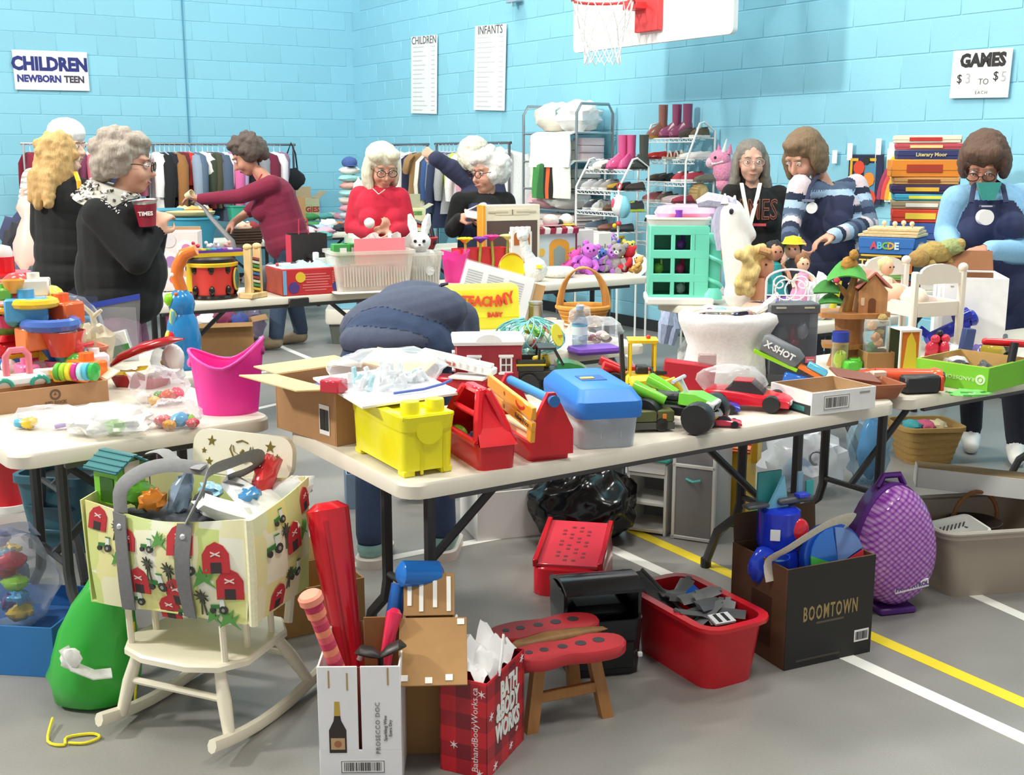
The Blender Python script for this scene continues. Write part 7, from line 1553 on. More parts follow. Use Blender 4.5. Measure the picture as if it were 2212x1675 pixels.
for i,(x,y,c,nm)in enumerate(((-.25,-.28,'d84a5c:g','red'),(-.1,-.2,'3c9c4c:g','green'),(.1,-.3,'e8e040:g','yellow'),(.3,-.15,'5c6a3c:g','olive'),(.0,.1,'c8cc50:g','lime'))):so('small_toy',nm+' toy piece inside the clear tub','toy',MB(c).lump((0,0,.014),(.035,.03,.016),.2,3,i,12),c_+rz(ya)@V((x*w,y*d,.004)),i)
# maroon firehouse
q=G(1040,845,TZ)+VV*.02;s_=1/SC(q);w,d=140*s_,.17;hh=104*s_;ya=UA-.5
c_=G(985,852,TZ)+rz(ya)@V((w/2,d/2,0))
t=tg('toy_firehouse','maroon toy firehouse with white roof and white framed windows','toy house',c_,ya)
MR='9c2430'
pa(t,'walls',MB(MR).box((0,0,hh/2),(w,d,hh)));pa(t,'roof',MB('f2f3f4').loft([rrect(w*1.04,d*1.06,.006,2,hh),rrect(w*1.1,d*1.14,.008,2,hh+.012),rrect(w*1.08,d*1.1,.008,2,hh+.02),rrect(w*.9,d*.85,.01,2,hh+.024)]))
pa(t,'roof_crest',MB('f2f3f4').wallp([(-w*.2,0)]+[(-w*.2*cos(R(a)),.028*sin(R(a)))for a in range(15,180,15)]+[(w*.2,0)],-d/2-.012,-d/2+.02,(0,0,hh+.01)))
def win(x,y,rot):
 f=pa(t,'window',MB('f4f5f6').box((0,0,0),(.042,.008,.058)).box((0,-.002,.03),(.05,.012,.008)).box((0,-.002,-.03),(.05,.012,.007)),loc=(x,y,hh*.6),rot=rot)
 for i in(-1,1):
  for j in(-1,1):pa(f,'pane',MB('5c2a30').box((i*.0085,-.004,j*.012),(.013,.002,.019)))
for x in(-.22,.26):win(x*w,-d/2-.002,0)
win(-w/2-.002,0,-pi/2)
pa(t,'garage_door',MB('c82c38').box((.0,-d/2-.002,hh*.2),(w*.6,.008,hh*.38)));pa(t,'bell',MB('d83040:g').sph((0,-d/2-.008,hh*.36),.014,10))
# white ladder truck in front of it
q=G(960,868,TZ);t=tg('fire_truck','red toy fire truck with a long white ladder','toy truck',q+V((.02,.06,0)),ya-.42)
pa(t,'chassis',MB('c42c38:g').box((0,0,.05),(.26,.075,.05),ch=.008));pa(t,'cab',MB('b4b0b4:v').box((-.1,0,.1),(.07,.075,.06),ch=.008));pa(t,'deck_panel',MB('f0f0ee').box((.07,-.01,.078),(.12,.08,.008)))
ld=pa(t,'ladder',MB('f4f4f4').box((0,0,0),(.27,.05,.024)).box((-.0,0,.018),(.25,.03,.012)),loc=(.02,-.0,.118),rot=(0,R(9),0))
for k in range(9):pa(ld,'rung',MB('e4e4e4').box((-.11+.026*k,-.026,.004),(.006,.004,.018)))
pa(ld,'print_mark',MB('c86a5c').box((-.01,-.0265,0),(.03,.002,.01)))
for x in(-.09,.08):
 for y in(-.042,.042):pa(t,'wheel',MB('1e1e20').cyl((x,y-.008,.026),(x,y+.008,.026),.026,n=14))
 # toy vehicles
def wheels(t,L,Wd,r,wd,xs=(-.32,.3),hub='c8c8cc:m',ty='1c1c1f'):
 for x in xs:
  for s_ in(-1,1):
   w_=pa(t,'wheel',MB(ty).lathe([(r*.6,-wd/2),(r*.92,-wd/2),(r,-wd*.3),(r,wd*.3),(r*.92,wd/2),(r*.6,wd/2)],(0,0,0),18,MX.Translation((x*L,s_*Wd/2,r))@MX.Rotation(pi/2,4,'X')))
   pa(w_,'hub',MB(hub).cyl((x*L,s_*(Wd/2+wd*.2),r),(x*L,s_*(Wd/2+wd*.45),r),r*.58,r*.4,12))
def at1(px,py,back=0.):return G(px,py,TZ)+VV*back
q=at1(1195,845);t=tg('utility_buggy','green and yellow toy utility buggy with black roll cage','toy car',q+VV*.02,UA-.5);L=.24
pa(t,'body',MB('1e201e').box((0,0,.06),(L*.95,.1,.035),ch=.006));pa(t,'cargo_bed',MB('24261f').tub(.09,.1,.1,.11,.04,.006,.004,z=.075,c=(-.07,0)));pa(t,'bed_stripe',MB('d8c020').box((-.07,-.056,.098),(.1,.003,.006)))
pa(t,'bonnet',MB('2c7c34:g').loft([[V((x,y,z))for y,z in((-.05,.07),(.05,.07),(.045,h_),(-.045,h_))]for x,h_ in((.02,.1),(.06,.102),(.1,.092),(.125,.078))]))
for x in(-.025,.005):pa(t,'seat',MB('e8cc20').box((x-.02,.02 if x>0 else-.02,.1),(.03,.035,.045),(0,R(-12),0),ch=.006))
for y in(-.046,.046):pa(t,'roll_bar',MB('1a1a1c').tube([(.04,y,.095),(.01,y,.15),(-.04,y,.15),(-.045,y,.08)],.005,6))
pa(t,'roof_frame',MB('1a1a1c').box((-.015,0,.152),(.06,.1,.006)));wheels(t,L,.11,.034,.028)
def quad(label,pos,rot,c1,c2,s=1.,pipes=None,tyre='1e1e20'):
 t=tg('toy_quad',label,'toy quad',pos,rot);t.scale=(s,)*3
 pa(t,'chassis',MB('2a2a2e').box((0,0,.05),(.16,.06,.03),ch=.006));pa(t,'bonnet',MB(c1+':g').loft([[V((x,y,z))for y,z in((-w_,zl),(w_,zl),(w_*.8,zh),(-w_*.8,zh))]for x,w_,zl,zh in((0,.03,.07,.1),(.05,.045,.07,.102),(.095,.04,.062,.085))]))
 pa(t,'nose_panel',MB(c2+':g').box((.09,0,.07),(.025,.075,.03),(0,R(20),0)));pa(t,'grille',MB('2a2a2e').box((.104,0,.068),(.004,.045,.014),(0,R(20),0)));pa(t,'number_plate',MB('e8a820').box((.1,0,.04),(.006,.04,.016)))
 pa(t,'bumper',MB('d8d8da:m').tube([(.1,-.03,.05),(.115,0,.048),(.1,.03,.05)],.007,6));pa(t,'handlebar',MB('d4d4d8').tube([(.02,0,.09),(-.005,0,.135)],.007,6).tube([(-.01,-.05,.135),(-.005,0,.138),(-.01,.05,.135)],.006,6))
 pa(t,'seat_pad',MB('2c2c30').box((-.04,0,.085),(.08,.045,.022),ch=.006))
 for y in(-.05,.05):pa(t,'exhaust_pipe',MB((pipes or c1)+':g').tube([(-.03,y,.08),(-.08,y*1.2,.1),(-.12,y*1.3,.115)],[.014,.018,.02],10));
 wheels(t,.24,.14,.045,.05,hub='b0b0b4:m',ty=tyre);return t
quad('red and white toy quad behind the blue lidded tub',at1(1360,842),UA-.55,'d4242c','f0f0f0',.82)
quad('lime green and white toy quad with big black tyres',at1(1500,930)+VV*.06,UA-1.05,'74c832','f2f2f2',1.05)
# forklift and other vehicles
q=at1(1440,868)+VV*.1;t=tg('toy_forklift','yellow toy forklift with open cage and black mast','toy forklift',q,UA-.6);YC='f0c81c'
pa(t,'body',MB(YC).box((0,0,.055),(.15,.085,.05),ch=.008));pa(t,'engine_hood',MB('2a2a2c').box((.045,0,.088),(.07,.08,.014)))
for x in(-.06,.02):
 for y in(-.036,.036):pa(t,'cage_post',MB(YC).box((x,y,.13),(.008,.008,.12)))
pa(t,'cage_roof',MB(YC).tub(.095,.085,.1,.088,.01,.006,.01,z=.185,c=(-.02,0)));pa(t,'mast',MB('222224').box((-.085,0,.12),(.014,.05,.19),(0,R(-4),0)));pa(t,'beacon',MB('d83a2c').sph((.0,0,.2),.008,8));pa(t,'driver_seat',MB('2a2a2c').box((-.02,0,.09),(.04,.05,.03)));wheels(t,.15,.09,.028,.02,hub='e8c020')
q=at1(1418,890)+VV*.04;t=tg('toy_loader','yellow toy loader partly behind the blue lidded tub','toy truck',q,UA-.5)
pa(t,'body',MB(YC).box((0,0,.05),(.15,.08,.05),ch=.008));pa(t,'arm',MB('e8bc14').tube([(.02,-.03,.08),(.07,-.035,.1),(.1,-.03,.06)],.012,8));pa(t,'hood',MB('f2d028').box((-.02,0,.09),(.08,.06,.03),ch=.008));wheels(t,.15,.09,.026,.022)
q=at1(1412,936)+VV*.07;t=tg('army_truck','flat olive green toy army truck at the front edge','toy truck',q,UA-.45)
pa(t,'bed',MB('5c6034').box((0,0,.045),(.19,.1,.036),ch=.004));pa(t,'bumper',MB('4a4c44').box((0,-.052,.018),(.19,.006,.02)));pa(t,'cab',MB('666a3c').box((-.06,.01,.085),(.06,.08,.045),ch=.006));pa(t,'windscreen',MB('b8c0b0:v').box((-.02,.01,.095),(.004,.07,.05)))
for x in(-.075,.065):pa(t,'marker_light',MB('e88a2c').box((x,-.051,.046),(.012,.004,.014)))
wheels(t,.19,.09,.02,.02)
def car(label,pos,rot,L,col,top=None,extra=None,wr=.13):
 t=tg('toy_car',label,'toy car',pos,rot);h=L*.26;wd=L*.42;z0=L*.07
 S_=[(-.5,.5,.0),(-.46,.62,.02),(-.28,.62,.04),(.0,.55,.03),(.28,.48,.02),(.46,.38,.02),(.5,.3,.0)]
 pa(t,'body',MB(col+':g').loft([[V((x*L,y*wd/2*(1-i),z))for y,z in((-1,z0),(1,z0),(1,z0+h*zt*.75),(.86,z0+h*zt),(-.86,z0+h*zt),(-1,z0+h*zt*.75))]for x,zt,i in S_]))
 pa(t,'cabin',MB((top or '30343c')+':g').loft([[V((x*L,y*wd*.4,z))for y,z in((-1,z0+h*.5),(1,z0+h*.5),(.8,z0+h*zt),(-.8,z0+h*zt))]for x,zt in((-.26,.6),(-.16,1.02),(.05,1.02),(.2,.55))]))
 pa(t,'roof',MB(col+':g').box((-.055*L,0,z0+h*1.03),(L*.22,wd*.62,h*.06)));wheels(t,L,wd*.92,L*wr*.8,wd*.2);return t
car('small pink red toy racing car at the front edge of the table',at1(1578,926)+VV*.03,UA-.7,.105,'d83a54')
t=car('blue and white toy police car behind the lime quad',at1(1560,896)+VV*.04,UA-.7,.16,'2c3ca8','f0f0f0')
t=car('large red model sports car with clear plastic around it',at1(1640,888)+VV*.05,UA-.95,.27,'cc1c30','3a3034');pa(t,'licence_plate',MB('f2f2f0').box((.136,0,.03),(.003,.05,.012)))
pa(t,'clear_wrap',MB('eceef2:t').lump((-.06,.03,.075),(.11,.07,.06),.1,2.4,3,18,flat=.001))
q=at1(1548,876)+VV*.14;t=tg('model_box','dark red model car box with a gold line','box',q,UA-.75);pa(t,'box',MB('b41c30:p').box((0,0,.06),(.17,.06,.12),(0,R(6),0)));pa(t,'gold_line',MB('d8a878').box((0,-.032,.02),(.16,.002,.003),(0,R(6),0)));pa(t,'hanger_card',MB('c8b0b0:v').box((.06,0,.13),(.06,.03,.04)))
car('white toy car under the white sack',at1(1490,838)+VV*.06,UA-.6,.17,'f0f0ee','3c3c40')
# white sack of odds and ends
q=at1(1600,836)+VV*.08;s_=1/SC(q);hh=158*s_
rg=[]
for f,r_ in((0,.42),(.06,.5),(.3,.47),(.55,.45),(.72,.53),(.86,.6),(.95,.58),(1.,.5),(.97,.46),(.86,.46)):
 rg.append([V((r_*180*s_*cos(2*pi*k/30)*(1+.09*noise.noise(V((cos(2*pi*k/30)*2.4,sin(2*pi*k/30)*2.4,f*4)))),r_*150*s_*sin(2*pi*k/30),f*hh+.012*noise.noise(V((k*.5,f*5,1)))))for k in range(30)])
t=tg('sack','white cloth sack of odds and ends among the toy cars','bag',q,0);pa(t,'sack',MB('f0efee:c').loft(rg),angle=80)
pa(t,'contents',MB('4a3c40').lathe([(.001,hh*.9),(80*s_,hh*.91)],n=20,cap=(False,True))if 0 else MB('5a4a4c:c').lump((0,0,hh*.86),(78*s_,62*s_,.02),.2,4,2,16))
pa(t,'handle',MB('f2f1f0:c').tube([(-78*s_,0,hh*.95),(-50*s_,-30*s_,hh*1.02),(0,-40*s_,hh*1.02),(40*s_,-30*s_,hh*1.04)],.011,7,flat=(1,.5)).tube([(60*s_,0,hh*.96),(92*s_,0,hh*1.1),(104*s_,0,hh*1.22),(90*s_,.02,hh*1.0)],[.016,.03,.012,.014],7,flat=(1,.6)))
pa(t,'hoop',MB('e4d49c').tube([(74*s_*cos(a),60*s_*sin(a),hh*.955)for a in[2*pi*k/24 for k in range(24)]],.006,6,loop=True))
rnd=random.Random(6)
for i in range(7):so('small_toy',['pink','white','sky blue','plum','grey','cream','navy'][i]+' toy in the mouth of the white sack','toy',MB(['e8b0b8','f4f2f0','8cc8e0','6a4464','a8a8ac','ece4d0','3c4464'][i]+':g').lump((0,0,.015),(.026,.02,.018),.15,3,i,10),q+V((.065*cos(i*.9),.045*sin(i*.9),hh*.9)),i)
# grey window display case
q=G(1748,838,TZ)+VV*.1;s_=1/SC(q);w,d,hh=108*s_,.1,176*s_
t=tg('display_case','grey framed clear display case with red and silver figures','display case',q,.05);GY='5c5c60'
pa(t,'top_cap',MB(GY).box((0,0,hh-.018),(w,d,.034)));pa(t,'base',MB(GY).box((0,0,.02),(w,d,.04)));pa(t,'back_panel',MB('7c7a80').box((0,d/2-.004,hh/2),(w*.92,.006,hh*.9)));pa(t,'clear_front',MB('c8ccd4:t').box((0,-d/2+.004,hh*.48),(w*.92,.002,hh*.8)))
for x in(-1,1):pa(t,'side_window',MB('c0c4cc:v').box((x*w*.46,0,hh*.48),(.003,d*.9,hh*.8)));pa(t,'cap_slot',MB('c8c4a8').box((x*w*.28,-d/2-.001,hh-.014),(w*.2,.002,.006)))
for z in(.32,.2):pa(t,'price_sticker',MB('e87484:p').box((w*.34,-d/2-.0005,hh*z),(w*.2,.002,hh*.075)));pa(t,'sticker_line',MB('f8d8d8').box((w*.34,-d/2-.002,hh*z),(w*.14,.001,.004)))
for x,z,c,s in((.02,.62,'b41c2c:g',(.012,.01,.035)),(.22,.66,'d8dadc:m',(.022,.012,.03)),(-.2,.6,'8a888c:g',(.022,.012,.03)),(.06,.5,'c8283c:g',(.02,.012,.014)),(-.1,.3,'a8a6aa:m',(.02,.014,.02)),(.1,.25,'6a686c:g',(.018,.014,.02))):
 so('display_figure','small %s figure in the grey display case'%{.62:'red',.66:'silver winged',.6:'grey winged',.5:'low red',.3:'low silver',.25:'dark grey'}[z],'figure',MB(c).lump((0,0,0),s,.2,3,z*30,12),q+V((x*w,-.012,hh*z)),0)
 # foam dart blaster resting on the white carton tray
t=tg('toy_blaster','grey, lime and blue toy dart blaster resting on the white tray','toy blaster',G(1745,860,TZ)+V((-.01,.1,.105)),(0,R(27),-.25));s_=.00175
pa(t,'barrel',MB('6c7076').tube([(-.14,0,0),(-.13,0,.002),(-.02,0,.002),(.0,0,-.004)],[.022,.03,.032,.026],12,flat=(.8,1.15)));pa(t,'lower_trim',MB('9cdc28:g').box((-.07,0,-.034),(.16,.03,.014),(0,R(-4),0)));pa(t,'stock',MB('2c6cd0:g').box((.03,-.005,-.06),(.1,.036,.045),(0,R(-14),0),ch=.006));pa(t,'frame',MB('f07828:g').box((.06,0,-.012),(.11,.032,.016)));pa(t,'slide',MB('64c4e8:g').box((.065,0,.008),(.07,.034,.02)));pa(t,'muzzle',MB('b8e030:g').box((.13,0,-.014),(.04,.03,.036),ch=.006));pa(t,'nozzle_tip',MB('f07828:g').cyl((.15,0,-.01),(.165,0,-.01),.014,n=12))
text(t,'X-SHOT',.03,'f4f4f2',(-.075,-.029,.004),bold=.001,ext=.001)
q=G(1822,806,TZ)+V((0,.06,0));s_=1/SC(q);hh=84*s_;t=tg('putty_tube','clear tube with blue cap and lime pieces','tube',q+V((0,-.0,.0)),0);pa(t,'tube',MB('dfe8c8:t').cyl((0,0,0),(0,0,hh*.78),17*s_,n=18));pa(t,'lime_pieces',MB('c4d82c:g').lump((0,0,hh*.26),(13*s_,13*s_,hh*.25),.2,4,2,12));pa(t,'cap',MB('243c9c').cyl((0,0,hh*.74),(0,0,hh),18*s_,n=18))
# white carton tray
C=G(1752,899,TZ);a_=G(1662,884,TZ)-C;b_=G(1890,882,TZ)-C;ya=atan2(b_.y,b_.x);w=b_.length;d=.2;hh=ZH(C,850)-TZ
c_=C+rz(ya)@V((w/2,d/2,0))
t=ctn('carton_tray','low white carton tray with barcode holding small cars',c_,ya,w,d,hh,'f0efee:k');pa(t,'lining',MB('a8845c:k').tub(w-.014,d-.014,w-.014,d-.014,hh-.003,.002,.002,z=.004))
barcode(t,(-.12*w,-d/2-.001,hh*.5),w*.4,hh*.62,FRONT,14,5);pa(t,'side_print',MB('2c3434:p').box((-w/2-.001,0,hh*.22),(.002,d*.96,hh*.42)));pa(t,'side_label',MB('3c8c8c:p').box((-w/2-.0025,-d*.2,hh*.22),(.001,d*.3,hh*.22)));pa(t,'printed_text',MB('9c9894:p').box((w*.32,-d/2-.001,hh*.8),(w*.16,.001,hh*.08)))
for i,(x,y,c,nm)in enumerate(((-.3,.1,'a42430','dark red'),(-.18,-.1,'d8382c','scarlet'),(-.05,.15,'c01c28','glossy red'),(-.3,-.25,'2a2a2e','black'),(-.12,-.3,'e8b83c','golden'))):car(nm+' small car in the white carton tray',c_+rz(ya)@V((x*w,y*d,.01)),i*.7,.075,c)
q=G(1908,866,TZ);t=tg('brown_tray','brown plastic tray piece between the white tray and the orange blaster','toy tray',q+V((-.03,.08,0)),UA-.35);pa(t,'tray',MB('9c5c3c').tub(.16,.12,.19,.15,.05,.01,.004,.006,.01));pa(t,'lid',MB('8a5040').box((-.03,.03,.064),(.16,.08,.008),(R(14),R(10),0)))
for i,(px,py,c,nm,r_)in enumerate(((1862,806,'58c43c:g','green toy box',.035),(1890,800,'64cc48:g','light green toy lid',.04),(1856,826,'6cd050:g','green toy figures',.025),(1896,826,'a8a4a8:g','grey toy bar',.03))):
 so('small_toy',nm+' behind the brown tray','toy',MB(c).box((0,0,r_*.6),(r_*2,r_*1.4,r_*1.1),.3,ch=.006).box((r_*.3,0,r_*1.2),(r_,r_,r_*.3)),G(px,py,TZ)+VV*.05,i)
 # ================================================================ left table
def at2(px,py,b=0.):return G(px,py,TZ)+VV*b
C=G(236,866,TZ);a_=G(0,897,TZ)-C;ya=atan2(-a_.y,-a_.x);w=.62;hh=ZH(G(100,884,TZ),838)-TZ;d=.3
c_=C+rz(ya)@V((-w/2,d/2,0))
t=ctn('toy_carton','wide low brown carton heaped with baby toys',c_,ya,w,d,hh,'b08660:k',[('r',62,.05)],inner='e0c8ac:k')
lx=w/2-W(112,C);pa(t,'logo_ring',MB('5a4430').tube([(lx+.014*cos(a),-d/2-.001,hh*.62+.014*sin(a))for a in[2*pi*k/18 for k in range(18)]],.0035,5,loop=True,flat=(1,.3)));pa(t,'logo_arrow',MB('5a4430').prism(star(.006,3),-.001,.001,MX.Translation((lx,-d/2-.001,hh*.64))@MX.Rotation(pi/2,4,'X')));text(t,'RED ROCK',hh*.2,'6a5038',(lx,-d/2-.001,hh*.24),bold=.0006)
def inb(px,py,z=.0,dy=0.):
 zz=TZ+hh+z
 return G(px,py,zz)+V((0,dy,0))
def blob(label,cat,name,mb,px,py,z,rot=0.):return so(name,label,cat,mb,inb(px,py,z)if py>773 else D(px,py,3.86+.2*((py*7)%3)/2),rot)
def ring_toy(c,R_=.05,r=.012):return MB(c+':g').tube([(R_*cos(a),R_*sin(a)*.9,.012)for a in[2*pi*k/16 for k in range(16)]],r,8,loop=True)
rnd=random.Random(21)
HEAP=[(20,800,'f4f0e8','white'),(60,812,'f07cb0','pink'),(95,800,'f4f2ee','ivory'),(130,815,'f0c020','yellow'),(165,800,'58b848','green'),(190,815,'f07c30','orange'),(215,805,'3c8cc8','blue'),(150,790,'54b8c8','aqua'),(40,775,'d83440','red'),(100,770,'e8b830','amber'),(70,750,'f0e4d8','cream'),(20,740,'6ab04c','leaf green'),(110,745,'c83a5c','crimson'),(50,720,'e84848','bright red'),(85,705,'f0d040','lemon'),(15,700,'d8386c','magenta'),(120,720,'f4f2ee','pearl'),(60,685,'58a8d8','sky blue'),(20,670,'f0a030','tangerine'),(95,680,'9a68b8','violet'),(40,650,'e85050','coral'),(10,640,'7ac050','lime'),(75,655,'f0c838','gold'),(140,760,'e0584c','tomato'),(180,780,'f0e060','pale yellow'),(205,790,'f4f0f0','milky'),(10,780,'4878c0','royal blue'),(120,795,'e87ca8','rose'),(35,700,'48a8a0','teal'),(135,692,'e86c3c','rust'),(60,765,'3c9c58','emerald'),(105,728,'f0b0c0','blush'),(30,758,'e8d8b0','sand'),(80,770,'d02c68','raspberry'),(5,660,'f0c8d0','shell pink'),(140,735,'98c850','apple green'),(165,760,'d8484c','brick red'),(75,632,'f4f0e4','chalk'),(110,700,'4c6cb8','cobalt'),(30,625,'f0a848','apricot'),(115,660,'d8e058','chartreuse'),(88,745,'f08848','peach'),(12,720,'58b0c8','turquoise')]
for i,(px,py,c,nm)in enumerate(HEAP):
 r_=.026+.012*(i%3);z=max(0.,(830-py)/SC(c_)*.55)-.03;k=i%4
 mb=[MB(c+':g').sph((0,0,r_),r_,12).cyl((0,0,r_),(r_*2,0,r_*1.2),r_*.3),MB(c+':g').box((0,0,r_*.7),(r_*2.4,r_*1.6,r_*1.4),.2,ch=.006).cyl((0,0,r_*1.4),(0,0,r_*1.9),r_*.5),ring_toy(c,r_*1.5,r_*.4),MB(c+':g').lathe([(r_*.8,0),(r_*1.3,r_*1.5),(r_*1.2,r_*1.5),(r_*.7,.004)],n=16)][k]
 if py<765:mb.v=[(x*1.12,y*1.12,z*1.12)for x,y,z in mb.v]
 blob('%s baby toy %s %s the carton heap'%(nm,['rattle','block','ring','cup'][k],'at the front of' if py>790 else('in the middle of' if py>720 else 'at the back of')),'toy',['rattle','toy_block','stacking_ring','toy_cup'][k],mb,px,py+8,z,rnd.random()*3)
t=tg('toy_bus','red and yellow toy bus with smiling windscreen in the heap','toy bus',inb(45,775,.03),ya+.2);pa(t,'body',MB('d8242c:g').box((0,0,.035),(.16,.07,.07),ch=.016));pa(t,'windscreen',MB('f0ecd0').box((.02,-.036,.045),(.09,.004,.022)));pa(t,'roof',MB('c81c28:g').loft([rrect(.17,.08,.02,3,.07),rrect(.14,.06,.02,3,.09)]));pa(t,'bumper',MB('f0b820:g').box((0,-.038,.014),(.15,.012,.02)))
for x in(0,.045):pa(t,'eye',MB('c87c30:g').sph((x,-.039,.045),.008,8))
t=tg('toy_car_carrier','white and teal toy car with a pink arched handle at the carton front','toy car',inb(42,836,.0),ya);pa(t,'body',MB('f2f2f0:g').box((0,0,.022),(.16,.06,.035),ch=.01));pa(t,'handle',MB('e87c8c:g').tube([(-.035,0,.04),(-.035,0,.1),(-.02,0,.118),(.02,0,.118),(.035,0,.1),(.035,0,.04)],.011,8))
for x in(-.055,.055):pa(t,'wheel_arch',MB('2c9c84:g').tube([(x+.026*cos(a),-.033,.008+.024*sin(a))for a in[pi*k/8 for k in range(9)]],.007,6))
t=tg('toy_boat','white toy bear head riding a blue and orange toy boat','toy',inb(140,780,.03),-.2);pa(t,'hull',MB('2c6cb8:g').loft([rrect(.1,.05,.02,3,0),rrect(.16,.08,.03,3,.045)]));pa(t,'bear_head',MB('f6f2ea:g').lump((.01,0,.09),(.042,.038,.045),.04,2,3,14).sph((-.012,.01,.135),.014,8).sph((.034,.01,.135),.014,8).sph((-.025,-.02,.085),.02,8));pa(t,'prow',MB('f0642c:g').tube([(-.1,0,.045),(-.05,-.01,.055),(.0,-.035,.05)],[.012,.016,.012],8));pa(t,'eye',MB('1c1c20:g').sph((-.02,-.036,.1),.005,6))
t=tg('toy_caterpillar','rainbow striped toy caterpillar lying on the heap','toy',inb(160,822,.01),-.2)
for i,c in enumerate(('6cc04c','a8d840','f0e040','d0368c','b0e0e8','58b8d8','3cb04c')):pa(t,'segment',MB(c+':g').lathe([(.02,-.01),(.03,-.006),(.03,.006),(.02,.01)],n=14,T=MX.Translation((-.05+.018*i,.004*i,.026))@MX.Rotation(pi/2,4,'Y')))
t=tg('stacking_toy','yellow and orange wooden stacking toy with a round head','toy',inb(12,702,.05),0);pa(t,'base',MB('f09030:g').loft([circ(.05,6,0),circ(.045,6,.04)]));pa(t,'middle',MB('f0c428:g').loft([circ(.045,6,.04),circ(.035,6,.075)]));pa(t,'ball_head',MB('c89050:w').sph((0,0,.105),.033,14));pa(t,'cap',MB('d8e048:g').sph((-.0,0,.14),.018,10))
t=tg('toy_phone','red toy pedestal with a white dome standing behind the heap','toy',at2(26,792),0);zz=ZH(t.location,598)-TZ
pa(t,'stem',MB('f0efe8').cyl((0,0,0),(0,0,zz),.045,n=18));pa(t,'plate',MB('d81c28:g').lathe([(.001,zz),(.09,zz),(.1,zz+.012),(.096,zz+.018),(.001,zz+.012)],n=26));pa(t,'canister',MB('d81c28:g').cyl((0,0,zz+.012),(0,0,zz+.075),.04,n=20));pa(t,'dome',MB('f6f5f3:g').lathe([(.036,zz+.075),(.038,zz+.09),(.03,zz+.112),(.001,zz+.12)],n=20))
q=at2(104,792);hz=ZH(q,600)-TZ;t=tg('speaker_box','white toy box with a round black dial','toy',q,.1);pa(t,'box',MB('f2f0ea').box((0,0,hz/2),(.055,.05,hz),ch=.004));pa(t,'dial',MB('3a3434').cyl((0,-.026,hz-.055),(0,-.03,hz-.055),.022,n=16))
for px,lab in((45,'terracotta bin under the back of the toy heap'),(150,'terracotta bin behind the rainbow caterpillar')):q=at2(px,822);so('toy_bin',lab,'bin',MB('c8785c').tub(.15,.16,.17,.18,.11,.03,.005,.006,.01),q+V((0,.1,0)),ya)
q=at2(66,800)+V((.02,-.04,.18));t=tg('toy_tent','crimson folded toy with aqua trim behind the heap','toy',q,.1);pa(t,'canopy',MB('d8345c:g').prism([(-.04,.02),(.03,0),(.055,.07),(-.0,.1),(-.05,.06)],-.02,.02,MX.Rotation(pi/2,4,'X')));pa(t,'aqua_trim',MB('6cc8dc:g').sph((-.02,-.03,.04),.014,8))
# bag of blocks
q=at2(150,785)+V((0,.02,.0));t=tg('block_bag','clear zip bag of coloured cloth blocks','bag',q,-.1);s_=1/SC(q)
pa(t,'film',MB('eef0f6:t').lump((0,0,72*s_),(78*s_,.05,78*s_),.06,2,3,20,flat=.001));pa(t,'zip_edge',MB('98a8d8:t').grid(lambda u,v:((u-.5)*.24,.01*sin(u*7),132*s_+v*.03+.01*sin(u*5)),12,4,.001))
for i,(x,z,c,nm)in enumerate(((-48,82,'f4f2ee','white upper'),(-5,86,'e8b444','amber upper'),(36,82,'4a8cb0','blue upper'),(-42,42,'98bc2c','green lower'),(-2,42,'e8a83c','orange lower'),(38,44,'a4b838','olive lower'))):
 so('cloth_block',nm+' cloth block in the clear zip bag','toy block',MB(c+':c').box((0,0,0),(36*s_,36*s_,36*s_),ch=.005),q+V((x*s_,-.005,z*s_)),.05*i,'cloth blocks in the bag')
 # tied net of white things, zip bag with blue seal
q=at2(206,800,.0)+V((0,.03,0));t=tg('tied_bag','cream knotted plastic bag of balls right of the bear toy','bag',q,0);s_=1/SC(q)
pa(t,'film',MB('efe4cc:v').lump((0,0,48*s_),(38*s_,32*s_,52*s_),.14,2.4,5,20,flat=.001));pa(t,'knot',MB('f0e8d4:v').tube([(0,0,95*s_),(-6*s_,0,120*s_),(-36*s_,0,150*s_)],[.014,.01,.006],8).tube([(-4*s_,0,112*s_),(16*s_,0,128*s_)],[.01,.006],8))
q=at2(246,782)+V((0,.02,0));s_=1/SC(q);t=tg('zip_bag','clear zip bag with a royal blue seal strip and green box inside','bag',q,-.0)
pa(t,'film',MB('f0f0f4:t').grid(lambda u,v:((-50+100*u+16*v*(u-.3))*s_,-.03*sin(pi*u)*(1-v),(v*(134-22*(1-u)))*s_),12,8,.002));pa(t,'seal_strip',MB('3048b0').grid(lambda u,v:((-50+100*u+16*(u-.3))*s_,-.002,(112+22*u+v*12)*s_),8,3,.003));pa(t,'rear_film',MB('f0f0f4:t').grid(lambda u,v:((-50+100*u)*s_,.03*sin(pi*u)*(1-v),v*116*s_),10,6,.002))
b_=so('green_box','white and green printed box inside the blue sealed bag','box',MB('f2f0ec:p').box((0,0,.03),(58*s_,.03,60*s_),(0,R(-14),0)).mat('3c8840:p').box((.012,-.0155,.012),(48*s_,.003,24*s_),(0,R(-14),0)),q+V((.01,0,.03)),0)
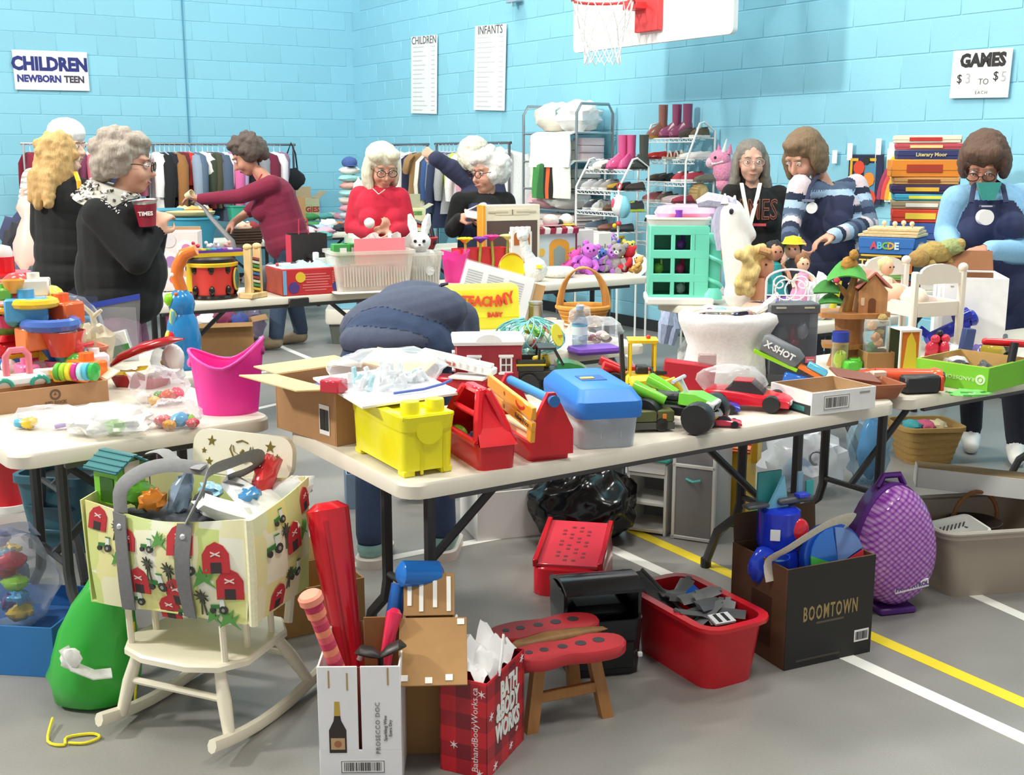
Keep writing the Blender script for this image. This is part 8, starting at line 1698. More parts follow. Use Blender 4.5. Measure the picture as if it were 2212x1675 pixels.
# red shell toy, dome, vacuum, pink basket
q=at2(298,838,.0)+V((0,.04,0));t=tg('toy_laptop','glossy dark red folding toy with open curved lid','toy',q,-.35)
pa(t,'base',MB('b01c24:g').tub(.16,.1,.19,.12,.04,.02,.006));pa(t,'lid',MB('a4141e:g').tube([(-.11,-.03,.06),(-.05,-.02,.105),(.03,0,.14),(.1,.03,.16),(.15,.05,.165)],[.012,.05,.062,.05,.01],14,flat=(1.,.3)));pa(t,'yellow_star',MB('f0cc30:g').prism(star(.035),0,.012,MX.Translation((-.03,-.04,.045))))
pa(t,'yellow_piece',MB('f0d040:g').lump((.03,-.02,.055),(.03,.024,.02),.15,3,4,12))
q=at2(368,826,.02);t=tg('clear_dome_toy','clear domed popping toy with a white body beside the pink basket','toy',q,0);pa(t,'base',MB('f0eeea').lathe([(.05,0),(.06,.02),(.05,.05)],n=20));pa(t,'dome',MB('d8dce4:t').lathe([(.055,.05),(.06,.075),(.05,.11),(.03,.13),(.001,.137)],n=22));pa(t,'shield',MB('f4f3f0:g').lump((.03,-.03,.09),(.04,.03,.05),.06,2,3,14))
for i,c in enumerate(('d84a4c','48a8d8','f0c030')):pa(t,'popping_ball',MB(c+':g').sph((.02*cos(i*2.1),.02*sin(i*2.1),.072),.011,8))
q=at2(400,796,.0);s_=1/SC(q);t=tg('toy_vacuum','blue toy vacuum with green nose and orange curved handle','toy vacuum',q,0);Y0=q.y;zt0=ZH(q,626)-TZ
pa(t,'body',MB('2c84c4:g').lathe([(.055,0),(.066,.02),(.07,zt0*.4),(.058,zt0*.62),(.045,zt0*.7),(.054,zt0*.82),(.046,zt0*.93),(.024,zt0)],n=22,sx=.92))
def vp(px,py,dy=0.):return D(px,py,Y0+dy)-V(q)
pa(t,'handle',MB('f08034:g').tube([vp(394,630),vp(382,600),vp(384,575),vp(398,550),vp(424,540)],[.022,.024,.024,.024,.02],12));pa(t,'handle_button',MB('f6f2ee').sph(vp(374,594,-.015),.01,8));pa(t,'nose',MB('8cd828:g').lump(vp(366,648,-.03),(.02,.02,.026),.1,3,3,12));pa(t,'eye',MB('e8642c:g').sph(vp(380,636,-.038),.008,8))
pa(t,'face_panel',MB('e8d448:g').lump(vp(376,690,-.035),(.018,.018,.05),.05,2,4,12));pa(t,'panel_print',MB('6cb0c0:g').lump(vp(374,690,-.05),(.01,.008,.034),.05,2,4,10));pa(t,'suction_head',MB('d82430:g').lump(vp(374,728,-.04),(.03,.03,.026),.1,2,3,14));pa(t,'suction_trim',MB('f0dc50:g').lump(vp(364,728,-.05),(.012,.02,.024),.1,2,3,10))
C=G(480,902,TZ);s_=1/SC(C);hh=(900-748)*s_;c_=C+V((0,62*s_,0))
PKM='ee2c9e'
def pk(f,inner=0):
 r_=(64+18*f)*s_-inner
 return[V((r_*cos(a),r_*.82*sin(a),f*hh-(.0 if f<.99 else .3*hh*(1-abs(cos(a))**1.6))+(.08*hh*cos(a)if f>.99 else 0)))for a in[2*pi*k/32 for k in range(32)]]
t=tg('pink_tub','large hot pink flexible tub with two handles','tub',c_,.1)
pa(t,'tub',MB(PKM).loft([pk(0),pk(.03),pk(.35),pk(.65),pk(1.),pk(1.,.005),pk(.65,.005),pk(.05,.005)]));pa(t,'rim',MB('f048ac').tube([p*1.0 for p in pk(1.,.0025)],.005,6,loop=True))
for s__ in(-1,1):pa(t,'handle_hole',MB('8c2a64' if s__>0 else 'f46cbc').tube([V((s__*79*s_,12*s_*cos(a),hh*(.95+.08*s__)-.03+10*s_*sin(a)*.6))for a in[2*pi*k/12 for k in range(12)]],.006,6,loop=True))
for k in range(3):pa(t,'embossed_line',MB('e0249050'[:6]).tube([V((66*s_*1.04*sin(a),-66*s_*.85*cos(a),hh*(.42+.05*k)))for a in[-.5+.1*i for i in range(10)]],.0015,4))
# bags at the front edge
def toybag(label,px,py,r,seed,items,tint='f2f2f6:t'):
 q=at2(px,py);t=tg('clear_bag',label,'bag',q,0);pa(t,'film',MB(tint).lump((0,0,r[2]*.8),r,.16,2.6,seed,22,flat=.001))
 for i,(x,y,c,nm,s)in enumerate(items):so('small_toy',nm,'toy',MB(c+':g').lump((0,0,s*.7),(s,s*.8,s*.7),.14,3,i+seed,12).box((s*.5,0,s*.9),(s,s*.7,s*.5),.3),q+V((x,y,.004)),i)
toybag('clear bag of small red and tan toys left of the pink tub',345,872,(.09,.08,.07),3,[(-.05,0,'e8dcd4','pale toy in the bag left of the pink tub',.025),(.03,-.01,'c85a34','brown toy cabin in the bag left of the pink tub',.03),(.05,.03,'e83a5c','rose toy in the bag left of the pink tub',.03),(-.01,.04,'48903c','green toy in the bag left of the pink tub',.02),(.0,-.05,'e0b868','tan toy in the bag left of the pink tub',.022)])
toybag('clear bag of bright toy vehicles before the pink tub',382,925,(.075,.06,.05),6,[(-.04,0,'e03c44','red toy car in the front bag',.026),(.01,.0,'5cb0e0','blue toy truck in the front bag',.03),(.03,.03,'98cc40','lime toy plane in the front bag',.022),(-.01,-.035,'f0a83c','orange toy in the front bag',.02),(.05,-.01,'e85060','coral toy in the front bag',.02),(-.05,.03,'f2eee8','white toy in the front bag',.022)])
toybag('large flat white film bag with a green leaf toy inside',235,935,(.12,.1,.045),9,[(.03,-.03,'7cc040','green leaf toy in the white film bag',.03),(-.02,.02,'f2f0f0','white toy in the white film bag',.03),(-.05,-.03,'e8e6e4','pale grey toy in the white film bag',.028),(.06,.03,'8a8a90','grey toy wheel in the white film bag',.02)],'f4f4f4:v')
toybag('clear bag holding a fishing toy at the table front left',120,922,(.13,.07,.035),12,[(-.09,-.03,'5cb4dc','pale blue fish toy in the left bag',.02),(-.06,-.04,'e8c83c','yellow star toy in the left bag',.024),(-.08,.0,'e88ca0','pink toy in the left bag',.016)])
q=at2(148,930);so('toy_rod','lilac and blue toy fishing rod in the left clear bag','toy',MB('b49ad8:g').cyl((-.04,0,.01),(.03,.04,.02),.007).mat('7ab8e4:g').cyl((.03,.04,.02),(.13,.1,.024),.006),q,0)
# ================================================================ rocking chair with the farm print tote
A,B,C=G(245,1578),G(486,1636),G(690,1425)
CW=(B-A).length;xa=(B-A).normalized();yaw=atan2(xa.y,xa.x);CL=.62
t=tg('rocking_chair','small cream wooden rocking chair with gold stars on its back','chair',A,yaw);IV='efe8d2'
def cl(px,py,y):
 n=rz(yaw)@V((0,1,0));r=ray(px,py);k=(A+n*y-V((0,0,CAMH))).dot(n)/r.dot(n);return rz(-yaw)@(V((0,0,CAMH))+r*k-A)
for x in(.0,CW):
 pa(t,'rocker',MB(IV).tube([(x,-.05+CL*1.08*f,.018+.14*(f-.42)**2*1.5)for f in[k/10 for k in range(11)]],.02,8,flat=(.7,1)))
SZ=.235
st=MB(IV);out=[(x,y)for x,y in((.03,.03),(CW*.3,.0),(CW*.7,.0),(CW-.03,.03),(CW+.015,.1),(CW-.0,.3),(CW-.06,.37),(.06,.37),(0,.3),(-.015,.1))]
st.loft([[V((CW/2+(x-CW/2)*s_,.19+(y-.19)*s_,z))for x,y in out]for s_,z in((.9,SZ-.03),(1,SZ-.02),(1,SZ-.006),(.97,SZ))]);pa(t,'seat',st)
for x,y,x1,y1 in((.05,.06,.005,.03),(CW-.05,.06,CW-.005,.03),(.06,.31,.0,.4),(CW-.06,.31,CW,.4)):pa(t,'leg',MB(IV).tube([(x,y,SZ-.02),((x+x1)/2,(y+y1)/2,.13),(x1,y1,.035)],[.014,.019,.015],10))
pa(t,'stretcher',MB(IV).cyl((.03,.045,.135),(CW-.03,.045,.135),.01,n=8));pa(t,'stretcher',MB(IV).cyl((.03,.36,.13),(CW-.03,.36,.13),.009,n=8))
for x in(.03,CW-.03):
 for y in(.06,.16,.27):pa(t,'arm_spindle',MB(IV).cyl((x,y,SZ-.004),(x,y-.005,SZ+.1),.009,n=8))
 pa(t,'armrest',MB(IV).box((x,.19,SZ+.105),(.03,.24,.02),ch=.006));pa(t,'back_post',MB(IV).tube([(x,.35,SZ-.004),(x,.4,.45),(x,.42,.6)],.013,8))
bc=cl(531,980,.42);bw2=.34;bh2=.125
bk=pa(t,'back_panel',MB('f2ecd8').wallp([(p.x,p.y)for p in rrect(bw2,bh2,.045,5)],-.01,.01),loc=(bc.x,.41,bc.z),rot=(R(-10),0,0));GD='a08a48:m'
for x,z,r_ in((-.105,.03,.016),(-.13,.0,.009),(-.11,-.03,.013),(.095,.03,.018),(.12,.005,.008),(.105,-.03,.012)):pa(bk,'gold_star',MB(GD).wallp(star(r_),-.0118,-.0095,(x,0,z)))
for s_ in(-1,1):pa(bk,'gold_emblem',MB(GD).tube([(s_*.006,-.011,-.022),(s_*.024,-.011,-.012),(s_*.04,-.011,.012),(s_*.036,-.011,.026)],[.006,.006,.004,.001],5,flat=(1,.3)).tube([(s_*.012,-.011,.0),(s_*.026,-.011,.006),(s_*.03,-.011,.024)],.003,5,flat=(1,.3)))
pa(bk,'gold_emblem',MB(GD).tube([(0,-.011,-.026),(0,-.011,.004),(.006,-.011,.014)],[.003,.007,.004],6,flat=(1,.3)).tube([(-.02,-.011,.034),(0,-.011,.04),(.02,-.011,.034)],.0025,5))
# tote
P0=D(548,1336,2.78);P1=D(196,1283,2.94);ya=atan2(P0.y-P1.y,P0.x-P1.x);tw=(P0-P1).length;P0.z=SZ+.116;td=.29;th=D(540,1122,2.78).z-P0.z+.0
def farm(N,L,b,tc):
 mp=N.new('ShaderNodeMapping');L.new(tc.outputs['Object'],mp.inputs['Vector']);mp.inputs['Scale'].default_value=(16,12,7);vo=N.new('ShaderNodeTexVoronoi');vo.distance='CHEBYCHEV';vo.inputs['Scale'].default_value=1.;vo.inputs['Randomness'].default_value=.35;L.new(mp.outputs[0],vo.inputs['Vector'])
 cr=N.new('ShaderNodeValToRGB');L.new(vo.outputs['Color'],cr.inputs[0]);e=cr.color_ramp.elements;e[0].color=lin('f3f0d2');e[0].position=.2;e[1].color=lin('eee79c');e[1].position=.45
 for p_,c in((.62,'cfe08a'),(.8,'f4f3e2')):x=e.new(p_);x.color=lin(c)
 L.new(cr.outputs[0],b.inputs['Base Color'])
nma('farmprint',farm,.8)
t=tg('tote_bag','large farm print tote bag with barns, tractors and grey straps on the rocking chair','bag',P0,ya)
def bfront(u,v):return V((-tw+tw*u+.02*(v-1)*(1-2*u)*-1,-.028*sin(pi*u)*sin(pi*min(1,v*.9))-.006*sin(9*u+4*v),v*th*(1-.16*sin(pi*u)*v*.6)))
def bside(u,v):return V((.026*sin(pi*u)*sin(pi*v*.9)+.012*v,td*u,v*th*(1+.12*u)))
pa(t,'front_panel',MB('farmprint').grid(bfront,24,14,.004),angle=80);pa(t,'side_panel',MB('farmprint').grid(bside,14,12,.004),angle=80)
pa(t,'back_panel',MB('farmprint').grid(lambda u,v:(-tw*u,td+.02*sin(pi*u),v*th*(1.12-.1*sin(pi*u))),16,8,.004));pa(t,'side_panel',MB('farmprint').grid(lambda u,v:(-tw-.012*v,td*(1-u),v*th*(1+.12*(1-u))),10,8,.004));pa(t,'base_panel',MB('farmprint').box((-tw/2,td/2,.003),(tw,td,.006)))
def decal(fn,u,v,nm,shapes,s):
 e=1e-3;p=fn(u,v);du=(fn(u+e,v)-p).normalized();dv=(fn(u,v+e)-p);dv=(dv-du*dv.dot(du)).normalized();n=du.cross(dv)
 T=MX(((du.x,dv.x,n.x,p.x),(du.y,dv.y,n.y,p.y),(du.z,dv.z,n.z,p.z),(0,0,0,1)))
 mb=MB('ffffff')
 for k,(c,poly)in enumerate(shapes):mb.mat(c+':p');mb.prism([(x*s*1.18,y*s*1.18)for x,y in poly],.001,.0035+.0006*k,T)
 pa(t,nm,mb)
def cir(x,y,r_,n=10):return[(x+r_*cos(2*pi*k/n),y+r_*sin(2*pi*k/n))for k in range(n)]
BARN=[('c03038',[(-1,-1),(1,-1),(1,.4),(.6,1),(0,1.3),(-.6,1),(-1,.4)]),('3a3030',[(-.4,-1),(.4,-1),(.4,-.2),(-.4,-.2)]),('e8d8d0',[(-.35,.2),(.35,.5),(.35,.6),(-.35,.3)]),('e8d8d0',[(-.35,.5),(.35,.2),(.35,.3),(-.35,.6)])]
TRAC=[('3c7c3c',[(-1,-.3),(.2,-.3),(.3,.2),(-1,.1)]),('e8efe8',[(.1,-.2),(.7,-.2),(.6,.9),(.15,.9)]),('3c7c3c',[(.1,.9),(.7,.9),(.7,1),(.0,1)]),('3a3c3a',cir(.5,-.4,.5)),('3a3c3a',cir(-.75,-.55,.32)),('9a9a90',cir(.5,-.4,.2))]
MILL=[('5a5a48',[(-.35,-1.6),(-.2,-1.6),(.0,.4),(-.08,.4)]),('5a5a48',[(.35,-1.6),(.2,-1.6),(-.02,.4),(.08,.4)]),('4a4c40',star(.85,9,.35))]
MILL[2]=('4a4c40',[(x,y+.5)for x,y in MILL[2][1]])
CORN=[('5a9a48',[(-1,-1),(-.6,0),(-1,.5),(-.5,.3),(-.3,1),(-.1,.3),(.4,.8),(.2,0),(.9,.4),(.4,-.4),(1,-1),(0,-.4)])]
for fn,L_ in((bfront,[(.08,.85,BARN,'barn',.024),(.28,.72,BARN,'barn',.022),(.33,.3,BARN,'barn',.027),(.58,.24,BARN,'barn',.03),(.62,.8,BARN,'barn',.03),(.82,.62,BARN,'barn',.03),(.9,.36,BARN,'barn',.03),(.5,.05,BARN,'barn',.026),(.12,.62,TRAC,'tractor',.018),(.42,.72,TRAC,'tractor',.017),(.46,.33,TRAC,'tractor',.024),(.66,.55,TRAC,'tractor',.022),(.84,.16,TRAC,'tractor',.02),(.6,.05,TRAC,'tractor',.018),(.3,.12,TRAC,'tractor',.018),(.41,.48,MILL,'windmill',.02),(.55,.45,MILL,'windmill',.022),(.74,.2,MILL,'windmill',.022),(.2,.8,MILL,'windmill',.016),(.5,.8,CORN,'corn',.02),(.2,.5,CORN,'corn',.016),(.76,.45,CORN,'corn',.026),(.9,.05,CORN,'corn',.026),(.8,.05,CORN,'corn',.02)]),(bside,[(.55,.62,BARN,'barn',.03),(.35,.14,BARN,'barn',.026),(.85,.85,BARN,'barn',.024),(.25,.66,TRAC,'tractor',.024),(.62,.3,TRAC,'tractor',.022),(.35,.88,TRAC,'tractor',.018),(.42,.7,MILL,'windmill',.02),(.5,.28,MILL,'windmill',.018),(.8,.62,CORN,'corn',.022)])):
 for u,v,sh,nm,s_ in L_:decal(fn,u,v,'print_'+nm,sh,s_)
for u,lean in((.2,.0),(.6,0)):
 pa(t,'strap',MB('78787a:c').grid(lambda a,v,u=u:bfront(u+.085*a+.03*v*(1-v),max(.0,v))+V((0,-.011,0)),4,14,.004));pa(t,'rivet',MB('e0e0e4:m').sph(bfront(u+.042,.86)+V((0,-.008,0)),.009,10))
def tl(px,py,Y):return rz(-ya)@(D(px,py,Y)-P0)
pa(t,'strap_loop',MB('8a8a8c:c').tube(sm([bfront(.24,1.0),tl(262,1055,2.9),tl(310,1018,2.92),tl(370,1005,2.95),tl(450,1015,3.0)]),.022,8,flat=(1,.18)));pa(t,'strap_loop',MB('828284:c').tube(sm([bfront(.64,1.0),tl(438,1058,2.84),tl(452,1020,2.88),tl(500,1000,2.95),tl(548,984,3.0),tl(560,1000,3.05),tl(530,1020,3.02),tl(486,1040,2.98),tl(560,1060,3.02)]),.022,8,flat=(1,.18)));pa(t,'strap_loop',MB('909092:c').tube(sm([tl(325,978,3.05),tl(352,975,3.03),tl(386,1000,3.0),tl(440,1010,2.98)]),.022,8,flat=(1,.18)))
pa(t,'seam',MB('f0ecc8:c').tube([(0,0,0),(.004,-.004,th*.5),bfront(1,1)],.012,8))
for i,(px,py,Y,c,nm,r_,tilt)in enumerate(((560,1085,2.98,'f2f3f4:p','white plastic wrapper',(.12,.06,.03),.5),(500,1110,2.9,'eef0f2:p','pale wrapper sheet',(.1,.04,.03),.3),(625,1060,3.06,'e8eaec:p','white folded sheet',(.07,.05,.03),-.3),(390,1070,2.98,'8fa4bc:g','grey blue plastic toy part',(.03,.03,.06),.4),(330,1080,2.95,'e08830:g','orange toy wheel',(.04,.03,.03),0),(300,1065,3.0,'5a9c30:g','green toy truck',(.05,.04,.03),0),(575,1025,3.06,'d83a40:g','red toy roof piece',(.08,.03,.035),-.4),(440,1085,2.94,'3c4048:g','black toy piece',(.05,.03,.03),0),(455,1060,3.02,'9ccfe8:g','clear blue toy piece',(.05,.03,.02),0),(540,1070,2.96,'4890c8:g','blue toy piece',(.04,.03,.02),.3))):
 so('toy_part',nm+' in the mouth of the farm print tote','toy',MB(c).lump((0,0,0),r_,.22,3,i+4,14),D(px,py,Y),(0,tilt,ya+.3*i))
pa(t,'filling',MB('5c6068:c').lump((-tw/2,td/2,th*.7),(tw*.46,td*.44,th*.16),.2,4,3,20))
q=D(262,1080,3.02);t=tg('toy_shed','lime green toy shed with a teal ridged roof standing in the tote','toy house',q,ya-.25);s_=1/SC(q);w,h=80*s_,105*s_
pa(t,'walls',MB('78c82c:g').tub(w,.09,w,.09,h*.75,.002,.006));pa(t,'doorway',MB('2c5c14').box((.005,-.046,h*.3),(w*.55,.004,h*.5)));pa(t,'gable',MB('74c02a:g').wallp([(-.045,0),(.045,0),(0,.03)],-.003,.003,(w/2-.004,0,h*.75),pi/2));pa(t,'gable_sign',MB('e4dcd0:p').box((w/2+.002,-.0,h*.76),(.003,.05,.03)))
for s__ in(-1,1):
 rp=pa(t,'roof_panel',MB('2f7478').box((0,0,0),(w*1.35,.075,.006)),loc=(0,s__*.032,h*.86),rot=(-s__*R(32),0,0))
 for k in range(4):pa(rp,'ridge',MB('2a686c').box((0,-.03+.02*k,.004),(w*1.35,.004,.004)))
 # green drawstring sack with yellow cord
q=G(200,1598)+V((-.06,.1,0));s_=1/SC(q);rg=[]
for f,r_,dx in((0,.3,-10),(.04,.42,-8),(.2,.5,-4),(.4,.48,4),(.6,.42,14),(.78,.33,26),(.9,.25,34),(.98,.18,40),(1,.05,42)):rg.append([V((dx*s_+r_*200*s_*cos(2*pi*k/26)*(1+.2*noise.noise(V((k*.35,f*5,3)))+.07*sin(k*1.93+f*7)*f),.12+r_*150*s_*sin(2*pi*k/26)*(1+.12*noise.noise(V((k*.4,f*5,7)))),f*300*s_))for k in range(26)])
t=tg('drawstring_sack','bright green drawstring sack with white ribbon leaning by the rocking chair','bag',q,0);pa(t,'sack',MB('34b03c:b').loft(rg),angle=85)
pa(t,'ribbon',MB('f0f0ec:c').tube([V((-30*s_,.0,170*s_)),V((-8*s_,-.01,130*s_)),V((30*s_,.0,108*s_)),V((62*s_,.02,105*s_))],.02,7,flat=(1,.25)).lump((-14*s_,-.012,150*s_),(.03,.012,.03),.15,3,2,10))
pa(t,'cord',MB('ecdc34:c').tube(sm([(-60*s_,-.02,.02),(-40*s_,-.12,.006),(0,-.14,.006),(-6*s_,-.1,.006),(40*s_,-.08,.006),(62*s_,-.1,.006),(40*s_,-.13,.006),(6*s_,-.13,.006)]),.004,6));pa(t,'cord',MB('ecdc34:c').tube([(95*s_,.1,.25),(100*s_,.08,.12),(92*s_,.08,.02)],.004,6))
# blue box and the clear bag of toys on it
q=G(85,1482);q=q+V((-.2,.25,0));s_=1/SC(q);t=ctn('blue_box','bright blue carton box under the clear bag of toys',q,-.12,.5,.34,108*s_,'2f78bc:p');pa(t,'lining',MB('2a60a0:p').box((0,0,60*s_),(.48,.32,.004)))
b=q+V((.03,-.02,66*s_));tb=tg('clear_bag','big clear plastic bag of colourful toys on the blue box','bag',b,0);hb=200*s_
pa(tb,'film',MB('e8ecf4:t').lump((0,0,hb*.5),(.15,.12,hb*.56),.08,2,4,24,flat=.001));pa(tb,'bag_top',MB('c8d0e4:t').grid(lambda u,v:(-.11+.22*u-.03*v,.02*sin(u*9),hb*(.98+.14*v)),12,4,.002))
for i,(x,y,z,c,nm,r_)in enumerate(((-.06,-.02,.6,'d8304c:g','rose red toy ball',.055),(.03,-.03,.62,'c42848:g','crimson toy',.045),(-.02,.02,.82,'5a3c9c:g','purple toy',.04),(.04,-.04,.4,'94cc3c:g','lime toy bar',.04),(-.05,-.05,.28,'48a8dc:g','sky blue toy',.04),(.05,-.05,.26,'4ca0d4:g','blue toy car',.035),(-.06,-.05,.12,'e8b030:g','amber toy hoop',.05),(.05,-.05,.08,'e8c034:g','yellow toy',.04),(-.0,.02,.1,'5c3c8c:g','violet toy',.05),(.0,.0,.45,'a83c30:g','brick toy',.04))):
 so('bagged_toy',nm+' inside the big clear bag','toy',MB(c).lump((0,0,0),(r_,r_*.7,r_*.6),.2,2.6,i,12).box((r_*.4,-.01,0),(r_*1.2,.02,r_*.4),.3*i),b+V((x,y,z*hb+.035)),i)
q=G(150,1190);s_=1/SC(q);t=tg('teal_bin','dark teal plastic bin under the left front table','bin',q+V((-.02,.08,0)),-.2);pa(t,'bin',MB('2e5c6c').tub(.24,.2,.3,.26,172*s_,.04,.005,.014,.03));pa(t,'dark_sheet',MB('16181c').box((0,0,150*s_),(.27,.23,.004)))  # flat near-black sheet across the bin just below its rim
for z in(.3,.6):pa(t,'ridge',MB('2a5464').box((0,-.118-.02*z,z*172*s_),(.2,.01,.012)))
q=G(10,1112);s_=1/SC(q);t=tg('red_stool','red plastic stool with white foot at the left edge under the table','stool',q+V((-.02,.1,0)),0);pa(t,'column',MB('c8202c:g').lathe([(.09,.03),(.08,.1),(.11,110*s_),(.13,130*s_),(.001,132*s_)],n=20));pa(t,'foot',MB('f0eeea').lathe([(.1,0),(.1,.03),(.001,.03)],n=20))
for i,(px,py,c,nm,r_)in enumerate(((18,1300,'2c5c8c:g','navy toy',.07),(8,1230,'3a9ccc:g','sky blue toy',.06),(30,1210,'2a4c70:g','dark blue toy',.07),(10,1180,'2c6c84:g','teal toy',.06),(22,1150,'e8c030:g','yellow toy',.04))):so('floor_toy',nm+' on the floor at the left edge','toy',MB(c).lump((0,0,r_*.8),(r_,r_*.8,r_*.8),.18,3,i,14,flat=0).cyl((0,0,r_),(r_,0,r_*1.6),r_*.25),G(px,py+60),i)
q=G(660,1390);ctn('carton','brown carton on the floor behind the rocking chair',q+V((-.02,.2,0)),.5,.3,.25,.16,'a8804c:k',[('b',30,.08)])
# ================================================================ boxes and toys on the floor in front
# wine carton with sticks and bats
q=G(779,1703);s_=1/SC(q);ww=176*s_;wd_=.28;wh=ZH(q,1440)
WC=q+V((0,wd_/2,0));t=tg('wine_carton','white wine carton printed with a dark bottle and a barcode','box',WC,.02)
for x0,x1 in((-.5,-.02),(.02,.5)):pa(t,'front_panel',MB('f3f3f6:p').box(((x0+x1)/2*ww,-wd_/2,wh*.66),((x1-x0)*ww,.005,wh*.68)))
pa(t,'lower_panel',MB('f1f1f4:p').box((0,-wd_/2,wh*.16),(ww,.005,wh*.32)));pa(t,'back_panel',MB('c8a070:k').box((0,wd_/2,wh*.5),(ww,.005,wh)))
for x in(-1,1):pa(t,'side_panel',MB('e8e6e4:p').box((x*(ww/2-.003),0,wh/2),(.005,wd_-.006,wh)))
pa(t,'inner_divider',MB('8a3c30:k').box((0,-wd_/2+.03,wh*.5),(ww*.5,.004,wh*.9)));pa(t,'bottom',MB('d8d0c8:p').box((0,0,.004),(ww*.98,wd_*.98,.005)));fy=-wd_/2-.003
pa(t,'bottle_print',MB('38302c:p').wallp([(-.021,0),(.021,0),(.021,.06),(.009,.085),(.007,.1),(-.007,.1),(-.009,.085),(-.021,.06)],fy-.0006,fy,(-ww*.27,0,wh*.3)));pa(t,'bottle_neck',MB('c8a84c:p').wallp([(-.0075,.098),(.0075,.098),(.006,.135),(-.006,.135)],fy-.0009,fy,(-ww*.27,0,wh*.3)));pa(t,'bottle_label',MB('c8a478:p').box((-ww*.27,fy-.0008,wh*.3+.024),(.034,.0006,.03)));pa(t,'label_emblem',MB('a86a4c:p').cyl((-ww*.27,fy-.001,wh*.3+.024),(-ww*.27,fy-.0018,wh*.3+.024),.009,n=14))
text(t,'PROSECCO DOC',.016,'8a8884',(ww*.22,fy-.001,wh*.5),(pi/2,-pi/2,0),spacing=1.15);text(t,'Sparkling Wine',.011,'7c7a78',(ww*.31,fy-.001,wh*.5),(pi/2,-pi/2,0));text(t,'Extra Dry',.011,'7c7a78',(ww*.37,fy-.001,wh*.5),(pi/2,-pi/2,0))
barcode(t,(.005,fy-.0004,wh*.185),ww*.54,wh*.1,FRONT,14,9)
for x,z in((-.36,.9),(-.14,.88),(.35,.92)):pa(t,'torn_strip',MB('b8966a:k').box((x*ww,fy-.0003,z*wh),(.004,.001,.045)))
def inw(x,y,z):return WC+V((x*ww,y*wd_,z))
def stick(name,label,cat,pts,rs,col,n=12):o=pts[0];return so(name,label,cat,MB(col).tube([p-o for p in pts],rs,n),o)
t=tg('inflatable_bat','tall red inflatable bat standing in the wine carton','toy bat',inw(-.1,.2,.02),0);o=V(t.location)
a,b_=V((0,0,0)),D(705,1085,2.95)-o;pa(t,'bat',MB('d41c2c:g').tube([a,a.lerp(b_,.25),a.lerp(b_,.5),a.lerp(b_,.75),a.lerp(b_,.97),a.lerp(b_,1)],[.03,.036,.042,.052,.058,.03],16))
pa(t,'seam_ridge',MB('b81824:g').tube([a.lerp(b_,f)+V((.002,-.033-.028*f,0))for f in(.1,.3,.5,.7,.95)],.006,6));pa(t,'valve_tab',MB('f0e8e4').tube([a.lerp(b_,.36)+V((.03,-.035,0)),a.lerp(b_,.42)+V((.05,-.05,0))],.007,6,flat=(1,.4)))
t=tg('knitted_bat','pink striped padded stick with a coral end in the wine carton','toy',inw(.02,-.22,.08),0);o=V(t.location);b_=D(675,1303,2.6)-o
for k in range(15):f=.35+.65*k/15;pa(t,'stripe_band',MB(['e05c68:c','f08a6c:c','c83c5c:c'][k%3]).cyl(b_*f,b_*(f+.045),.0195+.004*(k>12),n=14))
pa(t,'core',MB('d8506c:c').cyl(b_*0,b_*.4,.024,.02,14));pa(t,'end_cap',MB('f09078').lathe([(.022,0),(.03,.004),(.03,.02),(.024,.026),(.001,.027)],n=18,T=MX.Translation(b_)@frame((0,0,0),b_)));pa(t,'flower_print',MB('e8a83c:c').lump(b_*.3,(.034,.03,.04),.2,4,3,14).mat('8cb83c:c').lump(b_*.22,(.034,.03,.03),.2,4,5,12))
t=tg('toy_mallet','blue plastic toy mallet with a wide rounded head in the wine carton','toy mallet',inw(.12,.0,.08),0);o=V(t.location);h1=D(862,1262,2.85)-o;pa(t,'shaft',MB('1c68c0:g').tube([V((0,0,0)),h1*.5,h1*.72,h1],[.018,.019,.023,.02],12));h0,h2=D(868,1240,2.82)-o,D(945,1240,2.86)-o;pa(t,'head',MB('1f74cc:g').tube([h0+(h0-h2)*.12,h0,h2,h2+(h2-h0)*.12],[.018,.034,.034,.018],14,flat=(1,1)))
stick('pink_stick','short shiny pink handle standing in the wine carton','toy',[inw(.12,.05,.1),D(842,1370,2.72),D(852,1326,2.75),D(854,1318,2.75)],[.014,.016,.021,.012],'e02c54:g')
t=tg('black_paddle','black two bladed toy propeller on top of the wine carton','toy',D(822,1418,2.66),0)
for s__,px,py in((-1,766,1412),(1,878,1396)):
 e=D(px,py,2.66)-V(t.location);pa(t,'blade',MB('2c2624').tube([V((0,0,0)),e*.35+V((0,0,.008)),e*.75+V((0,0,.01)),e],[.012,.026,.024,.004],10,flat=(1,.45)))
pa(t,'shaft',MB('222222').cyl((0,0,0),(0,.02,-.12),.008))
# flattened brown carton with torn tape
t=tg('flat_carton','opened brown carton with torn white tape behind the wine carton','box',(D(928,1400,2.77).x,2.77,0),.05)
pa(t,'front_flap',MB('a98050:k').box((.01,-.075,.318),(.17,.18,.005),(R(42),0,0)));pa(t,'rear_flap',MB('a47c4e:k').box((.0,.035,.425),(.13,.11,.005),(R(55),0,0)));pa(t,'left_panel',MB('8a6238:k').box((-.12,-.01,.32),(.09,.005,.13)));pa(t,'body',MB('a07848:k').tub(.13,.06,.13,.06,.375,.004,.005,c=(0,.03)))
for x,y in((.08,-.02),(.0,-.135),(.05,-.13),(-.06,-.13)):pa(t,'torn_tape',MB('f2efe8:p').box((x,y,.318+(y+.075)*tan(R(42))+.005),(.018,.016,.0015),(R(42),0,0)))
for x,h in((-.05,.06),(-.02,.09),(.015,.07),(.05,.09)):pa(t,'torn_tape',MB('f2efe8:p').box((x,.032,.427),(.011,h,.0015),(R(55),0,0)))
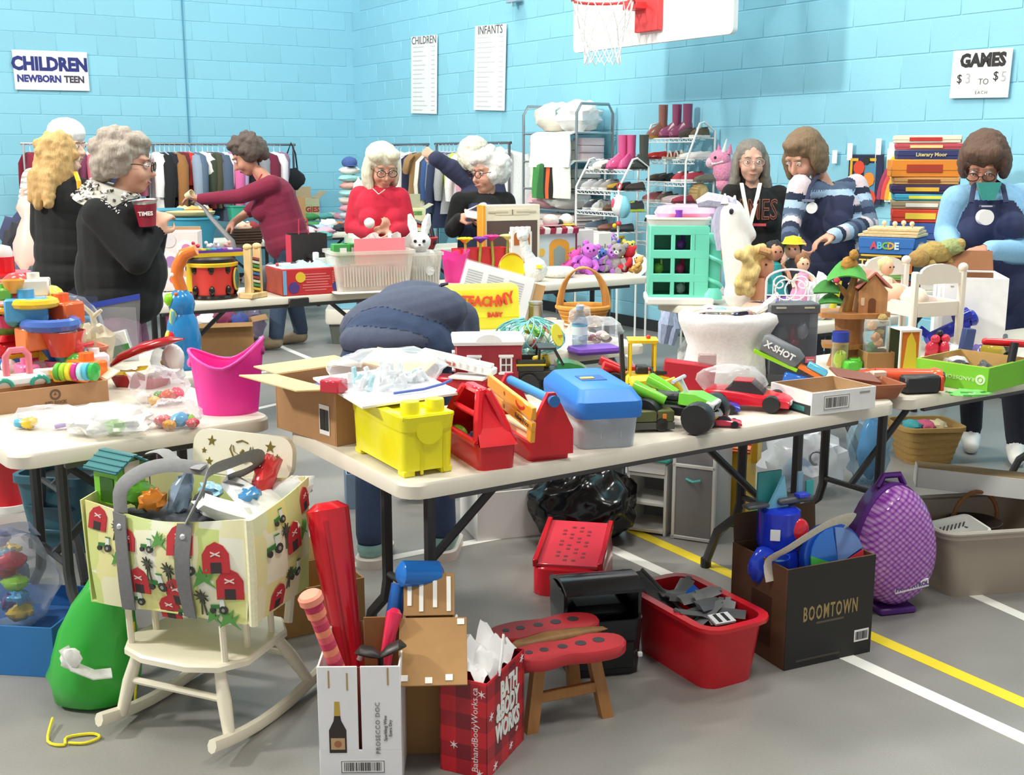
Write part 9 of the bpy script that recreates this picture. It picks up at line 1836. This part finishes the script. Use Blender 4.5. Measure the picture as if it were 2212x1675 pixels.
# plaid gift bag
C=G(1052,1686);a_=G(945,1655)-C;b_=G(1131,1598)-C;ya=atan2(b_.y,b_.x);w=b_.length;gd=.13;gh=ZH(C,1478)
def plaid(N,L,b,tc):
 sx=N.new('ShaderNodeSeparateXYZ');L.new(tc.outputs['Object'],sx.inputs[0]);ad=N.new('ShaderNodeMath');L.new(sx.outputs[0],ad.inputs[0]);L.new(sx.outputs[1],ad.inputs[1]);r_=[]
 for src in(ad.outputs[0],sx.outputs[2]):
  m1=N.new('ShaderNodeMath');m1.operation='MULTIPLY';L.new(src,m1.inputs[0]);m1.inputs[1].default_value=12;m2=N.new('ShaderNodeMath');m2.operation='FRACT';L.new(m1.outputs[0],m2.inputs[0]);m3=N.new('ShaderNodeMath');m3.operation='GREATER_THAN';L.new(m2.outputs[0],m3.inputs[0]);m3.inputs[1].default_value=.5;r_.append(m3)
 s2=N.new('ShaderNodeMath');L.new(r_[0].outputs[0],s2.inputs[0]);L.new(r_[1].outputs[0],s2.inputs[1]);s3=N.new('ShaderNodeMath');s3.operation='MULTIPLY';L.new(s2.outputs[0],s3.inputs[0]);s3.inputs[1].default_value=.5
 cr=N.new('ShaderNodeValToRGB');L.new(s3.outputs[0],cr.inputs[0]);cr.color_ramp.elements[0].color=lin('d0202e');cr.color_ramp.elements[1].color=lin('7c1826');L.new(cr.outputs[0],b.inputs['Base Color'])
nma('plaidred',plaid,.4)
t=tg('gift_bag','red plaid paper gift bag with white bold lettering and tissue','bag',C,ya)
for nm,c,s_ in(('front_panel',(w/2,0,gh/2),(w,.003,gh)),('back_panel',(w/2,gd,gh/2),(w,.003,gh)),('side_panel',(0,gd/2,gh/2),(.003,gd,gh)),('side_panel',(w,gd/2,gh/2),(.003,gd,gh)),('base',(w/2,gd/2,.002),(w,gd,.003))):pa(t,nm,MB('plaidred').box(c,s_,ch=.0006))
pa(t,'tissue',MB('f2f0f0:p').grid(lambda u,v:(w*(.04+.92*u),gd*(.12+.76*v),gh*.96+.03*noise.noise(V((u*5,v*4,2)))+.05*v+.02*sin(u*15)),14,10,.002))
pa(t,'handle',MB('f0eeee:c').tube([(w*.25,gd,gh),(w*.28,gd,gh+.08),(w*.42,gd,gh+.12),(w*.56,gd,gh+.06),(w*.6,gd,gh)],.0035,6));pa(t,'handle',MB('f0eeee:c').tube([(w*.3,-.002,gh*.97),(w*.36,-.004,gh+.04),(w*.44,.0,gh+.09),(w*.5,0,gh+.06)],.0035,6))
for i,(tx,z)in enumerate((('BATH',.78),('&BODY',.58),('WORKS',.37))):text(t,tx,gh*.25,'f6f4f0',(w*(.56 if i==0 else .52),-.0028,gh*z),sx=.62,bold=.003,ext=.0008,shear=.05);text(t,tx,gh*.25,'1c4a2c',(w*(.56 if i==0 else .52)+.003,-.0022,gh*z-.003),sx=.62,bold=.004,ext=.0004,shear=.05,name='lettering_shadow')
text(t,'BathandBodyWorks.ca',gh*.095,'f0dede',(-.0025,gd*.24,gh*.5),(pi/2,-pi/2,-pi/2))
for x,z,s_ in((.1,.62,.013),(.2,.06,.014),(.62,.1,.012),(.92,.93,.013),(.78,.22,.008)):
 pa(t,'snowflake',MB('f6eeee:p').wallp(star(s_,6,.25),-.0028,-.0015,(w*x,0,gh*z)))
for y,z in((.7,.3),(.1,.88),(.15,.05)):pa(t,'snowflake',MB('f6eeee:p').wallp(star(.012,6,.25),-.0028,-.0015,(0,gd*y,gh*z),-pi/2))
# butterfly stool
q1,q2=G(1152,1586),G(1312,1552);sy=atan2((q2-q1).y,(q2-q1).x);c=(q1+q2)/2;sz=ZH(c,1418)+.015
c=c+rz(sy)@V((0,.1,0));t=tg('butterfly_stool','small wooden stool with red spotted butterfly wings as its seat','stool',c,sy)
for s__,y in((-1,-.07),(1,.09)):
 out=[(x*.165,y+yy*.062)for x,yy in((-.95,-.4),(-.6,-.95),(-.1,-.75),(.3,-1),(.8,-.95),(1.05,-.3),(1,.5),(.6,.95),(.1,.75),(-.4,.95),(-.9,.6))];out=[(p.x,p.y)for p in sm([(x,y_,0)for x,y_ in out+out[:1]],3)][:-1];wg=pa(t,'wing',MB('bc2c34').loft([[V((x*(1-.03*k2),(yv-y)*(1-.06*k2)+y,sz-.032+zz))for x,yv in out]for zz,k2 in((0,1),(.006,0),(.026,0),(.032,1))]))
 for x,r_ in((-.11,.011),(-.065,.013),(-.01,.014),(.045,.016),(.1,.017)):pa(wg,'spot',MB('40383e').cyl((x,y+.006,sz-.001),(x,y+.006,sz+.001),r_,n=14))
pa(t,'seat_body',MB('8a6234:w').lump((.015,.01,sz-.006),(.15,.028,.018),.08,3,3,16));WD='a8733c:w'
for x in(-.085,.085):
 for y in(-.07,.09):pa(t,'leg',MB(WD).loft([[V((x*k+dx,(y+(.0 if 0 else 0))*k2+dy,z))for dx,dy in((-.017,-.014),(.017,-.014),(.017,.014),(-.017,.014))]for k,k2,z in((1.35,1.25,0),(.95,.9,sz-.03))]))
for y in(-.078,.1):pa(t,'cross_rail',MB(WD).box((0,y*1.03,sz*.42),(.17,.016,.03)))
pa(t,'apron_rail',MB(WD).box((0,-.06,sz-.045),(.14,.014,.025)));pa(t,'apron_rail',MB(WD).box((0,.085,sz-.045),(.14,.014,.025)))
# black toy bin, red toy bin
q=G(1292,1478);t=tg('black_bin','black plastic ride on toy body with a curved lid behind the stool','toy',q+V((0,.17,0)),.2);hh=ZH(q,1262)*.92;w=W(186,q)
pa(t,'body',MB('222428:g').tub(w*.86,.24,w*.92,.27,hh*.62,.03,.008));pa(t,'lid',MB('343a3e:g').grid(lambda u,v:((u-.5)*w*.95,-.12+.22*v,hh*(.86+.16*sin(pi*(.15+.75*v))-.06*v)),8,10,.012));pa(t,'front_panel',MB('16181a:g').box((0,-.13,hh*.24),(w*.7,.012,hh*.3),ch=.005));pa(t,'seat_block',MB('1a1c1e').box((0,.02,hh*.6),(w*.7,.16,hh*.16),ch=.02));pa(t,'tail_light',MB('f0f0ee').box((w*.42,-.125,hh*.22),(.014,.012,.014)))
for x in(-1,1):pa(t,'lid_post',MB('26282c:g').box((x*w*.45,.0,hh*.74),(.012,.18,hh*.3)))
q=G(1246,1300);t=tg('red_crate','red plastic ride on toy with a perforated sloping top','toy',q+V((0,.2,0)),-.2);hh=ZH(q,1165)*.86;w=W(158,q)
pa(t,'body',MB('c81c2c:g').loft([rrect(w,.34,.05,4,0),rrect(w,.34,.05,4,hh*.5),[V((p.x,p.y,hh*.55+(p.y+.17)*hh*.9))for p in rrect(w*.94,.32,.05,4)]]));
sl=pa(t,'top_panel',MB('d43c4c:g').box((0,0,0),(w*.84,.33,.012)),loc=(0,0,hh*.72),rot=(atan(hh*.9),0,0))
for x in(-1,1):pa(t,'side_ridge',MB('c01828:g').box((x*w*.45,0,hh*.74),(.02,.33,.03),(atan(hh*.9),0,0)))
for i in range(10):
 for j in range(4):
  if(i+j)%3:pa(sl,'hole',MB('7c1420').box((-.045+.03*j,-.13+.027*i,.0062),(.014,.012,.002)))
  # red tub of grey track
C=G(1560,1500);a_=G(1392,1418)-C;b_=G(1652,1474)-C;ya=atan2(b_.y,b_.x)-.0;w=.22;d=.32;hh=ZH(C,1358)
c_=G(1533,1498)+rz(ya)@V((w*.42,d*.5,0));d=abs(a_.dot(V((-sin(ya),cos(ya),0))))+.06;w=b_.length+.04
c_=G(1528,1500)+rz(ya)@V((w*.5,d*.5,0));t=tg('red_tub','red plastic storage tub full of grey toy track','tub',c_,ya)
pa(t,'tub',MB('d01f2c:b').tub(w*.94,d*.94,w*1.08,d*1.06,hh,.05,.005,.022,.012))
rnd=random.Random(9)
for i in range(15):
 x,y=rnd.uniform(-.24,.24)*w,rnd.uniform(-.28,.28)*d;L_=rnd.uniform(.1,.16);c=['6a6c6e','5c5e60','747678','54565a'][i%4];o=so('track_piece',['long','short','curved','ribbed','split'][i%5]+' grey toy track piece %s the red tub'%['at the left of','in the middle of','at the right of','deep in','on top in'][(i//3)%5],'toy track',MB(c).tube([(-L_/2,0,0),(0,.012*(i%3),.008*(i%2)),(L_/2,.03*(i%3),0)],.024,4,flat=(1,.25)).box((L_/2,.03*(i%3),0),(.03,.018,.008)),c_+rz(ya)@V((x,y,hh*.84+.0022*i)),(rnd.uniform(-.3,.3),rnd.uniform(-.35,.35),rnd.random()*3),'track pieces in the red tub')
for i,(px,py,c,nm,r_)in enumerate(((1420,1262,'5a5c5e','long straight grey track leaning out of the red tub',0),)):o=c_+rz(ya)@V((-w*.2,d*.1,hh*.72));e=D(1372,1238,o.y+.12)-o;so('track_piece',nm,'toy track',MB(c).tube([V((0,0,0)),e*.5,e],.03,4,flat=(1,.2)).tube([V((.02,0,.012)),e+V((.02,0,.012))],.006,5),o)
so('blue_clip','bright blue toy clip on the grey track','toy',MB('1c58b8:g').prism([(-.03,0),(.03,.01),(.02,.035),(-.01,.02)],-.02,.02,MX.Rotation(.6,4,'X')),c_+rz(ya)@V((.01,d*.1,hh*.95)),.4);so('white_rack','white and black toy grid in the red tub','toy',MB('e4e4e8').box((0,0,0),(.07,.05,.008)).mat('2a2a2c').box((-.015,0,.004),(.012,.04,.003)).box((.012,0,.004),(.012,.04,.003)),c_+rz(ya)@V((0,-d*.32,hh*.92)),(.2,0,.4))
# dark carton of blue toys
C=G(1692,1450);a_=G(1580,1392)-C;b_=G(1878,1408)-C;ya=atan2(b_.y,b_.x);w=b_.length;d=.28;hh=ZH(C,1232)
c_=C+rz(ya)@V((w/2,d/2,0));t=ctn('dark_carton','black and brown carton with gold lettering holding blue toys',c_,ya,w,d,hh,'6a4830:k',[('b',6,.09)],inner='5c4430:k')
pa(t,'black_face',MB('262524:p').box((0,-d/2-.0015,hh/2),(w,.002,hh)));text(t,'BOOMTOWN',hh*.2,'a08a5c',(0,-d/2-.0032,hh*.52),sx=.46,bold=.0012,spacing=1.25);pa(t,'printed_text',MB('5c5448:p').box((0,-d/2-.0028,hh*.42),(w*.32,.001,hh*.02)));pa(t,'printed_text',MB('4c463c:p').box((-w*.12,-d/2-.0028,hh*.07),(w*.5,.001,hh*.02)))
barcode(t,(w*.38,-d/2-.0028,hh*.2),w*.17,hh*.12,FRONT,10,2,False);pa(t,'side_patch',MB('4c2c1c:p').box((-w/2-.001,-.02,hh*.4),(.001,.1,hh*.5)))  # darker brown rectangle on the carton's left face
hd=MB('d8d2c4:c').tube(sm([rz(-ya)@(p-c_)for p in(c_+rz(ya)@V((-w/2-.004,-.07,hh*.82)),c_+rz(ya)@V((-w/2-.004,-.06,hh+.005)),D(1705,1185,c_.y-.16),D(1790,1132,c_.y-.14),D(1840,1122,c_.y-.05),c_+rz(ya)@V((w/2-.01,.04,hh)))]),.022,8,flat=(1,.2));ha=pa(t,'handle_strap',hd)
def inc(x,y,z):return c_+rz(ya)@V((x*w,y*d,z))
for i,(x,y,c,nm)in enumerate(((-.2,-.3,'3c9a4c:g','green'),(.3,.2,'8a8c90:g','grey'),(.1,.35,'2c9c9c:g','teal'))):so('toy_part',nm+' toy base in the dark carton','toy',MB(c).box((0,0,.06),(.06,.06,.12),ch=.008).cyl((0,0,.12),(0,0,.15),.02),inc(x,y,.01),i)
t=tg('toy_headquarters','large glossy blue toy tower with a red oval and pale fin','toy',inc(-.22,.12,.01),ya);H2=D(1690,1095,c_.y).z-.01
pa(t,'lower_body',MB('1c34b8:g').lathe([(.055,0),(.066,H2*.4),(.07,H2*.62),(.062,H2*.7)],n=22));pa(t,'upper_body',MB('2038c8:g').lathe([(.06,H2*.7),(.068,H2*.76),(.066,H2*.98),(.05,H2)],n=22));pa(t,'red_oval',MB('d82838:g').sph((.035,-.055,H2*.86),(.036,.02,.036),16));pa(t,'side_wing',MB('2444d0:g').lump((-.08,-.03,H2*.62),(.05,.03,.06),.08,2,3,14));pa(t,'fin',MB('7cc0dc').wallp([(-.035,0),(.04,0),(.02,.1)],-.006,.006,(-.01,0,H2)));pa(t,'sticker',MB('eef0f2:p').box((-.05,-.05,H2*.84),(.03,.004,.035),-.6));pa(t,'grey_wing',MB('50545c').box((.05,.0,H2+.02),(.13,.05,.02),ch=.006));pa(t,'grey_wing',MB('4c5058').box((-.09,.0,H2+.015),(.08,.04,.012),ch=.004));pa(t,'blue_light',MB('3448d8:g').box((.07,-.02,H2+.035),(.04,.03,.012)));pa(t,'teal_panel',MB('3c9898').box((-.02,.03,H2+.06),(.09,.008,.1)));pa(t,'teal_panel',MB('3cb0b0').box((.13,.02,H2+.04),(.03,.008,.05)));pa(t,'clear_rod',MB('a8d4e8:v').box((.075,.0,H2+.06),(.018,.01,.09)))
t=tg('toy_tube','pale blue clear tube with a royal blue collar in the dark carton','toy',inc(-.33,-.2,.14),(0,R(-8),ya));hz=.17;pa(t,'tube',MB('7cb4d4:v').cyl((0,0,0),(0,0,hz),.026,.03,18));pa(t,'collar',MB('2040c0:g').lathe([(.032,hz*.9),(.034,hz*1.12),(.03,hz*1.12),(.028,hz*.9)],n=20,cap=(False,False)))
t=tg('round_toy_case','round blue, green and red toy case leaning in the dark carton','toy case',inc(.2,-.2,hh*.93),(R(-14),0,ya-.1));pa(t,'disc',MB('2454b8:g').lathe([(.001,-.03),(.1,-.03),(.108,-.015),(.108,.015),(.001,.03)],n=30,T=MX.Rotation(pi/2,4,'X')));
for a0,a1,c in((95,170,'2c70c8'),(15,95,'6c8cc8'),(-80,15,'d83c48'),(170,280,'4cb04c')):pa(t,'print_sector',MB(c+':g').wallp([(0,-.02)]+[(.096*cos(R(a)),.096*sin(R(a)))for a in range(a0,a1+1,15)],-.034,-.029))
pa(t,'green_disc',MB('2c8c34:g').cyl((-.03,-.034,-.05),(-.03,-.04,-.05),.034,n=18))
# purple suitcase with scale print
q=G(1940,1325);s_=1/SC(q);sw,sh_,sd=176*s_,286*s_,.17;yw=.25
t=tg('suitcase','purple egg shaped childs suitcase with shiny scale pattern','suitcase',q+V((-.02,.05,0)),yw)
def egg(u):a=2*pi*u;return(sw/2*cos(a)*(1-.16*sin(a)),sh_*.52+sh_*.46*sin(a))
nE=36;EO=[egg(k/nE)for k in range(nE)];cz=sh_*.52
def ering(k,y):return[V((x*k,y,cz+(z-cz)*k))for x,z in EO]
pa(t,'rear_shell',MB('5c2480:g').loft([ering(.8,sd*.5),ering(.97,sd*.42),ering(1,sd*.2),ering(1,.0)]));pa(t,'zip_band',MB('6a2a94').loft([ering(1.02,.012),ering(1.02,-.012)]))
def scales(N,L,b,tc):
 mp=N.new('ShaderNodeMapping');L.new(tc.outputs['Object'],mp.inputs['Vector']);mp.inputs['Scale'].default_value=(58,1,66);mp.inputs['Rotation'].default_value=(0,.78,0)
 vo=N.new('ShaderNodeTexVoronoi');vo.inputs['Randomness'].default_value=.12;L.new(mp.outputs[0],vo.inputs['Vector']);vo.inputs['Scale'].default_value=1.
 cr=N.new('ShaderNodeValToRGB');L.new(vo.outputs['Distance'],cr.inputs[0]);cr.color_ramp.elements[0].color=lin('e0b4e6');cr.color_ramp.elements[1].color=lin('8c34a8');cr.color_ramp.elements[1].position=.6;L.new(cr.outputs[0],b.inputs['Base Color'])
 bp=N.new('ShaderNodeBump');bp.inputs['Strength'].default_value=.5;bp.inputs['Distance'].default_value=.004;L.new(vo.outputs['Distance'],bp.inputs['Height']);L.new(bp.outputs[0],b.inputs['Normal'])
nma('scalepurple',scales,.14)
pa(t,'front_shell',MB('scalepurple').loft([ering(1,-.0),ering(.98,-sd*.3),ering(.86,-sd*.46),ering(.6,-sd*.56),ering(.2,-sd*.6)]),angle=80);pa(t,'top_handle',MB('5c2480:g').tube([(-.05,.03,sh_*.95),(-.03,.03,sh_*1.03),(.03,.03,sh_*1.03),(.05,.03,sh_*.95)],.012,8));pa(t,'base_foot',MB('54207a').box((0,0,.012),(sw*.5,sd*.8,.024),ch=.006))
pa(t,'name_panel',MB('f2eef2:p').box((sw*.1,-sd*.52,sh_*.24),(sw*.46,.006,.028),(0,R(-8),0)));text(t,'PAW PATROL',.02,'6a4a8c',(sw*.1,-sd*.52-.004,sh_*.24),(pi/2,R(-8),0),bold=.001)
# garbage bag, kitchen, playhouse, bags under the front table
q=G(1262,1178);t=tg('garbage_bag','shiny black garbage bag knotted at the top under the front table','bag',q+V((0,.12,0)),0);s_=1/SC(t.location)
pa(t,'bag',MB('0b0b0d:g').lump((0,0,72*s_),(118*s_,.22,86*s_),.1,2.3,5,44,flat=.001),angle=60);pa(t,'knot',MB('0b0b0d:g').lump((.0,0,150*s_),(34*s_,.05,24*s_),.2,3,3,20),angle=60)
q=G(1480,1172);s_=1/SC(q);t=tg('toy_kitchen','grey and white toy kitchen with fridge, shelves and teal worktop','toy kitchen',q,-.45);kh=.62;fw=96*s_
pa(t,'fridge_body',MB('b4b4b6').box((.02,.15,kh/2),(fw,.24,kh)));
for x in(-fw/2+.028,fw/2+.014):pa(t,'fridge_frame',MB('e8e8e6').box((x,.03,kh/2),(.014,.016,kh)))
for z in(.01,kh*.5,kh):pa(t,'fridge_frame',MB('e8e8e6').box((.02,.03,z),(fw,.016,.014)))
for z in(kh*.255,kh*.75):d_=pa(t,'fridge_door',MB('8c8c90').box((.02,.032,z),(fw*.84,.012,kh*.46)));pa(d_,'door_handle',MB('58b8b4').tube([(-.01,.02,z+kh*.16),(.02,.01,z+kh*.15),(.05,.02,z+kh*.16)],.006,6))
pa(t,'red_note',MB('c8283c:p').box((.02,.024,kh*.8),(.05,.003,.07)))
lx=-fw/2-.09
for z in(.015,.13,.25):pa(t,'shelf',MB('e0dfdc').box((lx,.13,z),(.15,.2,.014)))
for x in(lx-.08,lx+.08):pa(t,'side_panel',MB('e4e3e0').box((x,.13,.15),(.012,.2,.3)))
pa(t,'drawer_front',MB('ecebe8').box((lx,.03,.285),(.16,.012,.05)));pa(t,'back_panel',MB('8a8a88').box((lx,.225,.15),(.15,.008,.3)));pa(t,'worktop',MB('52b4ac').box((lx-.06,.13,.325),(.32,.24,.03),ch=.008));pa(t,'stove_front',MB('6a7478').box((lx-.16,.04,.2),(.12,.03,.2)))
for k in range(4):pa(t,'stove_knob',MB('c83040:g').cyl((lx-.2+.032*k,.012,.3),(lx-.2+.032*k,-.0,.3),.012,n=12))
for i,(dx,c,nm)in enumerate(((-.1,'2c2c6c:g','navy bowl'),(.02,'c0d840:g','lime tap'),(-.04,'d84838:g','red pan'))):so('toy_pan',nm+' on the teal toy worktop','toy',MB(c).lathe([(.03,0),(.045,.04),(.04,.04),(.02,.006)],n=16).cyl((.03,0,.03),(.08,0,.035),.006),V(t.location)+rz(-.45)@V((lx-.05+dx,.13,.341)),i)
q=G(1580,1166);s_=1/SC(q);t=tg('toy_playhouse','yellow plastic toy playhouse with an orange tiled roof','toy house',q+V((.04,.3,0)),-.4);pa(t,'walls',MB('d8ac24').box((0,0,.17),(100*s_,.2,.34)));pa(t,'corner_post',MB('e0b83c').box((-50*s_,-.1,.17),(.02,.02,.34)));pa(t,'doorway',MB('6a5a20').box((-16*s_,-.102,.12),(.05,.006,.2)));pa(t,'grass_base',MB('5ab03c').box((0,0,.012),(118*s_,.26,.024)));pa(t,'chimney_wall',MB('dcb030').box((44*s_,.04,.4),(36*s_,.1,.3)))
for sg in(-1,1):
 rf=pa(t,'roof_panel',MB('d8672c').box((0,0,0),(116*s_,.16,.014)),loc=(0,sg*.06,.37),rot=(-sg*R(38),0,0))
 for k in range(5):pa(rf,'shingle_row',MB('e07434').box((0,-.06+.03*k,.009),(116*s_,.02,.008)))
q=G(1745,1080);t=tg('clear_bag','crumpled clear white printed plastic bag under the front table','bag',q+V((0,.12,0)),0);s_=1/SC(q);pa(t,'film',MB('e6eaf0:v').lump((0,0,.14),(84*s_,.14,.16),.2,3,5,24,flat=.001));pa(t,'blue_item',MB('3c84b0:g').lump((-.02,0,.09),(.07,.06,.08),.2,3,3,14));pa(t,'print_scroll',MB('6a6e74').tube([(.02+.04*cos(a)*(1-a/9),-.14,.2+.03*sin(a))for a in[.4*i for i in range(14)]],.006,5))
q=G(1888,1060);t=tg('clear_bag','clear bag with a tall blue toy behind the purple suitcase','bag',q+V((0,.12,0)),0);pa(t,'film',MB('b4d0e0:t').lump((0,0,.17),(.1,.1,.18),.14,3,8,22,flat=.001));pa(t,'blue_toy',MB('4c94c4:g').lump((.01,0,.17),(.06,.06,.15),.1,2,3,16))
q=G(2020,1012);s_=1/SC(q);t=tg('wicker_tub','tan wicker basket of colourful scraps under the right table','basket',q+V((0,.18,0)),.1);pa(t,'basket',MB('a8864c:c').tub(100*s_,.22,138*s_,.28,84*s_,.05,.01,.008,.02))
for k in range(5):pa(t,'weave_band',MB('94743c:c').tube([V(p)for p in rrect((104+6.5*k)*s_,.225+.012*k,.05,4,(10+15*k)*s_)],.006,5,loop=True))
for i,c in enumerate((('48a0a8:c','teal'),('c85c7c:c','pink'),('d8c8a0:c','cream'))):clo('cloth_scrap',c[1]+' cloth scrap in the tan wicker basket',c[0],V(t.location)+V((-.06+.06*i,0,66*s_)),(.05,.06,.03),None,i)
for px,py,w_,d_,h_,lab in((1120,1160,230,.25,.2,'long white carton on the floor beyond the front table'),(770,1100,60,.2,.16,'slate blue bin on the floor left of the bending woman')):
 q=G(px,py);ctn('floor_carton',lab,q+V((0,d_/2,0)),UA-.25 if px>1000 else .2,W(w_,q),d_,h_,'dcdad8:p' if px>1000 else '7c94ac:p')
q=G(880,1140);so('grey_sack','small pale grey plastic sack on the floor behind the table legs','bag',MB('c8c8c4:v').lump((0,0,.1),(.09,.08,.1),.18,3,4,18,flat=.001),q+V((0,.4,0)),0)
q=G(742,1070);so('paper_scrap','white scrap of paper beside the slate blue bin','paper',MB('f2f2f0:p').prism([(-.02,-.03),(.02,-.02),(.015,.03),(-.01,.02)],0,.002),G(735,1110),.3)
# beige tote, baskets and carton lid at the right edge
C=G(2048,1292);s_=1/SC(C);hh=150*s_;t=tg('beige_tote','beige plastic storage tote with ridged sides at the right edge','tote',C+rz(.18)@V((.21,.17,0)),.18);BG='a99c8c'
pa(t,'tote',MB(BG).tub(.42,.34,.5,.4,hh,.05,.006,.016,.02));pa(t,'ridge',MB('a09484').tub(.445,.36,.452,.366,.012,.05,.003,z=hh*.4));pa(t,'rim',MB('c8c0b4').tube([V(p)for p in rrect(.53,.43,.055,4,hh+.004)],.008,6,loop=True))
TT=V(t.location);q=TT+rz(.18)@V((-.1,-.03,hh*.6));t=tg('white_basket','small white slotted plastic basket inside the beige tote','basket',q,(R(8),R(-6),.3));pa(t,'tub',MB('f0efec').tub(.13,.1,.17,.14,.07,.02,.004,.004,.01))
for k in range(8):pa(t,'slot',MB('3a3634').box((-.06+.017*k,.052,.035),(.006,.002,.036),(R(14),0,0)))
t=tg('cane_basket','dark basket with a brown cane hoop handle inside the beige tote','basket',TT+rz(.18)@V((.03,.08,hh*.5)),.3);pa(t,'bowl',MB('3c302a:c').lathe([(.07,0),(.1,.07),(.095,.07),(.06,.008)],n=20));pa(t,'handle',MB('8a5a30:w').tube([(-.1*cos(a),0,.07+.11*sin(a))for a in[pi*k/12 for k in range(13)]],.008,7))
q=TT+rz(.18)@V((.06,.16,hh));t=tg('box_cover','white carton lid lying across the back of the beige tote','box lid',q+V((.05,.06,.02)),(R(-10),R(2),-.32));pa(t,'top',MB('b49468:k').box((0,0,.075),(.46,.3,.006)))
for nm,c,s_ in(('side',(0,-.15,.037),(.46,.006,.075)),('side',(0,.15,.037),(.46,.006,.075)),('side',(-.23,0,.037),(.006,.3,.075)),('side',(.23,0,.037),(.006,.3,.075))):pa(t,nm,MB('f0efec:p').box(c,s_))
